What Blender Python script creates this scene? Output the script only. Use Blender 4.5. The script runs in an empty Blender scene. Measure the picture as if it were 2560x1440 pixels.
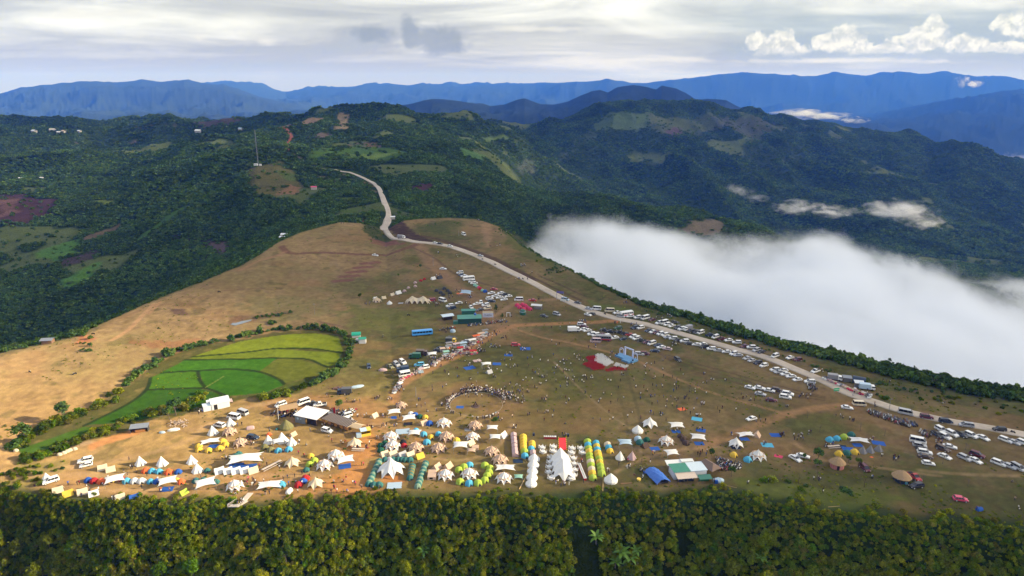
import bpy, bmesh, math, random
import numpy as np
from mathutils import Vector, Matrix
random.seed(7); RNG = np.random.default_rng(11)
S = bpy.context.scene; COL = S.collection
# ---------------------------------------------------------------- camera, sky, sun, exposure
FPX, PITCH, CAMH = 1707.0, math.radians(16.48), 125.0
CT, ST = math.cos(PITCH), math.sin(PITCH)
cd = bpy.data.cameras.new('camera'); cam = bpy.data.objects.new('camera', cd); COL.objects.link(cam)
cam.location = (0, 0, CAMH); cam.rotation_euler = (math.pi/2 - PITCH, 0, 0)
cd.sensor_width = 36; cd.lens = 36*FPX/2560; cd.clip_start = 1; cd.clip_end = 60000
S.camera = cam
SUN_EL, SUN_AZ = math.radians(21), math.radians(92)      # compass style: 90 = +X
sdir = Vector((math.sin(SUN_AZ)*math.cos(SUN_EL), math.cos(SUN_AZ)*math.cos(SUN_EL), math.sin(SUN_EL)))
sl = bpy.data.lights.new('sun', 'SUN'); sl.energy = 5.0; sl.angle = math.radians(0.5); sl.color = (1, .83, .60)
sun = bpy.data.objects.new('sun', sl); COL.objects.link(sun); sun.rotation_euler = sdir.to_track_quat('Z', 'Y').to_euler()
S.view_settings.view_transform = 'Standard'; S.view_settings.look = 'None'
S.view_settings.exposure = 1.08; S.view_settings.gamma = 1; S.view_settings.use_curve_mapping = False
S.cycles.max_bounces = 10; S.cycles.diffuse_bounces = 3; S.cycles.glossy_bounces = 2; S.cycles.transmission_bounces = 2
S.cycles.transparent_max_bounces = 24; S.cycles.volume_bounces = 8
S.cycles.volume_step_rate = 1.0; S.cycles.volume_max_steps = 256
S.cycles.use_denoising = True

class NT:
    """small node-tree helper"""
    def __init__(s, tree): s.t = tree; s.n = tree.nodes; s.l = tree.links
    def new(s, ty, **kw):
        nd = s.n.new(ty)
        for k, v in kw.items():
            if k == 'inp':
                for a, b in v.items(): nd.inputs[a].default_value = b
            else: setattr(nd, k, v)
        return nd
    def link(s, a, b): s.l.new(a, b)
    def math(s, op, a, b=None, c=None, clamp=False):
        nd = s.n.new('ShaderNodeMath'); nd.operation = op; nd.use_clamp = clamp
        for i, x in enumerate((a, b, c)):
            if x is None: continue
            if isinstance(x, (int, float)): nd.inputs[i].default_value = x
            else: s.l.new(x, nd.inputs[i])
        return nd.outputs[0]
    def ramp(s, fac, stops, interp='LINEAR'):
        nd = s.n.new('ShaderNodeValToRGB'); cr = nd.color_ramp; cr.interpolation = interp
        while len(cr.elements) < len(stops): cr.elements.new(.5)
        for e, (p, c) in zip(cr.elements, stops):
            e.position = p; e.color = (c if isinstance(c, tuple) else (c, c, c)) + (1,) if not (isinstance(c, tuple) and len(c) == 4) else c
        s.l.new(fac, nd.inputs[0]); return nd.outputs[0]
    def mix(s, fac, a, b, blend='MIX'):
        nd = s.n.new('ShaderNodeMix'); nd.data_type = 'RGBA'; nd.blend_type = blend
        for i, x in ((0, fac), (6, a), (7, b)):
            if isinstance(x, (int, float)): nd.inputs[i].default_value = x
            elif isinstance(x, tuple): nd.inputs[i].default_value = (*x[:3], 1)
            else: s.l.new(x, nd.inputs[i])
        return nd.outputs[2]
    def noise(s, vec, scale, detail=4, rough=.5, dist=0):
        nd = s.n.new('ShaderNodeTexNoise'); nd.inputs['Scale'].default_value = scale; nd.inputs['Detail'].default_value = detail
        nd.inputs['Roughness'].default_value = rough; nd.inputs['Distortion'].default_value = dist
        if vec is not None: s.l.new(vec, nd.inputs['Vector'])
        return nd.outputs[0]
    def smooth(s, x, a, b):
        nd = s.n.new('ShaderNodeMapRange'); nd.interpolation_type = 'SMOOTHSTEP'; nd.inputs[1].default_value = a; nd.inputs[2].default_value = b
        s.l.new(x, nd.inputs[0]); return nd.outputs[0]
    def mapping(s, vec, scale=(1, 1, 1), loc=(0, 0, 0)):
        nd = s.n.new('ShaderNodeMapping'); nd.inputs['Scale'].default_value = scale; nd.inputs['Location'].default_value = loc
        s.l.new(vec, nd.inputs[0]); return nd.outputs[0]

def pxdir(u, v):
    """(X/Y, Z/Y) slopes of the sight line through a point of the photograph"""
    a = (u-1280)/FPX; b = (720-v)/FPX; d = CT + b*ST
    return a/d, (-ST + b*CT)/d

def build_world():
    w = bpy.data.worlds.new('World'); S.world = w; w.use_nodes = True
    N = NT(w.node_tree); N.n.clear()
    out = N.new('ShaderNodeOutputWorld'); bg = N.new('ShaderNodeBackground')
    sky = N.new('ShaderNodeTexSky'); sky.sky_type = 'NISHITA'; sky.sun_disc = False
    sky.sun_elevation = SUN_EL; sky.sun_rotation = SUN_AZ; sky.altitude = 1000; sky.air_density = 1; sky.dust_density = 1.5; sky.ozone_density = 1
    tc = N.new('ShaderNodeTexCoord'); vec = tc.outputs['Generated']
    sep = N.new('ShaderNodeSeparateXYZ'); N.link(vec, sep.inputs[0]); X, Y, Z = sep.outputs
    yy = N.math('MAXIMUM', Y, .05)
    s_ = N.math('DIVIDE', X, yy); t_ = N.math('DIVIDE', Z, yy)                 # slopes: azimuth and height above the horizon
    comb = N.new('ShaderNodeCombineXYZ'); N.link(s_, comb.inputs[0]); N.link(t_, comb.inputs[1]); st = comb.outputs[0]
    # high cloud sheet projected on a plane
    zz = N.math('ADD', N.math('MAXIMUM', Z, 0), .045)
    pl = N.new('ShaderNodeCombineXYZ'); N.link(N.math('DIVIDE', X, zz), pl.inputs[0]); N.link(N.math('DIVIDE', Y, zz), pl.inputs[1])
    n1 = N.noise(N.mapping(pl.outputs[0], (.2, .34, 1)), 1, 8, .55, .4)
    n2 = N.noise(N.mapping(st, (3.2, 17, 1), (3.1, 1.7, 0)), 1, 8, .6, .8)
    n3 = N.noise(N.mapping(st, (1.2, 7, 1), (9.1, 4.7, 0)), 1, 3, .5, 0)
    veil = N.math('ADD', N.math('ADD', N.math('MULTIPLY', n1, .35), N.math('MULTIPLY', n2, .45)), N.math('MULTIPLY', n3, .55))
    up = N.smooth(t_, .02, .125)
    bright = N.math('ADD', veil, N.math('MULTIPLY', up, .10))
    base = N.ramp(bright, [(.52, (5.0, 5.7, 6.6)), (.68, (5.5, 5.8, 6.3)), (.76, (7.6, 7.8, 8.1)), (.88, (12.5, 12.6, 12.7))])
    hz = N.smooth(t_, .035, .0)
    base = N.mix(N.math('MULTIPLY', hz, .7), base, (6.4, 6.3, 6.3))
    # bluish gap to the upper right
    gap = N.math('MULTIPLY', N.smooth(s_, .12, .42), N.math('MULTIPLY', N.smooth(t_, .02, .05), N.smooth(t_, .14, .085)))
    gap = N.math('MULTIPLY', gap, N.smooth(N.noise(N.mapping(st, (2, 12, 1), (1, 1, 0)), 1, 5), .38, .55))
    base = N.mix(N.math('MULTIPLY', gap, .85), base, (4.6, 5.6, 6.7))
    def blob(u, v, ru, rv, soft=1.0):
        s0, t0 = pxdir(u, v); du = ru/FPX; dv = rv/FPX
        a = N.math('DIVIDE', N.math('SUBTRACT', s_, s0), du); b = N.math('DIVIDE', N.math('SUBTRACT', t_, t0), dv)
        r = N.math('SQRT', N.math('ADD', N.math('MULTIPLY', a, a), N.math('MULTIPLY', b, b)))
        return N.math('SUBTRACT', 1.0, N.math('MULTIPLY', r, soft))
    def union(items):
        m = items[0]
        for i in items[1:]: m = N.math('MAXIMUM', m, i)
        return m
    wob = N.math('MULTIPLY', N.math('SUBTRACT', N.noise(N.mapping(st, (30, 34, 1)), 1, 6, .62, .3), .5), 1.7)
    wob2 = N.math('MULTIPLY', N.math('SUBTRACT', N.noise(N.mapping(st, (14, 60, 1)), 1, 6, .6, .5), .5), 2.0)
    # white banded streaks
    stre = union([blob(1480, 155, 330, 26), blob(1330, 72, 260, 14), blob(1440, 160, 120, 18), blob(660, 100, 45, 16), blob(500, 95, 34, 14), blob(1560, 150, 420, 14), blob(250, 35, 300, 22), blob(2100, 152, 520, 10)])
    m = N.smooth(N.math('ADD', stre, wob2), .25, 1.05); base = N.mix(N.math('MULTIPLY', m, .8), base, (10, 9.9, 9.7))
    # dark low cloud
    dk = union([blob(1095, 100, 95, 40), blob(930, 85, 70, 24), blob(1030, 85, 34, 44)])
    m = N.smooth(N.math('ADD', dk, wob), -.05, .55); base = N.mix(N.math('MULTIPLY', m, .8), base, (3.4, 3.9, 4.5))
    # cumulus towers, grey and white mixed by noise
    cu = union([blob(1935, 112, 78, 40), blob(1890, 110, 40, 24), blob(1975, 125, 60, 26), blob(2115, 100, 62, 40), blob(2070, 108, 48, 26), blob(2140, 115, 60, 24), blob(2325, 82, 62, 52), blob(2300, 105, 90, 30), blob(2420, 110, 80, 26), blob(2560, 60, 90, 40), blob(2220, 122, 120, 14), blob(2500, 118, 120, 18)])
    cf = N.smooth(t_, pxdir(0, 148)[1], pxdir(0, 118)[1])
    wob3 = N.math('MULTIPLY', N.math('SUBTRACT', N.noise(N.mapping(st, (38, 42, 1), (5, 5, 0)), 1, 7, .58, .2), .5), 1.9)
    m = N.math('MULTIPLY', N.smooth(N.math('ADD', cu, wob3), .12, .42), cf)
    mottle = N.smooth(N.noise(N.mapping(st, (60, 66, 1), (2, 8, 0)), 1, 5, .6, .3), .36, .62)
    cumc = N.mix(mottle, (7.2, 7.6, 8.1), (11.5, 11.4, 11.2)); base = N.mix(N.math('MULTIPLY', m, .93), base, cumc)
    base = N.mix(1.0, base, (.53, .525, .50), 'MULTIPLY')
    # towards the zenith and behind the camera an even bright veil over blue sky
    full = N.smooth(Z, .20, .5); base = N.mix(full, base, N.mix(.25, (7.0, 7.4, 8.2), sky.outputs[0]))
    behind = N.smooth(Y, .05, -.1); base = N.mix(behind, base, N.mix(.3, (5.6, 5.8, 6.2), sky.outputs[0]))
    below = N.smooth(Z, 0, -.05); base = N.mix(below, base, (2.0, 2.6, 3.4))
    low = N.smooth(t_, .10, -.01); base = N.mix(N.math('MULTIPLY', low, 1.0), base, N.mix(1.0, base, (1.0, .985, 1.2), 'MULTIPLY'))
    base = N.mix(.06, base, sky.outputs[0])
    N.link(base, bg.inputs[0]); bg.inputs[1].default_value = 0.085
    N.link(bg.outputs[0], out.inputs[0])
build_world()

# ---------------------------------------------------------------- numeric helpers
def vnoise(x, y, seed=0):
    xi = np.floor(x).astype(np.int64); yi = np.floor(y).astype(np.int64); fx = x-xi; fy = y-yi
    def h(a, b):
        n = (a*374761393 + b*668265263 + seed*1442695041) & 0xffffffff
        n = ((n ^ (n >> 13))*1274126177) & 0xffffffff
        return ((n ^ (n >> 16)) & 0xffffff)/float(0xffffff)
    fx = fx*fx*fx*(fx*(fx*6-15)+10); fy = fy*fy*fy*(fy*(fy*6-15)+10)
    return (h(xi, yi)*(1-fx)+h(xi+1, yi)*fx)*(1-fy) + (h(xi, yi+1)*(1-fx)+h(xi+1, yi+1)*fx)*fy
def fbm(x, y, sc, octv=4, seed=0, gain=.5):
    s = 0; a = 1; tot = 0
    for o in range(octv):
        s = s + a*vnoise(x/sc*2**o+o*17.3, y/sc*2**o-o*9.1, seed+o); tot += a; a *= gain
    return s/tot
def ridged(x, y, sc, octv=4, seed=0):
    s = 0; a = 1; tot = 0
    for o in range(octv):
        n = 1-np.abs(2*vnoise(x/sc*2**o+o*7.7, y/sc*2**o+o*3.3, seed+o)-1); s = s + a*n*n; tot += a; a *= .5
    return s/tot
def smoothstep(x, a, b):
    t = np.clip((x-a)/(b-a), 0, 1); return t*t*(3-2*t)
# ---------------------------------------------------------------- the land: profiles of ridges and valleys
# each line of the land is a list of (u, v|None, z|None, Y): Y metres ahead of the camera, height from v or z
def line(pts):
    s, Y, Z = [], [], []
    for u, v, z, y in pts:
        vv = 720 if v is None else v
        ss, t = pxdir(u, vv)
        s.append(ss); 
        if v is not None and z is not None: y = (z-CAMH)/t
        Y.append(y); Z.append(CAMH + t*y if z is None else z)
    o = np.argsort(s); return np.array(s)[o], np.array(Y)[o], np.array(Z)[o]
def V(Y, *uv): return [(uv[i], uv[i+1], None, Y) for i in range(0, len(uv), 2)]
EDGE = line([(u, v, 0, 0) for u, v in ((-500, 1240), (0, 1222), (120, 1232), (300, 1256), (450, 1262), (600, 1256), (760, 1246), (900, 1236), (1280, 1236), (1500, 1236), (1700, 1226), (1850, 1232), (1950, 1256), (2150, 1274), (2300, 1296), (2450, 1312), (2560, 1322), (3000, 1350))])
FARE = line([(u, v, z, 0) for u, v, z in ((-700, 1060, 2), (-300, 960, 3), (0, 884, 4), (100, 862, 4), (200, 836, 5), (300, 790, 5), (400, 744, 6), (500, 706, 7), (600, 664, 8), (650, 636, 9), (700, 602, 9), (750, 580, 10), (800, 566, 10), (850, 554, 10), (900, 556, 9), (940, 566, 6), (962, 577, 4), (985, 562, 7), (1010, 550, 9), (1060, 545, 9), (1120, 543, 9), (1190, 546, 8), (1250, 566, 7), (1300, 612, 5), (1360, 645, 3), (1420, 672, 2), (1500, 716, 1), (1600, 762, 0), (1700, 790, 0), (1800, 822, -1), (1950, 868, -1), (2100, 902, -2), (2200, 930, -2), (2330, 960, -3), (2450, 985, -3), (2560, 1000, -3), (2800, 1040, -4), (3200, 1090, -5))])
NA = line([(-700, None, -115, 620), (0, None, -97, 560), (300, None, -82, 640), (560, None, -50, 720), (750, None, -16, 740), (900, None, -6, 740), (965, None, 0, 700), (1050, None, -8, 760), (1200, None, -40, 800), (1350, None, -110, 760), (1500, None, -170, 700), (1700, None, -210, 640), (2000, None, -230, 600), (2560, None, -240, 520), (3200, None, -240, 450)])
NB = line([(-700, 650, None, 830), (0, 640, None, 830), (300, 600, None, 850), (560, 520, None, 880), (640, 470, None, 900), (750, 478, None, 910), (870, 480, None, 900), (960, 478, None, 880), (1050, 470, None, 900), (1200, 490, None, 950), (1350, 575, None, 960), (1500, 625, None, 930), (1700, None, -125, 860), (2000, None, -175, 820), (2300, None, -195, 760), (2560, None, -205, 700), (3200, None, -210, 650)])
NC = line([(-700, 470, None, 1300), (0, 450, None, 1300), (300, 430, None, 1300), (480, 415, None, 1200), (560, 400, None, 1130), (640, 396, None, 1060), (700, 392, None, 1080), (750, 398, None, 1100), (870, 395, None, 1150), (1000, 392, None, 1150), (1100, 398, None, 1150), (1180, 418, None, 1150), (1225, 436, None, 1150), (1300, 478, None, 1150), (1400, 500, None, 1130), (1500, 512, None, 1110), (1640, 532, None, 1080), (1700, 524, None, 1060), (1760, 536, None, 1050), (1830, 556, None, 1030), (1950, 602, None, 1000), (2050, 640, None, 960), (2150, 668, None, 920), (2230, 690, None, 900), (2400, 740, None, 850), (3100, 900, None, 800)])
ND = line([(-700, 380, None, 1700), (0, 372, None, 1700), (300, 366, None, 1700), (560, 352, None, 1600), (640, 350, None, 1500), (750, 345, None, 1500), (870, 332, None, 1600), (1000, 335, None, 1500), (1100, 345, None, 1500), (1180, 368, None, 1500), (1225, 400, None, 1450), (1300, None, -100, 1500), (1400, None, -160, 1600), (1600, None, -220, 1600), (2000, None, -260, 1500), (2560, None, -280, 1400), (3200, None, -280, 1300)])
NE = line(V(2300, -700, 300, -200, 300, 0, 301, 40, 306, 75, 313, 150, 316, 250, 318, 330, 320, 355, 312, 385, 302, 430, 300, 465, 304, 520, 301, 600, 296) + V(2150, 700, 298, 760, 297) + V(1950, 800, 293, 830, 286, 862, 283, 890, 287, 950, 288, 1000, 291, 1060, 297, 1100, 302, 1170, 307, 1186, 318, 1205, 336) + V(2000, 1240, 344, 1290, 354, 1340, 400) + V(2200, 1500, 432, 1650, 450, 1850, 440, 2000, 470) + V(2100, 2200, 500, 2400, 540) + V(1900, 2560, 600, 3100, 700))
NG = line([(-700, None, -110, 3000), (1000, None, -60, 3000), (1130, 322, None, 3000)] + V(3000, 1215, 331, 1250, 318, 1300, 309, 1350, 303, 1400, 296, 1480, 283, 1550, 281, 1650, 277, 1700, 276, 1750, 280, 1850, 287, 1950, 302, 2040, 322, 2130, 345, 2230, 362, 2290, 376, 2330, 395) + V(2750, 2400, 400, 2450, 413, 2500, 426, 2530, 433, 2560, 448, 2700, 510, 3200, 620))
NG2 = line([(-700, None, -250, 3800), (1280, None, -250, 3900), (3200, None, -330, 3700)])
NR = line([(-700, None, -220, 7200), (700, None, -200, 7200), (800, 290, None, 7200)] + V(7200, 830, 277, 846, 271, 862, 277, 900, 290, 1000, 267, 1040, 256, 1075, 251, 1110, 249, 1150, 251, 1190, 258, 1225, 263, 1260, 258, 1290, 247, 1312, 243, 1350, 257, 1385, 258, 1420, 250, 1450, 236, 1480, 224, 1500, 221, 1520, 228, 1545, 215, 1580, 211, 1612, 216, 1640, 222, 1655, 211, 1690, 218, 1715, 230, 1740, 246, 1790, 246, 1815, 248, 1840, 262, 1870, 277, 1900, 289, 1950, 299, 2000, 310, 2030, 322, 2090, 345, 2200, 372, 2560, 400, 3200, 430))
NR2 = line([(-700, None, -260, 9200), (1280, None, -300, 9200), (3200, None, -380, 8800)])
NM = line(V(12500, -900, 250, -400, 240, -100, 238, 0, 231, 50, 221, 110, 213, 170, 211, 240, 205, 290, 207, 350, 203, 400, 206, 460, 204, 500, 211, 560, 214, 600, 225, 650, 240, 700, 254, 750, 266, 800, 279, 900, 305) + [(1100, None, -300, 12500), (1900, None, -330, 12000)] + V(11800, 2150, 300, 2300, 262, 2430, 238, 2500, 226, 2560, 221, 2700, 225, 3200, 240))
NM2 = line([(-900, None, -200, 15000), (3200, None, -260, 14500)])
NF = line(V(18500, -900, 240, 300, 240, 480, 214, 520, 206, 560, 202, 600, 204, 640, 211, 690, 224, 715, 231, 745, 224, 790, 216, 830, 213, 880, 214, 930, 210, 980, 207, 1015, 212, 1080, 211, 1150, 212, 1220, 211, 1280, 212, 1340, 210) + V(16500, 1400, 206, 1460, 203, 1530, 200, 1580, 207, 1620, 206, 1680, 198, 1760, 190, 1800, 184, 1870, 183, 1935, 183, 1990, 190, 2040, 188, 2090, 177, 2130, 182, 2165, 186, 2210, 177, 2262, 176, 2300, 183, 2350, 182, 2400, 188, 2460, 193, 2520, 191, 2600, 205, 3200, 210))
NZ = line([(-900, None, -300, 24000), (3200, None, -300, 24000)])

def grid_axis():
    c = np.arange(-.90, .9001, .0015)
    l = -.90 - np.cumsum(np.linspace(.003, .03, 26)); r = .90 + np.cumsum(np.linspace(.003, .03, 26))
    return np.concatenate([l[::-1], c, r])
SG = grid_axis()
def rows():
    y = [70.0]
    while y[-1] < 24000:
        Y = y[-1]; k = .02 if Y < 150 else .0030 if Y < 330 else .0026 if Y < 720 else .0042 if Y < 3300 else .008 if Y < 6500 else .014
        y.append(Y*(1+k))
    return np.array(y)
YG = rows()
def pchip(x, y, xi):
    h = np.diff(x); d = np.diff(y)/h; m = np.zeros_like(y); m[0] = d[0]; m[-1] = d[-1]
    w1 = 2*h[1:]+h[:-1]; w2 = h[1:]+2*h[:-1]
    ok = d[:-1]*d[1:] > 0
    with np.errstate(all='ignore'): mm = (w1+w2)/(w1/d[:-1]+w2/d[1:])
    m[1:-1] = np.where(ok, mm, 0)
    k = np.clip(np.searchsorted(x, xi)-1, 0, len(x)-2); t = (xi-x[k])/h[k]; t = np.clip(t, 0, 1)
    return y[k]*(2*t**3-3*t**2+1)+h[k]*m[k]*(t**3-2*t**2+t)+y[k+1]*(-2*t**3+3*t**2)+h[k]*m[k+1]*(t**3-t**2)
def at_s(L, s): return np.interp(s, L[0], L[1]), np.interp(s, L[0], L[2])
def build_height():
    H = np.zeros((len(SG), len(YG)))
    lines = [at_s(L, SG) for L in (NA, NB, NC, ND, NE, NG, NG2, NR, NR2, NM, NM2, NF, NZ)]
    ye, _ = at_s(EDGE, SG); yf, zf = at_s(FARE, SG)
    wob = (fbm(SG*190., SG*0, 16, 4, 5)-.5)*6
    ye = ye + wob
    for i, s in enumerate(SG):
        e = ye[i]; f = max(yf[i], e+40)
        xs = [60, e-70, e-34, e-17, e-6, e-1, e+3, e+(f-e)*.5, f-8, f, f+22]
        zs = [-135, -86, -50, -30, -10, -.8, 0, zf[i]*.25, zf[i]*.95, zf[i]-.6, zf[i]-8]
        for Y, Z in lines: xs.append(max(Y[i], xs[-1]+8)); zs.append(Z[i])
        H[i] = pchip(np.array(xs, float), np.array(zs, float), YG)
    SS, YY = np.meshgrid(SG, YG, indexing='ij'); XX = SS*YY
    E = ye[:, None]; F = np.maximum(yf, ye+40)[:, None]
    plat = smoothstep(YY, E-2, E+6)*(1-smoothstep(YY, F-6, F+10))
    hill = smoothstep(YY, F+10, F+160)
    cliff = 1-smoothstep(YY, E-8, E)
    H += plat*((fbm(XX, YY, 45, 3, 1)-.5)*1.6 + (fbm(XX, YY, 7, 3, 2)-.5)*.25)
    H += cliff*((fbm(XX, YY, 16, 3, 3)-.5)*6)
    near = hill*(1-smoothstep(YY, 2600, 4200))
    road_s = np.exp(-((XX-(-95))/110)**2)*(YY < 1200)          # keep the saddle with the road smooth
    H += near*(1-.8*road_s)*((ridged(XX, YY, 420, 4, 20)-.45)*smoothstep(YY, 700, 1800)*80 + (fbm(XX, YY, 130, 4, 21)-.5)*16)
    gh = smoothstep(YY, 1900, 2500)*(1-smoothstep(YY, 3300, 3700))*smoothstep(XX/YY, -.02, .1)
    H += gh*(ridged(XX+YY*.35, YY*.6, 760, 4, 33)-.5)*150
    far = smoothstep(YY, 3800, 5200)
    crestR = np.exp(-((YY-7200)/450)**2); crestF = np.exp(-((YY-17500)/1400)**2); crestM = np.exp(-((YY-12200)/600)**2)
    amp = 1-.75*np.clip(crestR+crestF+crestM, 0, 1)
    H += far*amp*((ridged(XX, YY, 1500, 5, 40)-.5)*smoothstep(YY, 4500, 9000)*260 + (ridged(XX, YY, 600, 4, 44)-.5)*90)
    return XX, YY, H, E, F, plat, hill, cliff
XX, YY, H, E_, F_, PLAT, HILL, CLIFF = build_height()
ZTAB = CAMH
def hit(u, v, y0=100.0):
    """the point of the land seen through (u, v)"""
    s, t = pxdir(u, v); i = np.clip(np.searchsorted(SG, s)-1, 0, len(SG)-2); f = (s-SG[i])/(SG[i+1]-SG[i])
    p = H[i]*(1-f)+H[i+1]*f - (CAMH+t*YG); k0 = np.searchsorted(YG, y0)
    w = np.nonzero(p[k0:] >= 0)[0]
    if len(w) == 0: return Vector((s*20000, 20000, CAMH+t*20000))
    k = max(w[0]+k0, 1); a, b = p[k-1], p[k]; g = 0 if b == a else np.clip(-a/(b-a), 0, 1)
    y = YG[k-1]+(YG[k]-YG[k-1])*g
    return Vector((s*y, y, CAMH+t*y))
def ground_z(x, y):
    s = x/y; i = int(np.clip(np.searchsorted(SG, s)-1, 0, len(SG)-2)); j = int(np.clip(np.searchsorted(YG, y)-1, 0, len(YG)-2))
    f = (s-SG[i])/(SG[i+1]-SG[i]); g = (y-YG[j])/(YG[j+1]-YG[j])
    return float((H[i, j]*(1-f)+H[i+1, j]*f)*(1-g)+(H[i, j+1]*(1-f)+H[i+1, j+1]*f)*g)
def ground_z_arr(x, y):
    s = x/y; i = np.clip(np.searchsorted(SG, s)-1, 0, len(SG)-2); j = np.clip(np.searchsorted(YG, y)-1, 0, len(YG)-2)
    f = (s-SG[i])/(SG[i+1]-SG[i]); g = (y-YG[j])/(YG[j+1]-YG[j])
    return (H[i, j]*(1-f)+H[i+1, j]*f)*(1-g)+(H[i, j+1]*(1-f)+H[i+1, j+1]*f)*g
def path_world(pts, step=2.0):
    """photo polyline -> evenly spaced smooth world polyline"""
    P = [hit(*p) for p in pts]; out = []
    for i in range(len(P)-1):
        a = P[max(i-1, 0)]; b = P[i]; c = P[i+1]; d = P[min(i+2, len(P)-1)]
        n = max(1, int((c-b).length/step))
        for k in range(n):
            t = k/n; out.append(.5*((2*b)+(c-a)*t+(2*a-5*b+4*c-d)*t*t+(3*b-a-3*c+d)*t**3))
    out.append(P[-1]); return np.array([[p.x, p.y] for p in out])

# ---------------------------------------------------------------- colour of the land
COLR = np.zeros(H.shape+(3,), np.float32)
def paint(mask, c, ix=None):
    m = mask[..., None]; tgt = COLR if ix is None else COLR[ix]
    tgt[...] = tgt*(1-m) + np.array(c, np.float32)*m
def window(x0, x1, y0, y1):
    j0, j1 = np.searchsorted(YG, (y0, y1)); j0 = max(j0-1, 0); j1 = min(j1+1, len(YG))
    ys = (YG[j0], YG[j1-1]); cands = [x0/ys[0], x0/ys[1], x1/ys[0], x1/ys[1]]
    i0, i1 = np.searchsorted(SG, (min(cands), max(cands))); return slice(max(i0-1, 0), min(i1+1, len(SG))), slice(j0, j1)
def dist_poly(P, X, Y):
    d = np.full(X.shape, 1e9)
    for a, b in zip(P[:-1], P[1:]):
        ab = b-a; L = ab@ab+1e-9; t = np.clip(((X-a[0])*ab[0]+(Y-a[1])*ab[1])/L, 0, 1)
        d = np.minimum(d, (X-a[0]-t*ab[0])**2+(Y-a[1]-t*ab[1])**2)
    return np.sqrt(d)
def inside(P, X, Y):
    m = np.zeros(X.shape, bool); n = len(P)
    for i in range(n):
        x0, y0 = P[i]; x1, y1 = P[(i+1) % n]
        if y0 == y1: continue
        c = ((y0 > Y) != (y1 > Y)) & (X < (x1-x0)*(Y-y0)/(y1-y0)+x0); m ^= c
    return m
def stroke(pts, w, c, strength=1.0, soft=.8, wob=.35, world=None):
    P = path_world(pts) if world is None else world; pad = w+6
    ix = window(P[:, 0].min()-pad, P[:, 0].max()+pad, P[:, 1].min()-pad, P[:, 1].max()+pad); X, Y = XX[ix], YY[ix]
    d = dist_poly(P, X, Y)/(w*.5); n = fbm(X, Y, 3.5, 3, 77)
    m = (1-smoothstep(d, 1-soft*.6, 1+soft))*strength*(1-wob+wob*2*n).clip(0, 1); paint(m, c, ix)
def patch(pts, c, strength=1.0, edge=2.0, nz=.5, sc=6, world=False):
    P = np.array([[q.x, q.y] for q in (hit(*p) for p in pts)]) if not world else np.array(pts)
    pad = edge+4; ix = window(P[:, 0].min()-pad, P[:, 0].max()+pad, P[:, 1].min()-pad, P[:, 1].max()+pad); X, Y = XX[ix], YY[ix]
    PP = np.vstack([P, P[:1]]); d = dist_poly(PP, X, Y); d = np.where(inside(P, X, Y), -d, d)
    n = fbm(X, Y, sc, 4, 99); d = d + (n-.5)*edge*2.5
    paint((1-smoothstep(d, -edge*.5, edge*.5))*strength*(1-nz+nz*2*fbm(X, Y, sc*.6, 3, 55)).clip(0, 1), c, ix)
    return ix
n1 = fbm(XX, YY, 60, 5, 60); n2 = fbm(XX, YY, 14, 4, 61); n3 = fbm(XX, YY, 3, 3, 62)
# forest floor everywhere, then the grassland of the plateau
C_FOREST = np.array((.030, .056, .018)); C_DRY = np.array((.205, .145, .068)); C_GREEN = np.array((.088, .086, .030)); C_DIRT = (.30, .15, .06)
COLR[...] = C_FOREST*(.7+.6*n2[..., None])
nh = fbm(XX, YY, 260, 4, 70)
gh = smoothstep(nh, .47, .60)*HILL*(1-smoothstep(YY, 5000, 7000))
paint(gh*.8, (.048, .080, .024)); paint(smoothstep(fbm(XX, YY, 150, 4, 71), .70, .76)*HILL*(YY < 3600)*.9, (.12, .15, .05))
paint(smoothstep(YY, 4200, 5600), (.028, .045, .03))
g = smoothstep(n1*.5+n2*.3+n3*.2+.08*smoothstep(XX, -60, 60)-.05, .38, .60); left = 1-smoothstep(XX, -170, -60)
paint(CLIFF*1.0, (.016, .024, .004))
grass = C_DRY*(1-g[..., None]) + C_GREEN*g[..., None]
grass = grass*(1-.45*left[..., None]*1) + .45*left[..., None]*np.array((.30, .20, .095))  # paler mix on the left, sunlight put into the grass colour
sun_gold = ((1-smoothstep(XX, -60, 40))*(1-smoothstep(YY, 225, 300)))[..., None]*.6  # warm sunlight over the left camp put into the grass colour
grass = grass*(1-sun_gold)+sun_gold*np.array((.33, .205, .082))
grass = grass*(.66+.68*n3[..., None])*(.80+.40*n2[..., None])
m = PLAT[..., None]; COLR[...] = COLR*(1-m)+grass*m
paint(PLAT*smoothstep(fbm(XX, YY, 9, 4, 63), .66, .76)*.45, (.07, .072, .026))
paint(PLAT*smoothstep(fbm(XX*.7, YY, 22, 4, 64), .62, .75)*.35, (.25, .14, .066))
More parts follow.
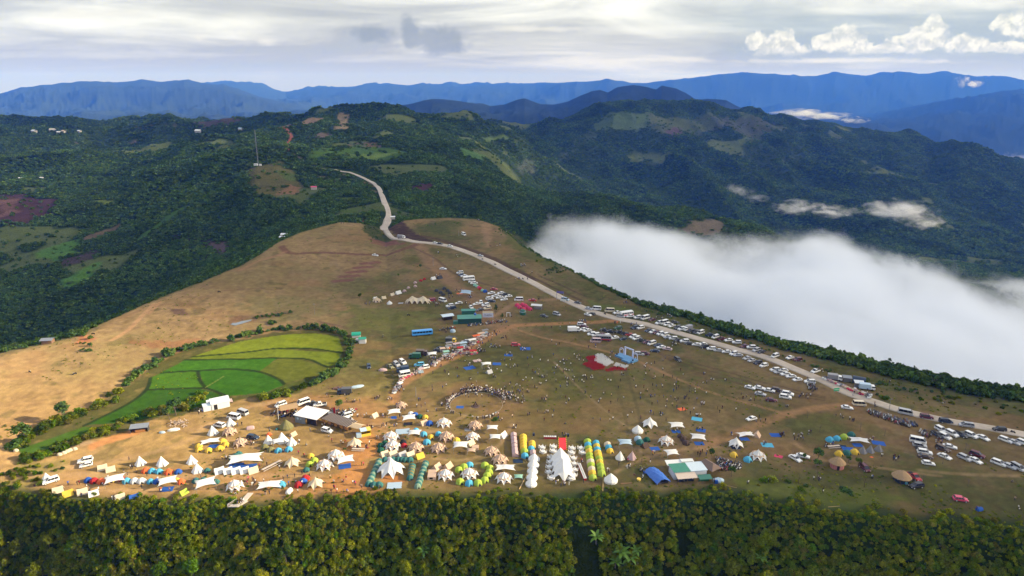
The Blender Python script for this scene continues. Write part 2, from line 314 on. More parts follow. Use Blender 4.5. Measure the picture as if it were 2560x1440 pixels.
# ---------------------------------------------------------------- painted ground cover, all in world space
ORG = (.40, .19, .065)
patch([(800, 1232), (800, 1200), (835, 1185), (868, 1120), (925, 1085), (965, 1090), (945, 1125), (915, 1180), (925, 1218), (870, 1234)], ORG, .85, 5, .3)
patch([(560, 1190), (700, 1170), (790, 1190), (800, 1234), (600, 1236)], (.33, .18, .075), .6, 6)
patch([(955, 1190), (1000, 1190), (1005, 1203), (955, 1205)], (.45, .17, .05), .6, 1.5)
patch([(1030, 1095), (1060, 1095), (1058, 1108), (1032, 1108)], (.40, .20, .07), .5, 1)
patch([(1115, 1145), (1160, 1145), (1155, 1157), (1118, 1157)], (.16, .17, .03), .7, 1)
patch([(620, 1010), (800, 985), (960, 1000), (1000, 1040), (960, 1070), (700, 1040)], (.31, .16, .07), .55, 6)
stroke([(985, 1005), (992, 975), (1015, 955), (1050, 935), (1095, 912), (1145, 888), (1190, 862), (1225, 840), (1262, 822), (1300, 813), (1400, 809), (1480, 806), (1550, 801)], 4.2, (.34, .18, .08), .85)
stroke([(1280, 818), (1310, 830), (1360, 845), (1440, 860), (1520, 880), (1600, 905), (1700, 950), (1790, 985), (1850, 1003), (1920, 1022), (1985, 1043)], 1.6, (.31, .18, .09), .7)
stroke([(2150, 1010), (2090, 1016), (2030, 1022), (1960, 1037), (1900, 1060), (1850, 1080), (1800, 1100), (1750, 1120)], 4.0, (.33, .19, .09), .8)
stroke([(1250, 820), (1220, 800), (1195, 760), (1150, 722), (1100, 680), (1070, 648), (1045, 612)], 9, (.27, .16, .09), .6)
stroke([(1230, 790), (1265, 772), (1300, 755), (1350, 750), (1400, 748)], 3.5, (.30, .19, .10), .7)
stroke([(1385, 905), (1420, 940), (1470, 990), (1530, 1040), (1590, 1085), (1602, 1130)], 1.0, (.30, .21, .12), .6)
stroke([(1560, 910), (1575, 960), (1590, 1010), (1605, 1070)], 1.2, (.06, .055, .03), .45)
stroke([(1530, 930), (1545, 980), (1560, 1030), (1570, 1085)], 1.2, (.06, .055, .03), .35)
for o in (0, 9, 20): stroke([(1640+o, 880+o*.6), (1720, 903+o), (1800, 925+o), (1880, 948+o), (1960, 968+o), (2060, 992+o*.4)], 1.3, (.10, .065, .04), .6)
stroke([(1900, 1035), (1960, 1040), (2050, 1060), (2140, 1075), (2230, 1085), (2290, 1098)], 1.0, (.13, .09, .045), .4)
stroke([(1045, 588), (1090, 597), (1140, 612), (1190, 630), (1240, 650), (1290, 676), (1335, 700)], 5, (.085, .055, .04), .85)
stroke([(1310, 683), (1345, 700), (1400, 727), (1450, 750)], 2.0, (.08, .055, .035), .8)
stroke([(1350, 690), (1400, 712), (1465, 742)], 1.6, (.08, .055, .035), .7)
stroke([(1030, 618), (1085, 645), (1130, 680), (1180, 700), (1230, 715), (1300, 725)], 2.0, (.10, .065, .045), .6)
stroke([(705, 616), (716, 629), (745, 634), (790, 631), (850, 633), (900, 636), (945, 637), (1000, 626), (1040, 612)], 4.5, (.13, .065, .045), .85)
stroke([(930, 645), (980, 648), (1040, 658), (1075, 672)], 1.5, (.12, .08, .05), .5)
stroke([(715, 628), (690, 640), (640, 655), (600, 675)], 3, (.30, .16, .09), .5)
stroke([(540, 728), (600, 724), (700, 724)], 1.3, (.15, .08, .045), .6)
stroke([(385, 760), (350, 795), (320, 825), (280, 850)], 2.2, (.36, .21, .11), .7); stroke([(400, 755), (372, 785)], 1.6, (.36, .2, .1), .6)
for k in range(5):
    a, b = 838+k*17, 703-k*11; stroke([(a, b), (a+26, b-2), (a+38, b-3)], 4.5, (.15, .065, .055), .85)
patch([(972, 576), (990, 556), (1012, 560), (1035, 580), (1062, 596), (1095, 604), (1040, 603), (1000, 592)], (.055, .036, .032), .95, 3)
patch([(900, 545), (915, 548), (925, 556), (905, 558)], (.30, .10, .05), .9, 2)
patch([(905, 568), (930, 562), (955, 578), (990, 597), (950, 606), (918, 588)], (.045, .06, .02), .95, 4)
patch([(925, 597), (990, 600), (1010, 612), (930, 606)], (.17, .075, .06), .8, 3)
patch([(1040, 565), (1090, 553), (1155, 553), (1158, 566), (1100, 584), (1060, 580)], (.07, .08, .028), .8, 8)
patch([(1248, 566), (1310, 600), (1370, 640), (1415, 668), (1400, 676), (1330, 648), (1262, 605)], (.10, .105, .03), .85, 5)
patch([(1205, 560), (1235, 556), (1228, 620), (1212, 620)], (.31, .19, .11), .5, 3)
patch([(330, 853), (500, 849), (465, 878), (430, 905), (415, 880)], (.22, .10, .05), .65, 4, .9, 4)
patch([(418, 770), (460, 772), (470, 788), (430, 785)], (.10, .06, .045), .8, 2)
patch([(195, 840), (215, 836), (240, 845), (220, 856), (190, 858)], (.33, .13, .055), .85, 2)
patch([(570, 800), (590, 790), (650, 786), (700, 775), (738, 774), (730, 784), (650, 798), (600, 815), (572, 812)], (.15, .085, .05), .8, 3)
patch([(740, 788), (790, 800), (850, 812), (895, 830), (870, 822), (800, 806)], (.12, .075, .05), .8, 1.5)
patch([(620, 740), (700, 735), (830, 745), (850, 780), (700, 800), (600, 780)], (.13, .13, .05), .5, 20)
patch([(870, 770), (1000, 770), (1090, 790), (1020, 820), (900, 815)], (.12, .125, .035), .7, 12)
patch([(215, 1112), (300, 1082), (360, 1070), (350, 1085), (290, 1100), (230, 1125)], (.40, .18, .07), .8, 1.5)
patch([(170, 1110), (230, 1095), (235, 1108), (180, 1125)], (.30, .22, .15), .6, 1.5)
patch([(0, 1215), (60, 1150), (160, 1150), (200, 1165), (120, 1200), (60, 1240)], (.16, .14, .045), .7, 5)
patch([(1850, 1205), (1960, 1200), (2100, 1225), (2250, 1245), (2150, 1262), (1950, 1250)], (.12, .14, .03), .7, 4)
patch([(2000, 1040), (2200, 1065), (2250, 1090), (2050, 1090)], (.12, .12, .035), .5, 8)
patch([(2200, 1000), (2330, 1015), (2450, 1040), (2330, 1035)], (.11, .12, .03), .6, 5)
patch([(1620, 800), (1720, 812), (1820, 850), (1700, 830)], (.11, .12, .035), .6, 5)
patch([(1470, 752), (1600, 780), (1560, 785), (1490, 768)], (.11, .14, .035), .7, 4)
patch([(1300, 990), (1500, 930), (1700, 960), (1900, 1010), (1850, 1060), (1600, 1060), (1350, 1060)], (.10, .09, .032), .4, 25)
patch([(0, 1130), (30, 1100), (60, 1130), (30, 1160)], (.42, .27, .13), .5, 3)
for p_, w_ in ((((60, 1192), (180, 1186), (330, 1190), (480, 1192), (640, 1190), (800, 1190)), 2.2), (((200, 1222), (330, 1226), (480, 1222), (620, 1228)), 1.6), (((480, 1075), (560, 1050), (620, 1020), (690, 1005)), 2.6), (((560, 1095), (640, 1120), (720, 1140), (800, 1150)), 1.4), (((150, 1170), (300, 1150), (450, 1110), (520, 1060)), 2.4), (((1080, 1145), (1160, 1150), (1240, 1120), (1280, 1060)), 1.3), (((930, 1060), (1010, 1070), (1090, 1078), (1160, 1040)), 1.8), (((1540, 1180), (1600, 1150), (1700, 1125), (1800, 1118)), 1.5), (((1990, 1110), (2060, 1150), (2200, 1170), (2350, 1190)), 1.4), (((2300, 1175), (2400, 1185), (2560, 1190)), 1.6)):
    stroke(p_, w_, (.36, .235, .12), .5, 1.2, .5)
# paddies and their bunds
PAD = [((482, 892), (598, 854), (721, 836), (791, 834), (844, 841), (858, 875), (854, 882), (774, 871), (703, 871), (598, 882)),
       ((485, 893), (598, 882), (703, 872), (854, 882), (844, 910), (819, 917), (774, 899), (686, 894), (598, 898), (464, 900)),
       ((461, 901), (598, 898), (696, 895), (654, 927), (580, 923), (492, 927), (404, 931)),
       ((696, 896), (738, 896), (819, 919), (823, 931), (710, 959), (689, 945), (643, 931)),
       ((404, 933), (492, 928), (499, 952), (513, 969), (373, 973), (376, 945)),
       ((496, 927), (598, 924), (650, 931), (696, 949), (709, 963), (668, 980), (570, 991), (549, 980), (513, 968)),
       ((369, 976), (492, 970), (563, 989), (492, 1019), (316, 1058), (211, 1063), (316, 1012)),
       ((211, 1066), (260, 1072), (197, 1100), (116, 1138), (63, 1142), (46, 1124), (105, 1103)),
       ((710, 963), (823, 933), (800, 948), (740, 975), (600, 992), (670, 981))]
PCOL = [(.125, .155, .014), (.105, .135, .014), (.038, .105, .010), (.080, .092, .015), (.048, .112, .010), (.030, .088, .008), (.028, .072, .008), (.045, .092, .012), (.055, .066, .014)]
patch([(40, 1125), (60, 1100), (190, 1038), (300, 975), (350, 935), (430, 885), (520, 860), (620, 845), (720, 826), (800, 824), (860, 835), (880, 865), (868, 905), (830, 940), (745, 982), (600, 1000), (480, 1030), (330, 1072), (200, 1110), (120, 1146), (60, 1150)], (.060, .062, .018), .95, 2.5)
for p, c in zip(PAD, PCOL): patch(p, c, 1, .5, .12, 9)
patch([(700, 845), (800, 840), (835, 862), (760, 862)], (.17, .19, .015), .5, 5); patch([(690, 865), (800, 868), (830, 874), (780, 872)], (.09, .16, .01), .5, 2)
_ix = window(-260, -60, 240, 420); _m = inside(np.array([[q.x, q.y] for q in (hit(*p) for p in ((46, 1124), (105, 1100), (211, 1062), (316, 1010), (376, 943), (464, 898), (598, 853), (721, 835), (844, 840), (858, 880), (823, 933), (740, 976), (600, 992), (330, 1062), (116, 1140)))]), XX[_ix], YY[_ix])
_st = .80+.22*fbm(XX[_ix]*.45+YY[_ix]*1.6, YY[_ix]*.25, 2.2, 3, 300)+.22*fbm(XX[_ix], YY[_ix], 12, 4, 301); COLR[_ix] *= np.where(_m, _st, 1)[..., None].astype(np.float32)
for b in [((482, 892), (598, 882), (703, 871), (774, 871), (856, 882)), ((461, 900), (598, 898), (696, 895), (738, 896), (774, 899), (819, 918)), ((404, 932), (492, 927), (580, 923), (650, 930), (696, 948), (710, 960)), ((494, 928), (500, 952), (515, 970)), ((373, 974), (492, 970), (530, 975), (565, 990)), ((376, 945), (365, 975), (316, 1012), (211, 1064))]:
    stroke(b, 1.5, (.018, .030, .010), .95, .5, .2)
stroke([(560, 940), (515, 968)], .7, (.12, .14, .04), .8, .4, .1)
# clearings, fields and bare earth on the hills
for p, c, e in [([(-30, 488), (60, 487), (150, 500), (120, 540), (60, 560), (0, 566), (-30, 560)], (.085, .046, .048), 14), ([(0, 500), (50, 495), (40, 530), (0, 545)], (.17, .10, .08), 12),
    ([(438, 592), (505, 585), (525, 600), (575, 600), (560, 655), (530, 655), (480, 625), (440, 615)], (.050, .034, .038), 8), ([(520, 605), (570, 603), (560, 640)], (.15, .11, .09), 8),
    ([(92, 625), (190, 598), (205, 612), (150, 652), (95, 645)], (.10, .21, .035), 9), ([(175, 690), (240, 660), (225, 700), (160, 720)], (.10, .21, .035), 9), ([(205, 594), (300, 560), (294, 574), (215, 602)], (.17, .125, .07), 5),
    ([(140, 655), (240, 625), (225, 645), (150, 672)], (.085, .065, .06), 8), ([(235, 501), (292, 502), (285, 511), (240, 509)], (.17, .22, .05), 4), ([(440, 520), (470, 515), (350, 600), (330, 610)], (.08, .15, .035), 12),
    ([(185, 355), (340, 351), (345, 356), (190, 358)], (.20, .15, .10), 8), ([(325, 322), (430, 312), (435, 318), (340, 323)], (.21, .15, .10), 10), ([(480, 304), (600, 300), (560, 310), (480, 312)], (.10, .075, .065), 20),
    ([(845, 284), (872, 283), (870, 326), (838, 328)], (.26, .20, .11), 8), ([(672, 326), (800, 292), (806, 300), (720, 320)], (.23, .165, .09), 14), ([(770, 345), (830, 330), (840, 338), (800, 350)], (.15, .115, .07), 10),
    ([(868, 362), (940, 360), (955, 369), (880, 372)], (.20, .14, .085), 8), ([(735, 372), (880, 366), (1010, 380), (960, 402), (800, 388)], (.085, .155, .035), 22), ([(870, 385), (1000, 382), (940, 396)], (.15, .22, .05), 12),
    ([(622, 425), (700, 402), (745, 445), (748, 478), (690, 492), (638, 475)], (.125, .115, .040), 12), ([(730, 462), (752, 470), (742, 486), (690, 486)], (.26, .15, .075), 6), ([(690, 425), (740, 440), (742, 460), (700, 440)], (.09, .13, .03), 10),
    ([(1012, 474), (1050, 460), (1098, 454), (1060, 480)], (.090, .045, .048), 8), ([(1145, 375), (1180, 376), (1215, 388), (1208, 401), (1160, 396)], (.10, .19, .05), 10), ([(1214, 336), (1280, 345), (1250, 352), (1212, 352)], (.13, .19, .06), 12),
    ([(1270, 355), (1500, 320), (1460, 335), (1290, 362)], (.07, .10, .04), 20), ([(1480, 330), (1500, 295), (1620, 283), (1620, 320), (1540, 335)], (.085, .125, .04), 22), ([(1620, 280), (1900, 298), (2050, 330), (1900, 346), (1780, 332), (1650, 345)], (.085, .105, .038), 25),
    ([(1660, 325), (1700, 320), (1712, 338), (1675, 340)], (.11, .08, .07), 10), ([(1780, 290), (1940, 308), (1930, 328), (1790, 325)], (.075, .085, .045), 22), ([(1860, 360), (2000, 360), (1980, 440), (1880, 460), (1850, 400)], (.055, .085, .03), 40),
    ([(1700, 572), (1740, 556), (1800, 551), (1822, 572), (1770, 590), (1715, 586)], (.20, .16, .10), 8), ([(850, 495), (900, 492), (895, 502), (850, 503)], (.09, .13, .03), 5), ([(850, 510), (895, 508), (890, 516), (852, 517)], (.09, .13, .03), 5), ([(852, 523), (900, 521), (895, 530), (855, 531)], (.10, .15, .03), 5)]:
    patch(p, c, .92, e, .35, e*1.6)
for p in [((780, 418), (850, 430)), ((785, 428), (860, 436)), ((800, 442), (880, 450), (930, 460)), ((820, 452), (880, 460), (940, 466)), ((850, 468), (900, 474), (940, 480))]: stroke(p, 5, (.21, .15, .09), .8, .7, .5)
stroke([(710, 320), (722, 330), (728, 345), (719, 360), (719, 376)], 6, (.30, .11, .06), .9)
stroke([(720, 378), (745, 392), (765, 402)], 3, (.25, .17, .12), .7)
# vary the grassland once more by very small tufts
COLR *= (1 + .16*(fbm(XX, YY, 1.6, 2, 88)-.5)*2*PLAT)[..., None].astype(np.float32)

def mat_new(name):
    m = bpy.data.materials.new(name); m.use_nodes = True; m.node_tree.nodes.clear(); return m, NT(m.node_tree)
def land_material(name, floor):
    m, N = mat_new(name); o = N.new('ShaderNodeOutputMaterial'); b = N.new('ShaderNodeBsdfDiffuse'); b.inputs['Roughness'].default_value = 1
    at = N.new('ShaderNodeAttribute', attribute_name='cover'); g = N.new('ShaderNodeNewGeometry'); pos = g.outputs['Position']
    f = N.noise(N.mapping(pos, (1, 1, 1)), 2.2 if not floor else .35, 5, .65); f2 = N.noise(pos, .25 if not floor else .06, 4, .6)
    k = N.math('ADD', N.math('MULTIPLY', f, .75), N.math('MULTIPLY', f2, .55)); k = N.math('ADD', k, .36)
    c = N.mix(1.0, at.outputs[0], k, 'MULTIPLY'); N.link(c, b.inputs[0])
    bp = N.new('ShaderNodeBump'); bp.inputs['Strength'].default_value = .5 if not floor else .9; bp.inputs['Distance'].default_value = .25 if not floor else 5
    N.link(f, bp.inputs['Height']); N.link(bp.outputs[0], b.inputs['Normal'])
    N.link(b.outputs[0], o.inputs[0]); return m
M_GROUND = land_material('dry_grassland', False); M_HILL = land_material('forest_floor', True)
def tag(o, label=None, cat=None, group=None, kind=None):
    if label: o['label'] = label
    if cat: o['category'] = cat
    if group: o['group'] = group
    if kind: o['kind'] = kind
    return o
def mesh_from_arrays(name, vs, faces, mat, smooth=True, cols=None):
    me = bpy.data.meshes.new(name); nf = len(faces); me.vertices.add(len(vs)); me.vertices.foreach_set('co', vs.astype(np.float32).ravel())
    me.loops.add(nf*4); me.loops.foreach_set('vertex_index', faces.astype(np.int32).ravel())
    me.polygons.add(nf); me.polygons.foreach_set('loop_start', np.arange(0, nf*4, 4, dtype=np.int32)); me.polygons.foreach_set('loop_total', np.full(nf, 4, np.int32))
    me.update(calc_edges=True)
    if smooth: me.polygons.foreach_set('use_smooth', np.ones(nf, bool))
    if cols is not None:
        a = me.attributes.new('cover', 'FLOAT_COLOR', 'POINT'); a.data.foreach_set('color', np.concatenate([cols, np.ones((len(cols), 1))], 1).astype(np.float32).ravel())
    me.materials.append(mat); o = bpy.data.objects.new(name, me); COL.objects.link(o); return o
def build_land():
    ni, nj = H.shape; idx = np.arange(ni*nj).reshape(ni, nj); V3 = np.stack([XX, YY, H], -1).reshape(-1, 3); C3 = COLR.reshape(-1, 3)
    q = np.stack([idx[:-1, :-1], idx[1:, :-1], idx[1:, 1:], idx[:-1, 1:]], -1)
    yc = YY[:-1, :-1]; e = np.broadcast_to(E_, YY.shape)[:-1, :-1]; f = np.broadcast_to(F_, YY.shape)[:-1, :-1]
    for name, mask, mat in (('cliff', yc < e-1, M_HILL), ('ground', (yc >= e-1) & (yc < f+8), M_GROUND), ('hills', (yc >= f+8) & (yc < 4300), M_HILL), ('mountains', yc >= 4300, M_HILL)):
        F = q[mask]; used, inv = np.unique(F, return_inverse=True)
        tag(mesh_from_arrays(name, V3[used], inv.reshape(-1, 4), mat, True, C3[used]), kind='structure')
build_land()
# ---------------------------------------------------------------- concrete road
ROAD = [(838, 424), (870, 430), (898, 440), (922, 452), (943, 466), (953, 484), (960, 503), (967, 525), (969, 545), (966, 562), (960, 574), (980, 590), (1010, 598), (1036, 604), (1075, 608), (1114, 614), (1150, 624), (1192, 640), (1230, 656), (1267, 675), (1314, 698), (1345, 714), (1377, 731), (1410, 748), (1439, 762), (1470, 775), (1505, 786), (1540, 796), (1570, 802), (1603, 808), (1640, 818), (1681, 829), (1735, 844), (1790, 859), (1850, 876), (1890, 886), (1927, 898), (1960, 911), (1990, 924), (2020, 936), (2052, 950), (2085, 966), (2115, 981), (2156, 996), (2190, 1006), (2219, 1016), (2260, 1028), (2312, 1041), (2375, 1054), (2420, 1062), (2453, 1067), (2500, 1075), (2551, 1085), (2640, 1101), (2760, 1122)]
def simple_mat(name, col, rough=.8, var=.15, scale=1.0, metal=0, spec=.3, transl=0):
    m, N = mat_new(name); o = N.new('ShaderNodeOutputMaterial'); b = N.new('ShaderNodeBsdfPrincipled')
    tc = N.new('ShaderNodeTexCoord'); n = N.noise(tc.outputs['Object'], scale*3, 4, .6)
    k = N.math('ADD', N.math('MULTIPLY', n, var*2), 1-var); c = N.mix(1.0, tuple(col), k, 'MULTIPLY')
    N.link(c, b.inputs['Base Color']); b.inputs['Roughness'].default_value = rough; b.inputs['Metallic'].default_value = metal; b.inputs['Specular IOR Level'].default_value = spec
    if transl:
        t = N.new('ShaderNodeBsdfTranslucent'); N.link(c, t.inputs[0]); mx = N.new('ShaderNodeMixShader'); mx.inputs[0].default_value = transl
        N.link(b.outputs[0], mx.inputs[1]); N.link(t.outputs[0], mx.inputs[2]); N.link(mx.outputs[0], o.inputs[0])
    else: N.link(b.outputs[0], o.inputs[0])
    return m
def road_strip(name, W, width, mat, lift=.14, kind='structure'):
    T = np.gradient(W, axis=0); T /= np.linalg.norm(T, axis=1)[:, None]+1e-9; Nn = np.stack([-T[:, 1], T[:, 0]], 1)
    vs, fs = [], []; K = 5
    wd = width if np.ndim(width) else np.full(len(W), width)
    for i, (p, n) in enumerate(zip(W, Nn)):
        zc = []
        for k in range(K):
            q = p+n*(k/(K-1)-.5)*wd[i]; zc.append((q[0], q[1], ground_z(q[0], q[1])))
        zm = sum(z[2] for z in zc)/K
        l, r = zc[0], zc[-1]
        vs.append((l[0]+n[0]*-.05, l[1]-n[1]*.05, l[2]-.6))
        for z in zc: vs.append((z[0], z[1], max(z[2], zm)*.5+zm*.5+lift))
        vs.append((r[0]+n[0]*.05, r[1]+n[1]*.05, r[2]-.6))
    M = K+2
    for i in range(len(W)-1):
        for k in range(M-1): a = i*M+k; fs.append((a, a+M, a+M+1, a+1))
    fs = np.array(fs)[:, ::-1]
    o = mesh_from_arrays(name, np.array(vs), fs, mat, False); return tag(o, kind=kind)
def concrete():
    m, N = mat_new('pale_concrete'); o = N.new('ShaderNodeOutputMaterial'); b = N.new('ShaderNodeBsdfPrincipled'); g = N.new('ShaderNodeNewGeometry')
    n = N.noise(g.outputs[0], .5, 6, .65); n2 = N.noise(g.outputs[0], .06, 3, .5)
    k = N.math('ADD', N.math('MULTIPLY', n, .5), N.math('MULTIPLY', n2, .5)); c = N.ramp(k, [(.35, (.33, .275, .215)), (.65, (.48, .41, .33))])
    N.link(c, b.inputs[0]); b.inputs['Roughness'].default_value = .9; N.link(b.outputs[0], o.inputs[0]); return m
RW = path_world(ROAD, 3.0)
wd = np.interp(RW[:, 1], [0, 300, 560, 640, 800, 1200], [5.6, 5.8, 6.5, 8.0, 6.5, 4.2])
road_strip('road', RW, wd, concrete())
# pond
def flat_poly(name, pts, z_off, mat, thick=.1):
    P = [hit(*p) for p in pts]; z = min(p.z for p in P)+z_off; bm = bmesh.new(); f = bm.faces.new([bm.verts.new((p.x, p.y, z)) for p in P])
    if f.normal.z < 0: f.normal_flip()
    me = bpy.data.meshes.new(name); bm.to_mesh(me); me.materials.append(mat); o = bpy.data.objects.new(name, me); COL.objects.link(o); return o
tag(flat_poly('pond_water', [(576, 812), (585, 804), (602, 799), (630, 797), (628, 802), (606, 810), (588, 815)], .25, simple_mat('pond', (.20, .22, .22), .08, .1, .2, 0, .8)), kind='structure')
# ---------------------------------------------------------------- vegetation
def leaf_mat(name, cols, transl=.35):
    m, N = mat_new(name); o = N.new('ShaderNodeOutputMaterial'); d = N.new('ShaderNodeBsdfDiffuse'); t = N.new('ShaderNodeBsdfTranslucent'); mx = N.new('ShaderNodeMixShader'); mx.inputs[0].default_value = transl
    oi = N.new('ShaderNodeObjectInfo'); at = N.new('ShaderNodeAttribute', attribute_name='tint')
    n = len(cols); c = N.ramp(oi.outputs['Random'], [((i+.5)/n, cols[i]) for i in range(n)], 'LINEAR')
    g = N.new('ShaderNodeNewGeometry'); big = N.noise(g.outputs[0], .012, 5, .65)
    k = N.math('MULTIPLY', N.math('ADD', N.math('MULTIPLY', at.outputs['Fac'], .95), .50), N.math('ADD', N.math('MULTIPLY', big, 2.0), .0))
    c = N.mix(1.0, c, k, 'MULTIPLY'); N.link(c, d.inputs[0]); N.link(c, t.inputs[0])
    N.link(d.outputs[0], mx.inputs[1]); N.link(t.outputs[0], mx.inputs[2]); N.link(mx.outputs[0], o.inputs[0]); return m
M_LEAF_NEAR = leaf_mat('near_leaves', [(.120, .165, .012), (.250, .280, .014), (.080, .145, .014), (.320, .320, .018), (.150, .225, .014), (.200, .175, .026), (.100, .200, .012), (.060, .100, .014)], .45)
M_LEAF_FAR = leaf_mat('far_leaves', [(.066, .128, .028), (.092, .158, .030), (.070, .128, .036), (.125, .185, .036), (.080, .142, .032), (.056, .110, .030)], .25)
M_BARK = simple_mat('bark', (.13, .105, .08), .9, .3, 2)
def leaf_cloud(name, n, rx, rz, zc, leaf, seed, clumps=10, mat=None, fill=.35, flat=0.0, asp=1.6, fuzz=.09):
    r = np.random.default_rng(seed)
    cd_ = r.normal(size=(clumps, 3)); cd_ /= np.linalg.norm(cd_, axis=1)[:, None]; cd_[:, 2] = np.abs(cd_[:, 2])*1.0-.25
    cc = cd_*np.array([rx*.74, rx*.74, rz*.78])*r.uniform(.55, 1.12, clumps)[:, None]; cr = r.uniform(.20, .46, clumps)*rx; tone = r.uniform(.15, .85, clumps)
    k = r.integers(0, clumps, n); d = r.normal(size=(n, 3)); d /= np.linalg.norm(d, axis=1)[:, None]
    rad = (fill+(1-fill)*r.random(n)**.4)[:, None]*cr[k][:, None]
    p = cc[k]+d*rad*np.array([1, 1, rz/rx*.9+.1]); p += r.normal(size=(n, 3))*fuzz*rx; p[:, 2] += zc
    nrm = d*.8+r.normal(size=(n, 3))*.55+np.array([0, 0, .5+flat]); nrm /= np.linalg.norm(nrm, axis=1)[:, None]
    t = np.cross(nrm, r.normal(size=(n, 3))); t /= np.linalg.norm(t, axis=1)[:, None]; b = np.cross(nrm, t)
    s = leaf*r.uniform(.6, 1.35, n)[:, None]; a = t*s*.5; b = b*s*.5*asp
    vs = np.stack([p-b, p+a*.9-b*.15+nrm*s*.12, p+b, p-a*.9-b*.15+nrm*s*.12], 1).reshape(-1, 3)
    F = np.arange(n*4).reshape(n, 4); me_o = mesh_from_arrays(name, vs, F, mat, False)
    at = me_o.data.attributes.new('tint', 'FLOAT', 'POINT'); tv = np.clip(tone[k]+r.normal(0, .24, n), 0, 1); at.data.foreach_set('value', np.repeat(tv, 4).astype(np.float32))
    me = me_o.data; bpy.data.objects.remove(me_o); return me
class MB:
    """collects simple shapes and links them as ONE mesh object"""
    def __init__(s): s.v = []; s.f = []; s.mi = []; s.M = Matrix.Identity(4)
    def add(s, vs, fs, mi=0):
        o = len(s.v); s.v += [tuple(s.M @ Vector(p)) for p in vs]; s.f += [tuple(o+i for i in f) for f in fs]; s.mi += [mi]*len(fs); return s
    def box(s, c, d, mi=0, rz=0, ry=0, taper=1.0):
        x, y, z = (k/2 for k in d); R = Matrix.Rotation(rz, 3, 'Z') @ Matrix.Rotation(ry, 3, 'Y'); C = Vector(c)
        P = [C+R @ Vector((a*x*(taper if e > 0 else 1), b*y*(taper if e > 0 else 1), e*z)) for e in (-1, 1) for a, b in ((-1, -1), (1, -1), (1, 1), (-1, 1))]
        return s.add(P, [(3, 2, 1, 0), (4, 5, 6, 7), (0, 1, 5, 4), (1, 2, 6, 5), (2, 3, 7, 6), (3, 0, 4, 7)], mi)
    def cyl(s, a, b, r0, r1=None, n=8, mi=0, cap=True):
        r1 = r0 if r1 is None else r1; a = Vector(a); b = Vector(b); q = (b-a).to_track_quat('Z', 'Y'); P = []
        for c, r in ((a, r0), (b, r1)): P += [c+q @ Vector((math.cos(t)*r, math.sin(t)*r, 0)) for t in (2*math.pi*i/n for i in range(n))]
        F = [(i, (i+1) % n, n+(i+1) % n, n+i) for i in range(n)]
        if cap: F += [tuple(range(n))[::-1], tuple(range(n, 2*n))]
        return s.add(P, F, mi)
    def loft(s, rings, mi=0, cap=(True, True), close=True):
        n = len(rings[0]); P = [p for r in rings for p in r]; F = []
        for k in range(len(rings)-1):
            for i in range(n if close else n-1): a = k*n+i; b = k*n+(i+1) % n; F.append((a, b, b+n, a+n))
        if cap[0]: F.append(tuple(range(n))[::-1])
        if cap[1]: F.append(tuple(range((len(rings)-1)*n, len(rings)*n)))
        return s.add(P, F, mi)
    def quad(s, a, b, c, d, mi=0): return s.add([a, b, c, d], [(0, 1, 2, 3)], mi)
    def mesh(s, name, mats, smooth=False):
        me = bpy.data.meshes.new(name); me.from_pydata(s.v, [], s.f); me.update()
        for m in (mats if isinstance(mats, (list, tuple)) else [mats]): me.materials.append(m)
        me.polygons.foreach_set('material_index', s.mi)
        bm = bmesh.new(); bm.from_mesh(me); bmesh.ops.recalc_face_normals(bm, faces=bm.faces); bm.to_mesh(me); bm.free()
        if smooth: me.polygons.foreach_set('use_smooth', [True]*len(me.polygons))
        return me
def put(name, me, parent=None, loc=None, rz=0, sc=None):
    o = bpy.data.objects.new(name, me); COL.objects.link(o)
    if parent is not None: o.parent = parent
    if loc is not None: o.location = loc
    o.rotation_euler[2] = rz
    if sc is not None: o.scale = (sc,)*3 if isinstance(sc, (int, float)) else sc
    return o
def trunk_mesh(name, h, r, seed, limbs=4, spread=1.6):
    rr = random.Random(seed); m = MB(); pts = [Vector((0, 0, -.4))]
    for k in range(1, 5): pts.append(Vector((rr.uniform(-.08, .08)*h*k/4, rr.uniform(-.08, .08)*h*k/4, h*k/4)))
    for k in range(4): m.cyl(pts[k], pts[k+1], r*(1-.2*k), r*(1-.2*(k+1)), 6)
    for i in range(limbs):
        a = 2*math.pi*i/limbs+rr.uniform(-.4, .4); b = pts[2]+(pts[3]-pts[2])*rr.random(); e = b+Vector((math.cos(a)*spread, math.sin(a)*spread, h*rr.uniform(.25, .45)))
        mid = (b+e)/2+Vector((0, 0, -.1*h)); m.cyl(b, mid, r*.45, r*.3, 5); m.cyl(mid, e, r*.3, r*.12, 5)
    return m.mesh(name, M_BARK)
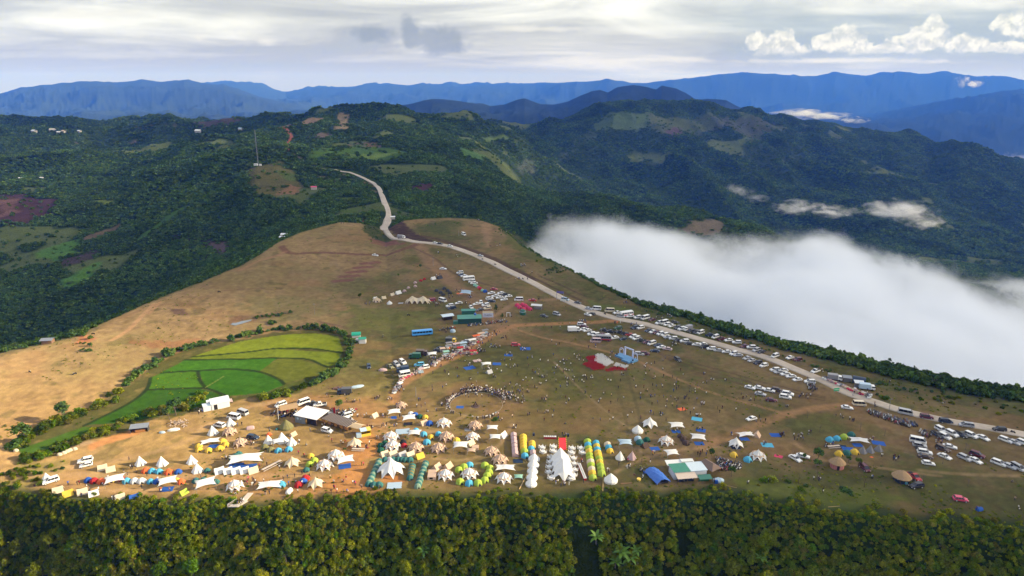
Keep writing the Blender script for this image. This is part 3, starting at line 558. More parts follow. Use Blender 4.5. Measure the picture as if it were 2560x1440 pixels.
def instancer(name, pts, kinds, protos, rots, scls, label, mat_kind='stuff'):
    """one object that draws many copies of a few plants (stuff nobody could count)"""
    me = bpy.data.meshes.new(name); me.vertices.add(len(pts)); me.vertices.foreach_set('co', np.asarray(pts, np.float32).ravel())
    a = me.attributes.new('pick', 'INT', 'POINT'); a.data.foreach_set('value', np.asarray(kinds, np.int32))
    a = me.attributes.new('turn', 'FLOAT_VECTOR', 'POINT'); a.data.foreach_set('vector', np.asarray(rots, np.float32).ravel())
    a = me.attributes.new('size', 'FLOAT_VECTOR', 'POINT'); a.data.foreach_set('vector', np.asarray(scls, np.float32).ravel())
    o = bpy.data.objects.new(name, me); COL.objects.link(o); tag(o, label, 'plants', kind='stuff')
    g = bpy.data.node_groups.new('plant_'+name, 'GeometryNodeTree'); g.interface.new_socket('Geometry', in_out='INPUT', socket_type='NodeSocketGeometry'); g.interface.new_socket('Geometry', in_out='OUTPUT', socket_type='NodeSocketGeometry')
    n = g.nodes; gi = n.new('NodeGroupInput'); go = n.new('NodeGroupOutput'); ip = n.new('GeometryNodeInstanceOnPoints'); jn = n.new('GeometryNodeJoinGeometry')
    for p in reversed(protos):
        ob = bpy.data.objects.new('source_'+p.name, p); oi = n.new('GeometryNodeObjectInfo'); oi.inputs['Object'].default_value = ob; oi.inputs['As Instance'].default_value = True; g.links.new(oi.outputs['Geometry'], jn.inputs[0])
    def attr(nm, ty):
        q = n.new('GeometryNodeInputNamedAttribute'); q.data_type = ty; q.inputs['Name'].default_value = nm; return q.outputs[0]
    ip.inputs['Pick Instance'].default_value = True
    g.links.new(gi.outputs[0], ip.inputs['Points']); g.links.new(jn.outputs[0], ip.inputs['Instance']); g.links.new(attr('pick', 'INT'), ip.inputs['Instance Index'])
    er = n.new('FunctionNodeEulerToRotation'); g.links.new(attr('turn', 'FLOAT_VECTOR'), er.inputs[0]); g.links.new(er.outputs[0], ip.inputs['Rotation']); g.links.new(attr('size', 'FLOAT_VECTOR'), ip.inputs['Scale'])
    g.links.new(ip.outputs[0], go.inputs[0]); md = o.modifiers.new('plants', 'NODES'); md.node_group = g; return o
FAR_TREES = [leaf_cloud('far_crown', 70, 1, .95, .75, .62, 100+i, 7, M_LEAF_FAR, .5, .3, 1.2) for i in range(5)]
NEAR_BUSH = [leaf_cloud('bush_crown', 330, 1, .85, .5, .26, 200+i, 9, M_LEAF_NEAR, .4, .1, 1.7, .14) for i in range(6)]
MID_BUSH = [leaf_cloud('mid_crown', 150, 1, .95, .6, .42, 240+i, 8, M_LEAF_FAR, .4, .2, 1.3) for i in range(4)]
RDS = np.array([[p[0], p[1]] for p in RW])
def near_road(x, y, d):
    m = np.zeros(len(x), bool); Y0, Y1 = RDS[:, 1].min()-d, RDS[:, 1].max()+d; k = np.nonzero((y > Y0) & (y < Y1) & (np.abs(x+60) < 900))[0]
    for c in np.array_split(k, max(1, len(k)//4000)):
        if len(c): m[c] = (np.hypot(x[c][:, None]-RDS[None, ::2, 0], y[c][:, None]-RDS[None, ::2, 1]).min(1) < d)
    return m
def hill_forest():
    # running horizon seen from above the camp: what lies more than 14 m under it is never seen
    cs = (H-CAMH)/YG[None, :]; run = np.maximum.accumulate(cs, axis=1); seen = (cs >= run-14/YG[None, :])
    area = np.gradient(XX, axis=0)*np.gradient(YY, axis=1)
    dens = np.where(YY < 900, 1/11., np.where(YY < 1800, 1/20., 1/38.))
    clear = smoothstep(np.maximum(COLR[..., 0]*1.1, COLR[..., 1]*.78), .058, .085)
    w = area*dens*seen*(YY > F_+6)*(YY < 3350)*(np.abs(XX/YY) < .86)*(1-.96*clear); w[:, :5] = 0
    right = smoothstep(XX/YY, .05, .12)
    border = (YY > F_-3)*(YY < F_+34)*right; w = w+area*border*.16
    lb = (YY > F_+0)*(YY < F_+16)*(1-right); w = w+area*lb*.08
    n = int(w.sum()); c = np.cumsum(w.ravel()); k = np.searchsorted(c, RNG.random(n)*c[-1]); i, j = np.unravel_index(k, w.shape)
    i = np.minimum(i, len(SG)-2); j = np.minimum(j, len(YG)-2); f = RNG.random(n); g = RNG.random(n)
    y = YG[j]+(YG[j+1]-YG[j])*g; x = (SG[i]+(SG[i+1]-SG[i])*f)*y; z = ground_z_arr(x, y)
    ff = np.interp(x/y, FARE[0], FARE[1]); isb = y < ff+34
    size = np.where(isb, RNG.uniform(1.1, 2.3, n), np.where(y < 900, RNG.uniform(1.7, 2.9, n), np.where(y < 1800, RNG.uniform(2.2, 3.7, n), RNG.uniform(3.0, 4.9, n))))
    size *= (.62+.76*fbm(x, y, 90, 4, 140))*RNG.uniform(.8, 1.2, n)
    ok = ~near_road(x, y, 9.0); x, y, z, size, isb = x[ok], y[ok], z[ok], size[ok], isb[ok]; n = len(x)
    size *= np.where(isb, .6+.55*smoothstep(x/y, .12, .42), 1); sc = np.stack([size, size, size*RNG.uniform(.55, 1.0, n)*np.where(isb, 1.3, 1)], 1); rot = np.stack([np.zeros(n), np.zeros(n), RNG.random(n)*6.28], 1)
    pts = np.stack([x, y, z-.1*size], 1)
    instancer('forest', pts, RNG.integers(0, 5, n), FAR_TREES, rot, sc, 'dense green forest covering the hills beyond the grassland')
    print('forest', n)
hill_forest()
def hedges():
    P, Sz = [], []
    lines_ = [([(44, 1122), (58, 1102), (110, 1072), (180, 1042), (250, 1012), (310, 972), (338, 940), (400, 905), (440, 880), (520, 860), (600, 845), (700, 826), (780, 822), (845, 832), (876, 858), (868, 900), (832, 936), (750, 978), (650, 998)], 1.9, .9, 3.0),
              ([(60, 1148), (110, 1142), (165, 1118), (225, 1092), (290, 1064), (345, 1042), (400, 1030), (470, 1015), (500, 990)], 1.7, 1.3, 3.5), ([(95, 1085), (150, 1058), (210, 1035)], 1.6, 1.5, 3), ([(130, 1125), (190, 1105), (300, 1060), (330, 1052)], 1.4, 1.2, 3),
              ([(0, 1205), (30, 1180), (60, 1215), (20, 1235)], 1.2, 1.2, 9), ([(60, 1175), (100, 1168), (150, 1160), (120, 1180)], .7, 1.0, 4), ([(640, 795), (690, 790), (725, 782), (735, 776)], 1.0, .9, 2.5), ([(655, 812), (690, 808)], 1.2, .9, 3),
              ([(200, 838), (300, 782), (400, 738), (500, 700), (600, 655), (690, 606), (760, 572)], 1.8, 1.2, 5), ([(150, 845), (200, 840), (215, 850)], 1.2, 1.2, 4), ([(905, 572), (930, 572), (960, 590), (940, 598)], .9, .9, 9), ([(1260, 585), (1310, 615), (1365, 650), (1400, 668)], 1.0, .9, 9),
              ([(1060, 565), (1110, 558), (1155, 558)], .7, .6, 6), ([(2100, 948), (2200, 960), (2300, 985), (2420, 1010), (2540, 1020)], 1.0, .8, 9), ([(2190, 990), (2230, 1000)], 1.2, .8, 4), ([(1600, 775), (1700, 800), (1800, 838), (1900, 872), (2000, 905), (2080, 930)], .8, .5, 2.2),
              ([(1850, 1225), (1900, 1215), (1960, 1225), (2000, 1240)], 1.3, .8, 6)]
    for pts, r, dens, wid in lines_:
        W = path_world(pts, 1.0)
        for p in W:
            for _ in range(RNG.poisson(dens)):
                q = p+RNG.normal(0, wid*.45, 2); P.append((q[0], q[1], ground_z(q[0], q[1])-.05)); Sz.append(r*RNG.uniform(.45, 1.15))
    for s in RNG.uniform(-.95, .95, 900):
        e = float(np.interp(s, SG, E_[:, 0])); q = e+RNG.normal(-.5, 1.5)
        if vnoise(np.array([s*40.]), np.array([3.3]), 9)[0] > .35: P.append((s*q, q, ground_z(s*q, q)-.1)); Sz.append(RNG.uniform(.4, 1.2))
    P = np.array(P); Sz = np.array(Sz); ok = ~near_road(P[:, 0], P[:, 1], 6.0); P, Sz = P[ok], Sz[ok]; n = len(P)
    instancer('shrubbery', P, np.where(P[:, 1] > 268, RNG.integers(6, 10, n), RNG.integers(0, 6, n)), NEAR_BUSH+MID_BUSH, np.stack([P[:, 0]*0, P[:, 0]*0, RNG.random(n)*6.28], 1), np.stack([Sz, Sz, Sz*RNG.uniform(.7, 1.2, n)], 1), 'low green shrubs along the paddies, the road and the rim')
    # tufts dotted over the pasture
    m = 2600; s = RNG.uniform(-.88, .88, m*3); e = np.interp(s, EDGE[0], EDGE[1]); f = np.interp(s, FARE[0], FARE[1]); y = e+(f-e)*RNG.random(m*3)**1.3; x = s*y
    keep = fbm(x, y, 25, 3, 150) > .56; x, y = x[keep][:m], y[keep][:m]; ok = ~near_road(x, y, 6.0); x, y = x[ok], y[ok]; n = len(x); sz = RNG.uniform(.15, .5, n)
    instancer('weeds', np.stack([x, y, ground_z_arr(x, y)-.05], 1), RNG.integers(0, 6, n), NEAR_BUSH, np.stack([x*0, x*0, RNG.random(n)*6.28], 1), np.stack([sz, sz, sz*.6], 1), 'small weeds dotted over the dry pasture')
hedges()
def rim(s): return np.interp(s, SG, E_[:, 0])
def cliff_plants():
    m = 34000; s = RNG.uniform(-.97, .97, m); e = rim(s); y = e-1-62*RNG.random(m)**1.25; x = s*y
    rock = (s > -.02) & (s < .55) & (fbm(x, (y-e)*.6, 11, 3, 160) > .60) & (y > e-16) & (y < e-5)
    x, y = x[~rock], y[~rock]; n = len(x); sz = RNG.uniform(.45, 1.5, n)*(.55+.45*smoothstep(rim(x/y)-y, 1, 9))
    instancer('undergrowth', np.stack([x, y, ground_z_arr(x, y)-.2], 1), RNG.integers(0, 6, n), NEAR_BUSH, np.stack([x*0, x*0, RNG.random(n)*6.28], 1), np.stack([sz, sz, sz*RNG.uniform(.8, 1.5, n)], 1), 'tangled green undergrowth covering the steep slope below the camp')
    # trees that stand out of it
    crowns = [leaf_cloud('slope_crown', 1300, 2.3, 2.5, 3.9, .40, 300+i, 15+i % 4, M_LEAF_NEAR, .35, .05, 1.7, .12) for i in range(6)]
    trunks = [trunk_mesh('slope_trunk', 4.0, .16, 400+i) for i in range(3)]
    pts = []; tries = 0
    while len(pts) < 285 and tries < 20000:
        tries += 1; s = RNG.uniform(-.9, .9); e = rim(s); y = e-8-34*RNG.random(); x = s*y
        if 0 < s < .5 and y > e-13 and RNG.random() < .75: continue
        if min((math.hypot(x-a, y-b) for a, b in pts), default=9) < 4.4: continue
        pts.append((x, y))
    lab = {0: 'leafy tree crowded among others on the sunlit left of the steep slope', 1: 'leafy tree crowded among others on the middle of the steep slope', 2: 'dark leafy tree crowded among others on the shaded right of the steep slope'}
    for x, y in pts:
        z = ground_z(x, y); k = 0 if x < -40 else 1 if x < 60 else 2; sc = .42+.75*RNG.random()**1.8
        r = bpy.data.objects.new('tree', None); COL.objects.link(r); r.location = (x, y, z-.3); r.rotation_euler[2] = RNG.random()*6.28; r.scale = (sc, sc, sc*RNG.uniform(.85, 1.3))
        tag(r, lab[k], 'tree', ('trees on the sunlit left slope', 'trees on the middle slope', 'trees on the shaded right slope')[k])
        put('trunk', trunks[int(RNG.integers(3))], r); put('crown', crowns[int(RNG.integers(6))], r)
cliff_plants()
def rocks():
    M = simple_mat('rock', (.11, .10, .085), .95, .4, .6); r = random.Random(5)
    protos = []
    for i in range(4):
        bm = bmesh.new(); bmesh.ops.create_icosphere(bm, subdivisions=3, radius=1)
        for v in bm.verts: v.co *= .7+.6*float(fbm(np.array([v.co.x*1.0+i*9+5]), np.array([v.co.y+v.co.z*1.7+5]), .8, 3, 170)[0]); v.co.z *= 1.3
        me = bpy.data.meshes.new('rock'); bm.to_mesh(me); bm.free(); me.materials.append(M); protos.append(me)
    spots = [(1360, 1346), (1425, 1338), (1510, 1334), (1578, 1330), (1632, 1352), (1700, 1340)]
    for u, v in spots:
        p = hit(u, v); o = put('rock', protos[r.randrange(4)], None, (p.x, p.y+.9, p.z), r.random()*6, (r.uniform(2.0, 3.4), r.uniform(1.5, 2.0), r.uniform(2.0, 3.4)))
        tag(o, 'grey rock face showing through the shaded slope below the marquee', 'rock', 'rocks in the slope')

# ---------------------------------------------------------------- models of the things on the plateau
PAL = {'h': ('bright blue', (.06, .27, .66)), 'w': ('white', (.78, .78, .76)), 'k': ('black', (.022, .024, .03)), 'e': ('grey', (.24, .24, .25)), 'g': ('silver', (.42, .43, .45)), 'r': ('red', (.42, .03, .03)), 'm': ('maroon', (.11, .02, .035)),
       'b': ('blue', (.03, .11, .42)), 'n': ('green', (.02, .10, .06)), 'y': ('yellow', (.72, .50, .07)), 'o': ('orange', (.75, .16, .05)), 't': ('beige', (.60, .44, .33)), 'p': ('mauve', (.52, .38, .38)), 'l': ('lime', (.38, .50, .07)),
       'c': ('light blue', (.10, .42, .62)), 'a': ('teal', (.045, .16, .15)), 'q': ('dark blue', (.015, .035, .075)), 'v': ('olive', (.20, .19, .08)), 'i': ('pink', (.62, .07, .14)), 'u': ('cream', (.68, .58, .42)), 'x': ('brown', (.09, .06, .045)), 'z': ('pale blue', (.42, .55, .66)), 'd': ('dark grey', (.06, .065, .07)), 'j': ('grey-green', (.20, .30, .22)), 'f': ('mint', (.28, .52, .42))}
_mc = {}
def paint_m(c):
    if ('p', c) not in _mc: _mc['p', c] = simple_mat('paint_'+PAL[c][0].replace(' ', '_'), PAL[c][1], .32, .05, .3, 0, .5)
    return _mc['p', c]
def cloth_m(c, tr=.22):
    if ('c', c) not in _mc: _mc['c', c] = simple_mat('cloth_'+PAL[c][0].replace(' ', '_'), PAL[c][1], .85, .06, .8, 0, .2, tr)
    return _mc['c', c]
def sm(name, col, rough=.7, var=.12, sc=1.0, metal=0.0):
    if name not in _mc: _mc[name] = simple_mat(name, col, rough, var, sc, metal)
    return _mc[name]
GLASS = simple_mat('tinted_glass', (.012, .016, .022), .12, .05, 1, 0, .6); TYRE = simple_mat('tyre_rubber', (.02, .02, .02), .9); LAMP = simple_mat('lamp_lens', (.75, .75, .72), .15, .05, 1, 0, .8)
DARK = simple_mat('dark_opening', (.02, .018, .02), .9); POLE = simple_mat('metal_pole', (.30, .30, .30), .5, .1, 1, .5); BAMBOO = simple_mat('bamboo', (.46, .32, .15), .8, .2, 2); WOOD = simple_mat('wood', (.22, .13, .07), .85, .3, 2)
SKIN = simple_mat('skin', (.36, .20, .13), .7); HAIR = simple_mat('dark_hair', (.012, .01, .01), .6); TROUSER = simple_mat('dark_trousers', (.03, .035, .05), .9)

def rring(x, hw, z0, z1, r=.16):
    r = min(r, hw*.5, (z1-z0)*.45)
    return [(x, -hw, z0+r), (x, -hw+r*.7, z0), (x, hw-r*.7, z0), (x, hw, z0+r), (x, hw*.985, z1-r), (x, hw-r, z1), (x, -hw+r, z1), (x, -hw*.985, z1-r)]
CARS = { # L, W, H, belt, profile of the body (x fraction, top z), cabin base x0,x1, roof x0,x1
 's': (4.6, 1.8, 1.46, .92, [(-.5, .78), (-.47, .98), (-.28, 1.0), (.12, .98), (.40, .84), (.48, .70), (.5, .55)], (-.40, .22), (-.24, .06)),
 'h': (4.1, 1.75, 1.52, .95, [(-.5, .85), (-.48, 1.02), (.14, 1.0), (.38, .88), (.48, .72), (.5, .55)], (-.47, .26), (-.38, .08)),
 'u': (4.7, 1.88, 1.78, 1.08, [(-.5, .9), (-.48, 1.16), (.16, 1.14), (.40, 1.05), (.48, .90), (.5, .62)], (-.475, .27), (-.42, .10)),
 'm': (4.9, 1.85, 1.85, 1.08, [(-.5, .9), (-.49, 1.15), (.2, 1.12), (.42, .96), (.49, .8), (.5, .55)], (-.485, .36), (-.44, .16)),
 'v': (5.4, 1.95, 2.28, 1.25, [(-.5, 1.0), (-.49, 1.35), (.3, 1.32), (.46, 1.1), (.5, .8), (.5, .5)], (-.488, .46), (-.455, .30)),
 'p': (5.2, 1.85, 1.78, 1.08, [(-.5, .85), (-.49, 1.06), (-.14, 1.08), (.18, 1.08), (.42, 1.0), (.49, .85), (.5, .6)], (-.12, .28), (-.07, .12))}
def car_parts(ty):
    L, W, Hh, belt, prof, cb, rf = CARS[ty]; hw = W/2
    b = MB(); rings = [rring(x*L, hw*(.93 if abs(x) > .46 else 1), .28, z) for x, z in prof]; b.loft(rings, 0)
    x0, x1 = rf[0]*L, rf[1]*L; rw = hw*.80 if ty != 'v' else hw*.88
    b.loft([[(x0, -rw, Hh-.07), (x1, -rw, Hh-.07), (x1, rw, Hh-.07), (x0, rw, Hh-.07)], [(x0+.08, -rw+.06, Hh), (x1-.10, -rw+.06, Hh), (x1-.10, rw-.06, Hh), (x0+.08, rw-.06, Hh)]], 0)
    cx = [cb[0]*L, cb[1]*L]; bz = belt-.02; gw = hw*.93
    def edge(fx): return (cx[0]+(cx[1]-cx[0])*fx, x0+(x1-x0)*fx)
    for fx, wdt in ((0.0, .09), (.36, .05), (.68, .05), (1.0, .09)):     # pillars
        xb, xt = edge(fx)
        for sgn in (-1, 1): b.cyl((xb, sgn*gw, bz), (xt, sgn*(rw-.01), Hh-.05), wdt*.6, None, 4)
    if ty == 'p': b.box((-.32*L, 0, 1.07), (.30*L, W*.84, .04), 2)
    if ty == 'm': b.box((-.1*L, .62, Hh+.05), (1.8, .05, .05), 2); b.box((-.1*L, -.62, Hh+.05), (1.8, .05, .05), 2)
    for sgn in (-1, 1): b.box((cb[1]*L-.25, sgn*(hw+.06), belt+.06), (.12, .16, .12), 0)
    b.box((.5*L-.01, 0, .52), (.06, W*.55, .16), 2); b.box((-.5*L, 0, .45), (.06, W*.8, .16), 2)
    g = MB(); g.loft([[(cx[0], -gw, bz), (cx[1], -gw, bz), (cx[1], gw, bz), (cx[0], gw, bz)], [(x0+.02, -rw+.03, Hh-.06), (x1, -rw+.03, Hh-.06), (x1, rw-.03, Hh-.06), (x0+.02, rw-.03, Hh-.06)]], 1)
    wr = .33 if ty in 'sh' else .37; ws = []
    for sx in (-.30, .32):
        for sy in (-1, 1):
            m = MB(); y = sy*(hw-.10); m.cyl((sx*L, y-.11, wr), (sx*L, y+.11, wr), wr, None, 12, 2); m.cyl((sx*L, y+sy*.10, wr), (sx*L, y+sy*.125, wr), wr*.58, None, 8, 3); ws.append(m)
    hl = []
    for sy in (-1, 1): m = MB(); m.box((.485*L, sy*hw*.72, belt*.68), (.14, .30, .15), 3); hl.append(m)
    return b, g, ws, hl
def merged(*ms):
    r = MB()
    for m in ms: o = len(r.v); r.v += m.v; r.f += [tuple(i+o for i in f) for f in m.f]; r.mi += m.mi
    return r
CARM = {}
def car_meshes(ty):
    if ty not in CARM:
        b, g, ws, hl = car_parts(ty); mats = [paint_m('w'), GLASS, TYRE, LAMP]
        CARM[ty] = dict(whole=merged(b, g, *ws, *hl).mesh('vehicle_'+ty, mats), body=b.mesh('body', mats), window=g.mesh('window', mats), wheel=[w.mesh('wheel', mats) for w in ws], headlight=[h.mesh('headlight', mats) for h in hl])
    return CARM[ty]
def recolor(o, idx, mat):
    o.material_slots[idx].link = 'OBJECT'; o.material_slots[idx].material = mat
CNAME = {'s': 'sedan', 'h': 'hatchback', 'u': 'suv', 'm': 'minivan', 'v': 'minibus', 'p': 'pickup'}
ZUP = Vector((0, 0, 1))
def seat(o, u, v, head, lift=0.0):
    """stand a thing on the land at a photo point, tilted with the slope"""
    p = hit(u, v); x, y = p.x, p.y; d = 1.2
    nx = (ground_z(x-d, y)-ground_z(x+d, y))/(2*d); ny = (ground_z(x, y-d)-ground_z(x, y+d))/(2*d)
    q = ZUP.rotation_difference(Vector((nx*.8, ny*.8, 1)).normalized()); o.rotation_mode = 'QUATERNION'
    from mathutils import Quaternion
    o.rotation_quaternion = q @ Quaternion(ZUP, math.radians(head)); o.location = (x, y, p.z+lift); return o
def add_car(ty, u, v, head, c, label, group=None, near=None):
    near = v > 1035 if near is None else near; M = car_meshes(ty); nm = CNAME[ty]; head += random.uniform(-5, 5)
    if near:
        r = bpy.data.objects.new(nm, None); COL.objects.link(r); b = put('body', M['body'], r); recolor(b, 0, paint_m(c)); put('window', M['window'], r)
        for w in M['wheel']: put('wheel', w, r)
        for w in M['headlight']: put('headlight', w, r)
    else: r = put(nm, M['whole']); recolor(r, 0, paint_m(c))
    seat(r, u, v, head, .05); s = random.uniform(.97, 1.04); r.scale = (s, s, s); return tag(r, label, 'car' if ty in 'shum' else 'pickup' if ty == 'p' else 'minibus', group)
ORD = ['first', 'second', 'third', 'fourth', 'fifth', 'sixth', 'seventh', 'eighth', 'ninth', 'tenth', 'eleventh', 'twelfth', 'thirteenth', 'fourteenth', 'fifteenth', 'sixteenth', 'seventeenth', 'eighteenth', 'nineteenth', 'twentieth', 'twenty-first', 'twenty-second', 'twenty-third', 'twenty-fourth', 'twenty-fifth', 'twenty-sixth']
def labelled(items, kinds, area, key=0, side='left'):
    """(kind letter, u, v, ...) rows -> a label for each that no other carries: its looks, its rank from one side and the area"""
    out = {}
    by = {}
    for i, it in enumerate(items): by.setdefault((it[0], it[-1]), []).append(i)
    for (k, c), ids in by.items():
        ids.sort(key=lambda i: items[i][1] if side in ('left', 'right') else items[i][2]); 
        if side in ('right', 'bottom'): ids = ids[::-1]
        nm = f'{PAL[c][0]} {kinds[k]}'
        for r, i in enumerate(ids):
            out[i] = f'only {nm} {area}' if len(ids) == 1 else f'{nm}, {ORD[r]} from {side} {area}'
    return [out[i] for i in range(len(items))]
def parse(s):
    out = []
    for ln in s.replace('\n', ';').split(';'):
        t = ln.split()
        if t: out.append(tuple([t[0]]+[float(x) for x in t[1:-1]]+[t[-1]]))
    return out
def cars(s, area, side='left'):
    it = parse(s); labs = labelled(it, CNAME, area, side=side)
    for (ty, u, v, h, c), l in zip(it, labs): add_car(ty, u, v, h, c, l, 'cars '+area)

# ---- tents
def arc_rows(prof, n, rfun, zfun=None): return None
def star_canopy(m, R, Hh, n, valley_r=.74, valley_z=1.35, mi=0, sx=1.0, sy=1.0, cx=0, cy=0, mast=True):
    K = 2*n*2; fr = [.035, .12, .25, .42, .60, .78, .9, 1.0]; rings = []
    for f in fr:
        ring = []
        for k in range(K):
            a = 2*math.pi*k/K; c = .5+.5*math.cos(n*a)         # 1 at a tip, 0 in a valley
            c = c**1.6; rr = R*(valley_r+(1-valley_r)*c)*f; ze = valley_z*(1-c)+.03*c
            g = 1-(1-f)**1.25; zc = Hh+(ze-Hh)*(f**.72 if c < .5 else f**.62)
            sag = -.05*Hh*math.sin(math.pi*f)*(1-c)
            ring.append((cx+math.cos(a)*rr*sx, cy+math.sin(a)*rr*sy, max(zc+sag, .02)))
        rings.append(ring)
    m.loft(rings, mi, (True, False))
def star_tent(R=3.2, Hh=3.3, n=8, wall=True):
    c = MB(); star_canopy(c, R, Hh, n); w = MB()
    if wall:
        rw = R*.66; zt = 1.75
        for k in range(n):
            a0 = 2*math.pi*k/n; a1 = 2*math.pi*(k+1)/n; p0 = (math.cos(a0)*rw, math.sin(a0)*rw); p1 = (math.cos(a1)*rw, math.sin(a1)*rw)
            w.quad((*p0, 0), (*p1, 0), (*p1, zt), (*p0, zt), 0)
            mx, my = (p0[0]+p1[0])/2*1.015, (p0[1]+p1[1])/2*1.015; dx, dy = (p1[0]-p0[0])*.36, (p1[1]-p0[1])*.36; P = []
            for t in range(9): an = math.pi*t/8; P.append((mx+dx*math.cos(an), my+dy*math.cos(an), .55+.62*math.sin(an)))
            P += [(mx-dx, my-dy, .42), (mx+dx, my+dy, .42)]; w.add(P, [tuple(range(len(P)))], 1)
    p = MB(); p.cyl((0, 0, 0), (0, 0, Hh+.25), .05, None, 6)
    for k in range(n): a = 2*math.pi*k/n; p.cyl((math.cos(a)*R, math.sin(a)*R, .05), (math.cos(a)*R*1.22, math.sin(a)*R*1.22, 0), .02, None, 3)
    return c, w, p
def tent_defs():
    T = {}
    c, w, p = star_tent(); T['S'] = [('canopy', c, 0), ('wall', w, 1), ('pole', p, 2)]
    c, w, p = star_tent(3.4, 4.0, 6, False); T['O'] = [('canopy', c, 0), ('pole', p, 2)]
    m = MB(); n = 6; R = 2.0; m.loft([[(math.cos(2*math.pi*k/n)*R*f, math.sin(2*math.pi*k/n)*R*f, z) for k in range(n)] for f, z in ((1, 0), (.8, .62), (.42, 1.75), (.03, 3.1))], 0)
    m.add([(R*.62, -R*.62, .05), (R*.25, -R*.93, .05), (.05*R, -.16*R, 2.3)], [(0, 1, 2)], 1); T['C'] = [('canvas', m, 0)]
    m = MB(); n = 12; R = 2.3; m.loft([[(math.cos(2*math.pi*k/n)*R*f, math.sin(2*math.pi*k/n)*R*f, z) for k in range(n)] for f, z in ((1, 0), (1.0, .6), (.97, .72), (.55, 1.75), (.22, 2.5), (.03, 2.95))], 0)
    m.add([(.5, -R*.985, .02), (-.5, -R*.985, .02), (-.02, -R*.72, 1.45)], [(0, 1, 2)], 1); T['B'] = [('canvas', m, 0)]
    m = MB(); L, W, h = 1.35, 1.15, 1.55
    m.loft([[(-L, -W, 0), (-L*.94, 0, h*.97), (-L, W, 0)], [(0, -W*1.03, 0), (0, 0, h*.90), (0, W*1.03, 0)], [(L, -W, 0), (L*.94, 0, h*.97), (L, W, 0)]], 0, (True, True), False)
    m.add([(L+.02, -W*.6, .05), (L+.02, W*.6, .05), (L*.95+.03, 0, h*.8)], [(0, 1, 2)], 1); T['R'] = [('canvas', m, 0)]
    m = MB(); n = 6; R = 1.25; m.loft([[(math.cos(2*math.pi*(k+.5)/n)*R*f, math.sin(2*math.pi*(k+.5)/n)*R*f, z) for k in range(n)] for f, z in ((1, 0), (.93, .38), (.76, .78), (.45, 1.12), (.05, 1.28))], 0)
    a = math.radians(-60); m.add([(math.cos(a-.3)*R*.99, math.sin(a-.3)*R*.99, .06), (math.cos(a+.3)*R*.99, math.sin(a+.3)*R*.99, .06), (math.cos(a)*R*.82, math.sin(a)*R*.82, .75)], [(0, 1, 2)], 1)
    for k in range(6): a = 2*math.pi*(k+.5)/n; m.cyl((math.cos(a)*R*.93, math.sin(a)*R*.93, .40), (math.cos(a)*R*.45, math.sin(a)*R*.45, 1.14), .022, None, 3, 0)
    T['D'] = [('canvas', m, 0)]
    m = MB(); L, W, h = 1.25, 1.15, 1.0
    m.loft([[(-L, -W, 0), (-L, -W*.93, h), (-L*.92, 0, 1.55), (-L, W*.93, h), (-L, W, 0)], [(L, -W, 0), (L, -W*.93, h), (L*.92, 0, 1.55), (L, W*.93, h), (L, W, 0)]], 0, (True, True), False)
    m.add([(L*.3, -W*1.01, .3), (-L*.5, -W*1.01, .3), (-L*.5, -W*.96, .85), (L*.3, -W*.96, .85)], [(0, 1, 2, 3)], 1); T['Q'] = [('canvas', m, 0)]
    m = MB(); m.loft([[(x, math.cos(a)*1.2*s, math.sin(a)*1.5*s) for a in (math.pi*k/8 for k in range(9))] for x, s in ((-1.9, .55), (-1.5, .92), (-.5, 1), (.5, 1), (1.5, .92), (1.9, .55))], 0, (True, True), False)
    m.add([(1.93, math.cos(a)*.5, math.sin(a)*.7) for a in (math.pi*k/6 for k in range(7))], [tuple(range(7))], 1); T['U'] = [('canvas', m, 0)]
    # stretched rain sheet on two masts and four low corners
    def tarp(W, D, hi, lo, twin=False):
        s = MB(); n = 12; P = []
        for i in range(n+1):
            for j in range(n+1):
                x = (i/n-.5)*2; y = (j/n-.5)*2; ridge = hi-(hi-lo)*abs(y)**1.15; sag = .30*math.sin(math.pi*(abs(y)))-.25*(1-abs(y))*(1-x*x)
                if twin: sag -= .55*math.exp(-(x/.30)**2)*(1-.3*abs(y))
                P.append((x*W/2*(1.0-.17*(1-y*y)*(abs(y) > .02)+.10*y*y), y*D/2*(1.06-.26*(1-x*x)), ridge-sag*.8-abs(x)**3*.25*(1-abs(y))-.25*(x*y)**2))
        s.add(P, [(i*(n+1)+j, (i+1)*(n+1)+j, (i+1)*(n+1)+j+1, i*(n+1)+j+1) for i in range(n) for j in range(n)], 0)
        ps = []
        for x, y, z, ex in ((-W/2, 0, hi-.1, -1), (W/2, 0, hi-.1, 1), (-W/2, -D/2, lo, 0), (W/2, -D/2, lo, 0), (-W/2, D/2, lo, 0), (W/2, D/2, lo, 0)):
            p = MB(); p.cyl((x*.97, y*.97, 0), (x*.97, y*.97, z), .045, None, 5, 2); ps.append(('pole', p, 2))
        g = MB()
        for x, y, z in ((-W/2, 0, hi-.1), (W/2, 0, hi-.1), (-W/2, -D/2, lo), (W/2, -D/2, lo), (-W/2, D/2, lo), (W/2, D/2, lo)): g.cyl((x, y, z), (x*1.35, y*1.4, 0), .018, None, 3, 2)
        return [('sheet', s, 0)]+ps+[('guy_line', g, 2)]
    T['T'] = tarp(5.2, 4.2, 2.7, 1.9); T['W'] = tarp(10.5, 5.6, 3.0, 2.1, True); T['F'] = tarp(3.6, 3.0, 2.2, 1.9)
    s = MB(); n = 8; P = [((i/n-.5)*3.4+.05*math.sin(j*2.1), (j/n-.5)*2.6+.06*math.sin(i*1.7), .05+.03*math.sin(i*1.3+j*2.2)) for i in range(n+1) for j in range(n+1)]
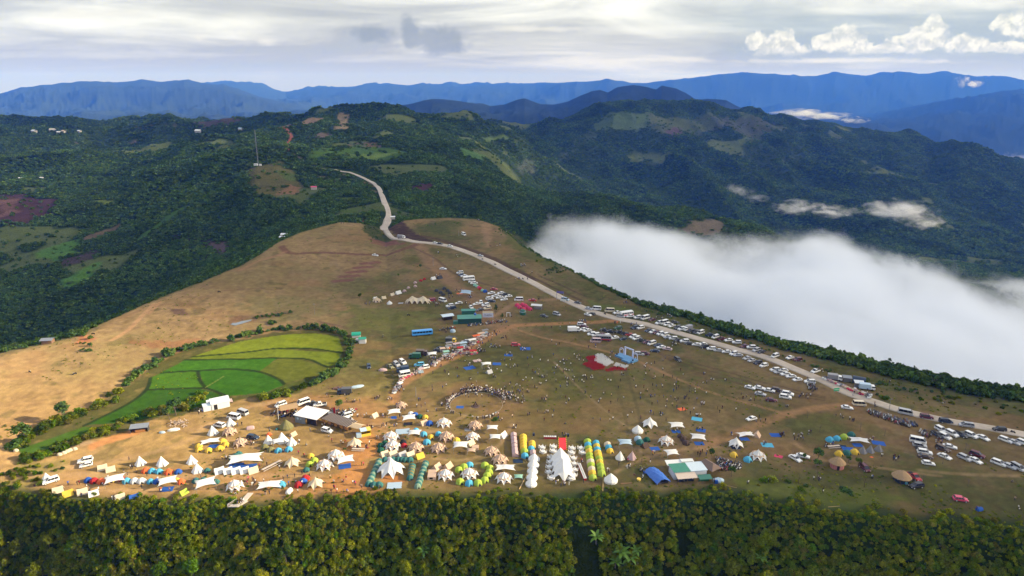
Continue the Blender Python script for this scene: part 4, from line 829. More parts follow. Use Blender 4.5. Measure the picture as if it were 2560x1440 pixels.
    s.add(P, [(i*(n+1)+j, (i+1)*(n+1)+j, (i+1)*(n+1)+j+1, i*(n+1)+j+1) for i in range(n) for j in range(n)], 0); T['M'] = [('mat', s, 0)]
    return T
TENTS = tent_defs()
TNAME = {'S': 'star tent with arched windows', 'O': 'open star canopy', 'C': 'cone tent', 'B': 'bell tent', 'R': 'ridge tent', 'D': 'dome tent', 'Q': 'square cabin tent', 'U': 'tunnel tent', 'T': 'rain sheet on poles', 'W': 'twin-peaked rain sheet', 'F': 'small sheet on poles', 'M': 'picnic mat'}
TOBJ = {'S': 'star_tent', 'O': 'star_canopy', 'C': 'cone_tent', 'B': 'bell_tent', 'R': 'ridge_tent', 'D': 'dome_tent', 'Q': 'cabin_tent', 'U': 'tunnel_tent', 'T': 'rain_sheet', 'W': 'rain_sheet', 'F': 'rain_sheet', 'M': 'picnic_mat'}
TMESH = {}
def tent_mesh(k):
    if k not in TMESH:
        mats = [cloth_m('w'), DARK, POLE]
        if k == 'S': mats = [cloth_m('w'), DARK, POLE]
        TMESH[k] = [(n, b.mesh(n, [cloth_m('t') if n == 'wall' else POLE if n in ('pole', 'guy_line') else cloth_m('w'), DARK, POLE], n in ('sheet', 'mat'))) for n, b, _ in TENTS[k]]
    return TMESH[k]
def add_tent(k, u, v, head, sc, c, label, group=None):
    ms = tent_mesh(k)
    if len(ms) == 1: r = put(TOBJ[k], ms[0][1]); recolor(r, 0, cloth_m(c))
    else:
        r = bpy.data.objects.new(TOBJ[k], None); COL.objects.link(r)
        for n, me in ms:
            o = put(n, me, r)
            if n in ('canopy', 'sheet'): recolor(o, 0, cloth_m(c))
    seat(r, u, v, head, .02); r.scale = (sc,)*3; return tag(r, label, 'mat' if k == 'M' else 'shelter' if k in 'TWFO' else 'tent', group)
HEADS = {'R': 30, 'C': 20, 'D': 0, 'Q': 0, 'T': 25, 'W': 8, 'F': 0, 'M': 10, 'S': 0, 'O': 90, 'B': 0, 'U': 20}
def tents(s, area, side='left', group=None):
    it = parse(s); labs = labelled(it, TNAME, area, side=side)
    for t, l in zip(it, labs):
        k, u, v = t[:3]; c = t[-1]; ex = t[3:-1]; h = ex[0] if len(ex) > 0 else HEADS[k]+random.uniform(-8, 8); sc = (ex[1] if len(ex) > 1 else 1.0)*{'D': 1.08, 'R': 1.12, 'T': 1.08}.get(k, 1)*random.uniform(.96, 1.04)
        add_tent(k, u, v, h, sc, c, l, group or ('tents '+area))

# ---- people: one continuous skinned body per pose, clothed by zones
def person_mesh(name, J, E, R, zones, extra=None):
    me = bpy.data.meshes.new(name); me.from_pydata(J, E, []); o = bpy.data.objects.new('pose', me); COL.objects.link(o)
    md = o.modifiers.new('s', 'SKIN'); md.use_smooth_shade = True
    if not me.skin_vertices: bpy.context.view_layer.objects.active = o
    sv = me.skin_vertices[0].data
    for i, r in enumerate(R): sv[i].radius = (r[0], r[1]) if isinstance(r, tuple) else (r, r)
    sv[0].use_root = True
    o.modifiers.new('b', 'SUBSURF').levels = 1
    dg = bpy.context.evaluated_depsgraph_get(); ev = o.evaluated_get(dg); out = bpy.data.meshes.new_from_object(ev); bpy.data.objects.remove(o)
    out.name = name; out.materials.clear()
    for m in (cloth_m('w'), TROUSER, SKIN, HAIR): out.materials.append(m)
    for p in out.polygons: p.material_index = zones(p.center); p.use_smooth = True
    return out
def standing(leg=0.0, arm=0.0):
    J = [(0, 0, .92), (0, 0, 1.15), (0, 0, 1.36), (0, 0, 1.46), (0, .01, 1.55), (0, .01, 1.66),
         (0, -.09, .88), (leg, -.10, .48), (leg*.7-.02, -.10, .08), (.10+leg*.7, -.10, .04), (0, .09, .88), (-leg, .10, .48), (-leg*1.3-.02, .10, .08), (.10-leg*1.3, .10, .04),
         (0, -.19, 1.36), (.02-arm*.3, -.25, 1.10), (.08+arm, -.24, .86+abs(arm)*.9), (0, .19, 1.36), (.02+arm*.3, .25, 1.10), (.08+arm*.4, .24, .86)]
    E = [(0, 1), (1, 2), (2, 3), (3, 4), (4, 5), (0, 6), (6, 7), (7, 8), (8, 9), (0, 10), (10, 11), (11, 12), (12, 13), (2, 14), (14, 15), (15, 16), (2, 17), (17, 18), (18, 19)]
    R = [(.13, .16), (.12, .15), (.12, .17), .055, .095, .085, .09, .065, .045, .04, .09, .065, .045, .04, .06, .045, .035, .06, .045, .035]
    def z(c):
        if c.z > 1.60 or (c.z > 1.50 and c.x < -.02): return 3
        if c.z > 1.44: return 2
        if abs(c.y) > .2 and c.z < 1.12: return 2
        return 0 if c.z > .93 else 1
    return J, E, R, z
def sitting():
    J = [(0, 0, .14), (-.04, 0, .38), (-.02, 0, .60), (0, 0, .70), (.03, 0, .80), (.03, 0, .90), (.05, -.1, .14), (.42, -.16, .32), (.62, -.16, .06), (.72, -.16, .05), (.05, .1, .14), (.42, .16, .30), (.62, .16, .06), (.72, .16, .05), (-.02, -.19, .60), (.12, -.24, .38), (.34, -.18, .36), (-.02, .19, .60), (.12, .24, .38), (.34, .18, .36)]
    _, E, R, _z = standing(); return J, E, R, (lambda c: 3 if c.z > .86 or (c.z > .76 and c.x < 0) else 2 if c.z > .69 else 2 if c.x > .22 and c.z > .33 else 0 if c.z > .27 and c.x < .2 else 1)
POSES = [person_mesh('person_standing', *standing()), person_mesh('person_walking', *standing(.16, .12)), person_mesh('person_waving', *standing(.03, .34)), person_mesh('person_sitting', *sitting())]
# long white dress / ao dai: skirt over the standing body
SHIRTS = 'wwwwwkkkekgtqbmriyw'
NP = [0]
def add_person(u, v, label, group, pose=None, c=None, z=None):
    pose = random.choice((0, 0, 0, 1, 1, 2)) if pose is None else pose; o = put('person', POSES[pose]); c = c or random.choice(SHIRTS)
    recolor(o, 0, cloth_m(c))
    if random.random() < .22: recolor(o, 1, cloth_m(random.choice('wetkx')))
    p = hit(u, v); o.location = (p.x, p.y, p.z-.01 if z is None else z); o.rotation_euler[2] = random.random()*6.28; s = random.uniform(.92, 1.07); o.scale = (s, s, s); NP[0] += 1
    return tag(o, label, 'person', group)
PEND = []
def people(spots, label, group, pose=None):
    for sp in spots:
        u, v, n = sp[:3]; su = sp[3] if len(sp) > 3 else 5; sv = sp[4] if len(sp) > 4 else su*.35
        for _ in range(n): PEND.append((u+random.uniform(-su, su), v+random.uniform(-sv, sv), label, group, pose if pose is not None else (3 if random.random() < .12 else None)))
# ---- motorbike
def bike_mesh():
    m = MB()
    for x in (-.62, .62): m.cyl((x, -.05, .29), (x, .05, .29), .29, None, 10, 1)
    m.loft([rring(-.75, .10, .55, .78, .05), rring(-.35, .15, .50, .82, .06), rring(.05, .13, .34, .66, .06), rring(.32, .16, .40, .95, .06), rring(.45, .12, .62, 1.02, .05)], 0)
    m.loft([rring(-.70, .12, .76, .82, .03), rring(.02, .13, .74, .82, .03)], 1); m.cyl((.62, 0, .3), (.42, 0, 1.0), .035, None, 5, 2); m.cyl((.42, -.33, 1.03), (.42, .33, 1.03), .022, None, 5, 1)
    m.box((-.1, 0, .30), (.5, .22, .16), 2); m.box((.52, 0, .92), (.10, .16, .14), 3)
    for s in (-1, 1): m.cyl((.42, s*.25, 1.03), (.38, s*.30, 1.22), .012, None, 3, 1); m.box((.38, s*.31, 1.24), (.03, .11, .07), 3)
    return m.mesh('motorbike', [paint_m('w'), TYRE, sm('engine', (.2, .2, .2), .4, .1, 1, .6), LAMP])
BIKE = bike_mesh()
def bikes(poly, n, label, group, head=60):
    """a block of parked motorbikes filling a photo polygon"""
    P = [hit(*p) for p in poly]; xs = [p.x for p in P]; ys = [p.y for p in P]; pts = []; t = 0; Q = np.array([[p.x, p.y] for p in P])
    while len(pts) < n and t < 6000:
        t += 1; x, y = random.uniform(min(xs), max(xs)), random.uniform(min(ys), max(ys))
        if not inside(Q, np.array([x]), np.array([y]))[0] or min((math.hypot(x-a, y-b) for a, b in pts), default=9) < (.85 if t < 4000 else .6): continue
        pts.append((x, y)); o = put('motorbike', BIKE); o.location = (x, y, ground_z(x, y)); o.rotation_euler[2] = math.radians(head+random.gauss(0, 14)+random.choice((0, 0, 180))); recolor(o, 0, paint_m(random.choice('kkkkwwgebrmq'))); tag(o, label, 'motorbike', group)
# ---------------------------------------------------------------- huts, sheds, stage, market and the other single things
def ents(name, u, v, head, label, cat, group=None, lift=0, level=True):
    r = bpy.data.objects.new(name, None); COL.objects.link(r); p = hit(u, v); r.location = (p.x, p.y, p.z+lift); r.rotation_euler[2] = math.radians(head); return tag(r, label, cat, group)
def part(root, name, mb, mats, smooth=False, label=None):
    o = put(name, mb.mesh(name, mats, smooth), root); 
    if label: o['label'] = label
    return o
def corr(name, col, rough=.5, var=.1):
    """ribbed sheet metal with stains"""
    if ('corr', name) in _mc: return _mc['corr', name]
    m, N = mat_new(name); o = N.new('ShaderNodeOutputMaterial'); b = N.new('ShaderNodeBsdfPrincipled'); tc = N.new('ShaderNodeTexCoord')
    w = N.new('ShaderNodeTexWave'); w.inputs['Scale'].default_value = 1.6; N.link(tc.outputs['Object'], w.inputs[0]); n = N.noise(tc.outputs['Object'], 1.2, 5, .65)
    k = N.math('ADD', N.math('MULTIPLY', n, var*3), 1-var*1.5); k = N.math('MULTIPLY', k, N.math('ADD', N.math('MULTIPLY', w.outputs['Fac'], .12), .92))
    N.link(N.mix(1.0, col, k, 'MULTIPLY'), b.inputs[0]); b.inputs['Roughness'].default_value = rough; N.link(b.outputs[0], o.inputs[0]); _mc['corr', name] = m; return m
def thatch():
    if 'thatch' in _mc: return _mc['thatch']
    m, N = mat_new('thatch'); o = N.new('ShaderNodeOutputMaterial'); b = N.new('ShaderNodeBsdfDiffuse'); tc = N.new('ShaderNodeTexCoord'); n = N.noise(N.mapping(tc.outputs['Object'], (6, 6, 1.2)), 1.5, 5, .7)
    N.link(N.ramp(n, [(.3, (.20, .13, .07)), (.7, (.44, .31, .18))]), b.inputs[0]); N.link(b.outputs[0], o.inputs[0]); _mc['thatch'] = m; return m
def walls(m, W, D, h, mi=0, t=.08, open_=()):
    if 'f' not in open_: m.box((0, -D/2, h/2), (W, t, h), mi)
    if 'b' not in open_: m.box((0, D/2, h/2), (W, t, h), mi)
    if 'l' not in open_: m.box((-W/2, 0, h/2), (t, D-2*t, h), mi)
    if 'r' not in open_: m.box((W/2, 0, h/2), (t, D-2*t, h), mi)
def flat_roof(W, D, h, drop=.35, over=.3, t=.06):
    m = MB(); a, b = W/2+over, D/2+over; m.loft([[(-a, -b, h), (a, -b, h), (a, -b, h+t), (-a, -b, h+t)], [(-a, b, h+drop), (a, b, h+drop), (a, b, h+drop+t), (-a, b, h+drop+t)]], 0); return m
def gable(W, D, h, rise, over=.3, axis='x', t=.06):
    m = MB()
    if axis == 'x': P = lambda x, y, z: (x, y, z)
    else: W, D = D, W; P = lambda x, y, z: (y, x, z)
    a, b = W/2+over, D/2+over
    for s in (-1, 1): m.loft([[P(-a, s*b, h), P(a, s*b, h), P(a, s*b, h+t), P(-a, s*b, h+t)], [P(-a, 0, h+rise), P(a, 0, h+rise), P(a, 0, h+rise+t), P(-a, 0, h+rise+t)]], 0)
    return m
def posts(xs, h, r=.06, mi=0):
    m = MB(); [m.cyl((x, y, -.2), (x, y, h), r, None, 6, mi) for x, y in xs]; return m
WHITE_TIN = corr('white_sheet_metal', (.62, .65, .68)); PALE_TIN = corr('pale_blue_sheet_metal', (.50, .60, .66)); GREEN_TIN = corr('green_sheet_metal', (.025, .13, .095)); GREY_TIN = corr('grey_sheet_metal', (.20, .22, .25), .5, .2)
# white shed with a lower wing beside the paddies
r = ents('white_shed', 551, 1016, 30, 'white sheet-metal shed with a lower pale blue wing beside the green paddies', 'shed')
m = MB(); walls(m, 6.7, 4.4, 2.6); part(r, 'wall', m, WHITE_TIN); part(r, 'roof', flat_roof(6.7, 4.4, 2.6, .5), WHITE_TIN)
m = MB(); m.box((-1.9, -2.26, 1.1), (1.3, .06, 2.1)); part(r, 'door', m, DARK); m = MB(); m.box((-4.9, -.6, 1.05), (3.0, 2.9, 2.1)); m.box((-4.1, 1.4, 1.5), (1.5, 1.4, 3.0)); part(r, 'wing', m, WHITE_TIN)
m = MB(); m.box((-4.95, -.6, 2.16), (3.3, 3.2, .07), ry=.06); part(r, 'wing_roof', m, PALE_TIN); m = MB(); m.box((3.9, -.3, 1.9), (1.6, 3.4, .05), ry=.15); part(r, 'awning', m, cloth_m('p'))
# thatched shelter over motorbikes
r = ents('thatched_shelter', 722, 1030, 28, 'open shelter with a light brown thatched roof over parked motorbikes', 'shelter'); part(r, 'roof', gable(6.2, 4.6, 2.3, .9), thatch()); part(r, 'post', posts([(-2.9, -2.1), (2.9, -2.1), (-2.9, 2.1), (2.9, 2.1)], 2.4), WOOD)
# workshop with the big white roof
r = ents('roadhouse', 780, 1051, -22, 'low dark-walled building with a large flat white roof', 'building')
m = MB(); walls(m, 10, 7.2, 3.1, open_='fr'); m.box((-2.6, -3.6, 1.55), (4.8, .08, 3.1)); part(r, 'wall', m, GREY_TIN); part(r, 'roof', flat_roof(10, 7.2, 3.1, .25, .45, .12), simple_mat('white_roof', (.66, .66, .66), .7, .08, .3))
m = MB(); m.box((2.6, -3.2, 1.3), (4.6, .1, 2.6)); part(r, 'shade_panel', m, DARK); part(r, 'post', posts([(4.9, -3.5), (4.9, 0), (.2, -3.7)], 3.1), WOOD)  # dark sheet inside the open front, standing in for its shade
m = MB()
for x in (-3.6, -2.2): m.cyl((x, -3.66, 1.9), (x, -3.72, 1.9), .5 if x < -3 else .25, None, 12)
part(r, 'sign', m, paint_m('z')); m = MB(); m.box((4.2, 4.3, 2.2), (3.4, 1.8, .1)); part(r, 'rear_roof', m, GREY_TIN)
# slatted pergola
r = ents('pergola', 850, 1066, -31, 'long timber pergola roofed with dark slats and pale gaps', 'pergola')
m = MB(); [m.box((x, 0, 2.75), (.62, 5.6, .07)) for x in np.arange(-6.8, 6.9, .92)]; part(r, 'slats_roof', m, simple_mat('dark_slats', (.055, .045, .045), .8, .2)); m = MB(); [m.box((x+.46, 0, 2.70), (.16, 5.6, .06)) for x in np.arange(-6.8, 6.5, .92)]; part(r, 'batten', m, simple_mat('pale_batten', (.55, .46, .36), .8))
m = MB(); m.box((0, -2.6, 2.58), (13.9, .14, .2)); m.box((0, 2.6, 2.58), (13.9, .14, .2)); [m.box((x, -2.62, 1.9), (1.5, .1, 1.0)) for x in (-5.5, -2.6, .4, 3.4, 5.8)]; part(r, 'beam', m, simple_mat('orange_timber', (.33, .15, .05), .85, .3)); part(r, 'post', posts([(x, y) for x in (-6.8, -3.4, 0, 3.4, 6.8) for y in (-2.6, 2.6)], 2.6, .08), WOOD)
m = MB(); m.box((.5, 1.2, .75), (11, .7, .08)); m.box((0, -1.0, .75), (11, .7, .08)); m.box((0, 0, .4), (11.5, .3, .7)); part(r, 'counter', m, WOOD)
r = ents('thatch_awning', 894, 1077, -25, 'beige thatch awning between the pergola and the yellow kiosk', 'awning'); part(r, 'roof', gable(4.6, 3.4, 2.0, .8, .2), simple_mat('straw', (.50, .38, .24), .9, .2)); part(r, 'post', posts([(-2.2, -1.6), (2.2, -1.6), (2.2, 1.6), (-2.2, 1.6)], 2.0), WOOD)
r = ents('yellow_kiosk', 914, 1087, 22, 'bright yellow kiosk with a pale blue roof beside the orange dirt', 'kiosk'); m = MB(); walls(m, 3.6, 2.6, 2.2, open_='f'); m.box((0, -1.3, .55), (3.6, .1, 1.1)); part(r, 'wall', m, paint_m('y')); m = MB(); m.box((-.7, 0, 2.3), (2.4, 3.0, .08)); part(r, 'roof', m, paint_m('z')); m = MB(); m.box((1.2, 0, 2.32), (1.5, 3.2, .08)); part(r, 'yellow_roof', m, paint_m('y')); m = MB(); m.box((-2.6, -.8, .8), (1.8, 1.5, 1.5)); part(r, 'side_stand', m, cloth_m('z'))
# inflatable arch-like red figure sign beside the workshop
r = ents('tall_flag', 837, 1040, 0, 'tall narrow red and pink banner standing behind the white roof', 'flag'); m = MB(); m.box((0, 0, 1.9), (.8, .12, 3.6)); part(r, 'banner', m, cloth_m('r')); part(r, 'pole', posts([(.5, 0)], 4), POLE)
# the green and white hut by the cliff
r = ents('corrugated_hut', 1718, 1186, 8, 'corrugated hut with one green and one pale roof at the cliff edge', 'hut')
m = MB(); walls(m, 11.2, 5.0, 2.7); part(r, 'wall', m, WHITE_TIN); m = MB(); m.box((-2.9, 0, 2.82), (5.9, 5.5, .08)); part(r, 'green_roof', m, corr('weathered_green_metal', (.035, .20, .135), .6, .25)); m = MB(); m.box((2.95, 0, 2.84), (5.8, 5.6, .08)); part(r, 'pale_roof', m, PALE_TIN); m = MB(); m.box((1.1, -2.56, 1.5), (.9, .06, 1.5)); part(r, 'door', m, DARK)
r = ents('rear_lean_to', 1699, 1172, 6, 'white lean-to roof joined behind the corrugated hut', 'lean-to'); m = flat_roof(9.6, 3.0, 2.3, .35, .1); m.box((2.4, .6, 2.75), (4.0, 1.8, .25), 0); part(r, 'roof', m, simple_mat('white_plastic', (.62, .64, .62), .5, .12)); part(r, 'post', posts([(-4.6, -1.4), (4.6, -1.4), (-4.6, 1.4), (4.6, 1.4)], 2.4), WOOD)
r = ents('beige_awning', 1714, 1203, 8, 'beige sheet awning over a kitchen in front of the green-roofed hut', 'awning'); part(r, 'roof', flat_roof(6.6, 3.0, 1.95, .6, .1), simple_mat('beige_sheet', (.50, .42, .35), .8, .15)); part(r, 'post', posts([(-3.2, -1.5), (0, -1.5), (3.2, -1.5), (3.2, 1.4), (-3.2, 1.4)], 2.0), WOOD)
m = MB(); m.box((0, .2, .5), (5.6, .7, 1.0)); m.box((1.0, .9, 1.0), (1.6, .6, .9)); part(r, 'counter', m, paint_m('q')); m = MB(); m.box((0, 1.3, 1.2), (6.2, .06, 2.2)); part(r, 'back_cloth', m, DARK)
r = ents('green_awning', 1761, 1206, 6, 'small dark green awning roof right of the beige awning', 'awning'); part(r, 'roof', flat_roof(4.2, 2.3, 1.9, .3, .1), GREEN_TIN); part(r, 'post', posts([(-2, -1), (2, -1), (2, 1), (-2, 1)], 1.95), WOOD); m = MB(); m.box((0, .6, .8), (3.6, .1, 1.5)); part(r, 'back_cloth', m, cloth_m('n'))
r = ents('hip_thatch_shelter', 1771, 1177, -58, 'open shelter with a dark brown hipped thatch roof right of the hut', 'shelter'); m = MB(); a, b, h = 3.6, 2.4, 2.2; m.loft([[(-a, -b, h), (a, -b, h), (a, b, h), (-a, b, h)], [(-a+1.9, -.02, h+1.5), (a-1.9, -.02, h+1.5), (a-1.9, .02, h+1.5), (-a+1.9, .02, h+1.5)]], 0); part(r, 'roof', m, simple_mat('old_thatch', (.17, .12, .095), .95, .25, 2)); part(r, 'post', posts([(-3, -2), (3, -2), (3, 2), (-3, 2)], 2.2), WOOD)
r = ents('blue_tarpaulin_shelter', 1643, 1197, 20, 'large crumpled blue tarpaulin shelter left of the corrugated hut', 'shelter'); m = MB(); n = 14; P = []
for i in range(n+1):
    for j in range(n+1):
        x = (i/n-.5)*2; y = (j/n-.5)*2; z = 2.5*(1-abs(x)**2.2*.62)-.35*abs(y)**2+.22*math.sin(i*1.9+j*.7)*.6+.15*math.sin(j*2.3+i*.4); P.append((x*2.6+.1*math.sin(j*1.3), y*4.1, z))
m.add(P, [(i*(n+1)+j, (i+1)*(n+1)+j, (i+1)*(n+1)+j+1, i*(n+1)+j+1) for i in range(n) for j in range(n)], 0); part(r, 'sheet', m, simple_mat('blue_tarpaulin', (.035, .13, .46), .45, .12, 1, 0, .5), True); part(r, 'post', posts([(x, y) for x in (-2.3, 2.3) for y in (-3.8, 0, 3.8)], 1.2, .05), BAMBOO)
m = MB(); m.box((0, 0, .35), (4.2, 6.5, .6)); part(r, 'stored_goods', m, simple_mat('stored_goods', (.05, .045, .05), .9, .5))
r = ents('plastic_heap', 1796, 1203, 0, 'crumpled grey plastic sheeting heaped right of the green awning', 'heap'); m = MB(); m.loft([[(math.cos(a)*rr*1.9, math.sin(a)*rr*1.2, z+.1*math.sin(a*5)) for a in (2*math.pi*k/12 for k in range(12))] for rr, z in ((1, 0), (.95, .6), (.6, 1.0), (.1, 1.1))], 0); part(r, 'sheeting', m, cloth_m('z')); m = MB(); m.box((-1.1, -1.3, .6), (.9, .7, 1.1)); part(r, 'blue_bag', m, cloth_m('b'))
# green building, its rear wing, and the light blue roof
r = ents('green_building', 1174, 806, 6, 'dark green sheet-metal building with a long pale green roof', 'building'); m = MB(); walls(m, 12.6, 5, 3.0); part(r, 'wall', m, simple_mat('dark_green_wall', (.012, .055, .045), .7)); part(r, 'roof', flat_roof(12.6, 5, 3.0, .5, .35), corr('pale_green_metal', (.06, .22, .17), .6)); m = MB(); m.box((-7.6, -1.6, .9), (2.6, 2.2, 1.8)); part(r, 'annex', m, GREEN_TIN)
r = ents('green_outbuilding', 1171, 787, 6, 'smaller green outbuilding right behind the long green building', 'building'); m = MB(); walls(m, 7.4, 3.4, 2.9); part(r, 'wall', m, GREEN_TIN); part(r, 'roof', gable(7.4, 3.4, 2.9, .6, .3), corr('pale_green_metal', (.06, .22, .17), .6))
r = ents('blue_roof_shelter', 1118, 798, 24, 'open shelter with a pale blue sheet roof left of the green building', 'shelter'); part(r, 'roof', gable(6.2, 4.2, 2.3, .6, .3), PALE_TIN); part(r, 'post', posts([(-3, -2), (3, -2), (3, 2), (-3, 2)], 2.3), WOOD); m = MB(); m.box((0, 0, .7), (5.2, 3.2, 1.3)); part(r, 'stacked_goods', m, DARK)
r = ents('billboard', 1220, 802, 2, 'white billboard with dark lettering beside the green building', 'billboard'); m = MB(); m.box((0, 0, 3.7), (5.9, .15, 3.3)); part(r, 'panel', m, simple_mat('board_white', (.55, .56, .68), .6, .05)); m = MB(); m.box((0, -.1, 5.0), (5.9, .06, 1.0)); part(r, 'header_band', m, paint_m('u')); part(r, 'post', posts([(-2.6, 0), (0, 0), (2.6, 0)], 3, .08), POLE)
tx = bpy.data.curves.new('lettering', 'FONT'); tx.body = 'THEFA'; tx.size = 1.45; tx.align_x = 'CENTER'; tx.extrude = .02; tx.materials.append(paint_m('q')); o = bpy.data.objects.new('lettering', tx); lm = bpy.data.meshes.new_from_object(o); o = bpy.data.objects.new('lettering', lm); COL.objects.link(o); o.parent = r; o.location = (0, -.11, 2.75); o.rotation_euler = (math.pi/2, 0, 0)
r = ents('water_tank_stand', 1188, 806, 0, 'blue water tank on a thin steel stand in front of the green building', 'tank'); m = MB(); m.cyl((0, 0, 4.3), (0, 0, 5.3), .62, None, 12); part(r, 'tank', m, paint_m('b')); m = MB(); [m.cyl((a*.7, b*.7, 0), (a*.4, b*.4, 4.3), .05, None, 5) for a in (-1, 1) for b in (-1, 1)]; part(r, 'stand', m, POLE)
r = ents('green_yurt', 1307, 786, 0, 'round dark green domed hut in front of the pink tents', 'hut'); m = MB(); m.loft([[(math.cos(2*math.pi*k/14)*R, math.sin(2*math.pi*k/14)*R, z) for k in range(14)] for R, z in ((1.7, 0), (1.75, 1.9), (1.55, 2.5), (.9, 3.0), (.1, 3.25))], 0); part(r, 'shell', m, paint_m('n'), False); m = MB(); m.cyl((0, 0, 1.7), (0, 0, 1.95), 1.80, None, 14); part(r, 'band', m, paint_m('z'))
r = ents('white_toilet_hut', 907, 857, 5, 'small white hut with a green roof at the end of the paddies', 'hut'); m = MB(); walls(m, 3.2, 2.6, 2.4); part(r, 'wall', m, simple_mat('whitewash', (.62, .62, .60), .8)); part(r, 'roof', gable(3.2, 2.6, 2.4, .7), corr('bright_green_roof', (.02, .26, .17), .6)); m = MB(); m.box((-2.6, .6, 1.0), (1.7, 1.8, 2.0)); part(r, 'annex', m, simple_mat('whitewash', (.62, .62, .60), .8))
r = ents('green_canopy_hut', 891, 841, 10, 'low hut under a bright green rounded canopy beside the paddies', 'hut'); m = MB(); m.loft([[(x, math.cos(a)*1.9, 1.1+math.sin(a)*1.2) for a in (math.pi*k/8 for k in range(9))] for x in (-2.3, 0, 2.3)], 0, (True, True), False); part(r, 'canopy', m, simple_mat('bright_green_sheet', (.02, .30, .20), .6, .1)); m = MB(); m.box((0, 0, .55), (4.2, 3.2, 1.1)); part(r, 'wall', m, simple_mat('whitewash', (.62, .62, .60), .8))
r = ents('lean_to_shed', 350, 1078, 14, 'dark open lean-to with a sloping grey roof at the lower paddies', 'shed'); part(r, 'roof', flat_roof(6.0, 2.6, 1.9, .55, .2), GREY_TIN); m = MB(); walls(m, 6.0, 2.6, 1.9, open_='f'); part(r, 'wall', m, simple_mat('tarred_wood', (.05, .05, .055), .8)); m = MB(); m.box((.4, -.4, .5), (3.4, 1.2, .8)); part(r, 'orange_earth', m, simple_mat('orange_soil', (.40, .18, .06), .9))
r = ents('field_shed', 121, 858, 8, 'lone grey-roofed field shed on the left rim above the forest', 'shed'); part(r, 'roof', gable(5.2, 4.0, 2.0, .7), GREY_TIN); m = MB(); walls(m, 4.6, 3.2, 2.0); part(r, 'wall', m, WOOD)
for (u, v, w, l, c) in ((712, 594, 6, 'pale-roofed farm hut just over the left rim, the upper of two', 'w'), (707, 600, 5, 'pale-roofed farm hut just over the left rim, the lower of two', 'w'), (785, 474, 7, 'lone farmhouse with a red and white roof on the wooded slope', 'i'), (868, 421, 6, 'small grey-roofed hut above the bend of the far road', 'e'), (52, 449, 6, 'tiny white hut in the forested valley on the left', 'w'),
    (496, 332, 15, 'long white-roofed building on the far left plateau', 'w'), (602, 326, 12, 'grey roofed building near the far skyline left of the peak', 'z'), (132, 329, 14, 'cream village house, second from the left of the far village', 'u'), (160, 332, 12, 'tan village house, the largest cluster end of the far village', 't'), (148, 334, 10, 'white village house in the middle of the far village', 'w'), (86, 332, 14, 'white village house, leftmost of the far village', 'w'), (199, 331, 10, 'white village house, rightmost of the far village', 'w'), (105, 448, 6, 'small white hut lower in the left valley forest', 'w'), (982, 548, 4, 'tiny pale roofed stall at the road saddle', 'w')):
    r = ents('farm_house', u, v, random.uniform(-30, 30), l, 'house'); m = MB(); walls(m, w, w*.6, w*.32+1.2); part(r, 'wall', m, simple_mat('plaster', (.42, .40, .36), .9)); part(r, 'roof', gable(w, w*.6, w*.32+1.2, w*.18, .4), corr('roof_'+c, PAL[c][1], .6))
for u, v, hd, l, wc in ((2092, 1168, 0, 'round thatched hut with pink painted walls', 'i'), (2252, 1203, 10, 'round thatched hut with people beneath it, beside the red pickup', None)):
    r = ents('thatched_hut', u, v, hd, l, 'hut'); m = MB(); n = 12; R = 2.75 if wc else 3.1; m.loft([[(math.cos(2*math.pi*k/n)*R*f, math.sin(2*math.pi*k/n)*R*f, z+.05*math.sin(k*2.7)) for k in range(n)] for f, z in ((1, 1.9), (.72, 2.7), (.38, 3.5), (.04, 4.0))], 0, (True, True)); part(r, 'roof', m, thatch())
    if wc:
        m = MB(); m.loft([[(math.cos(2*math.pi*k/n)*R*.8, math.sin(2*math.pi*k/n)*R*.8, z) for k in range(n)] for z in (0, 2.1)], 0); part(r, 'wall', m, simple_mat('pink_wall', (.42, .17, .16), .85, .35, 1)); m = MB(); m.box((-.6, -R*.8, .9), (.8, .1, 1.6)); part(r, 'door', m, DARK)
    else: part(r, 'post', posts([(math.cos(a)*2.5, math.sin(a)*2.5) for a in (k*math.pi/4 for k in range(8))], 2.0), WOOD); m = MB(); m.box((0, 0, .4), (3.4, 3.4, .7)); part(r, 'bench', m, paint_m('q')); m = MB(); m.box((.4, -1.9, .4), (.6, .5, .7)); part(r, 'crate', m, paint_m('c'))
# wooden lookout deck over the drop
a = hit(622, 1238); r = ents('lookout_deck', 622, 1240, 0, 'pale wooden lookout deck jutting over the forested drop', 'deck')
m = MB(); m.loft([[(x0, y0, z), (x1, y0, z), (x1, y0, z+.15), (x0, y0, z+.15)] for x0, x1, y0, z in ((-.9, .9, 1.5, .05), (-1.5, .3, -3.2, .1))], 0); m.loft([[(x0, y0, z), (x1, y0, z), (x1, y0, z+.15), (x0, y0, z+.15)] for x0, x1, y0, z in ((-2.6, 1.0, -3.2, .1), (-4.2, -1.0, -6.2, .1))], 0); part(r, 'planking', m, simple_mat('pale_planks', (.50, .43, .36), .8, .15, 2))
m = MB(); pr = [(-2.6, -3.2), (-4.2, -6.2), (-1.0, -6.2), (1.0, -3.2)]
for p, q in zip(pr[:-1], pr[1:]): m.cyl((*p, 1.1), (*q, 1.1), .05, None, 5); m.cyl((*p, .65), (*q, .65), .04, None, 5); m.cyl((*p, .1), (*p, 1.15), .05, None, 5)
part(r, 'railing', m, simple_mat('white_rail', (.6, .52, .48), .7)); part(r, 'stilt', posts([(-4, -6), (-1.2, -6), (.4, -3.4), (-2.4, -3.4)], .1), WOOD)
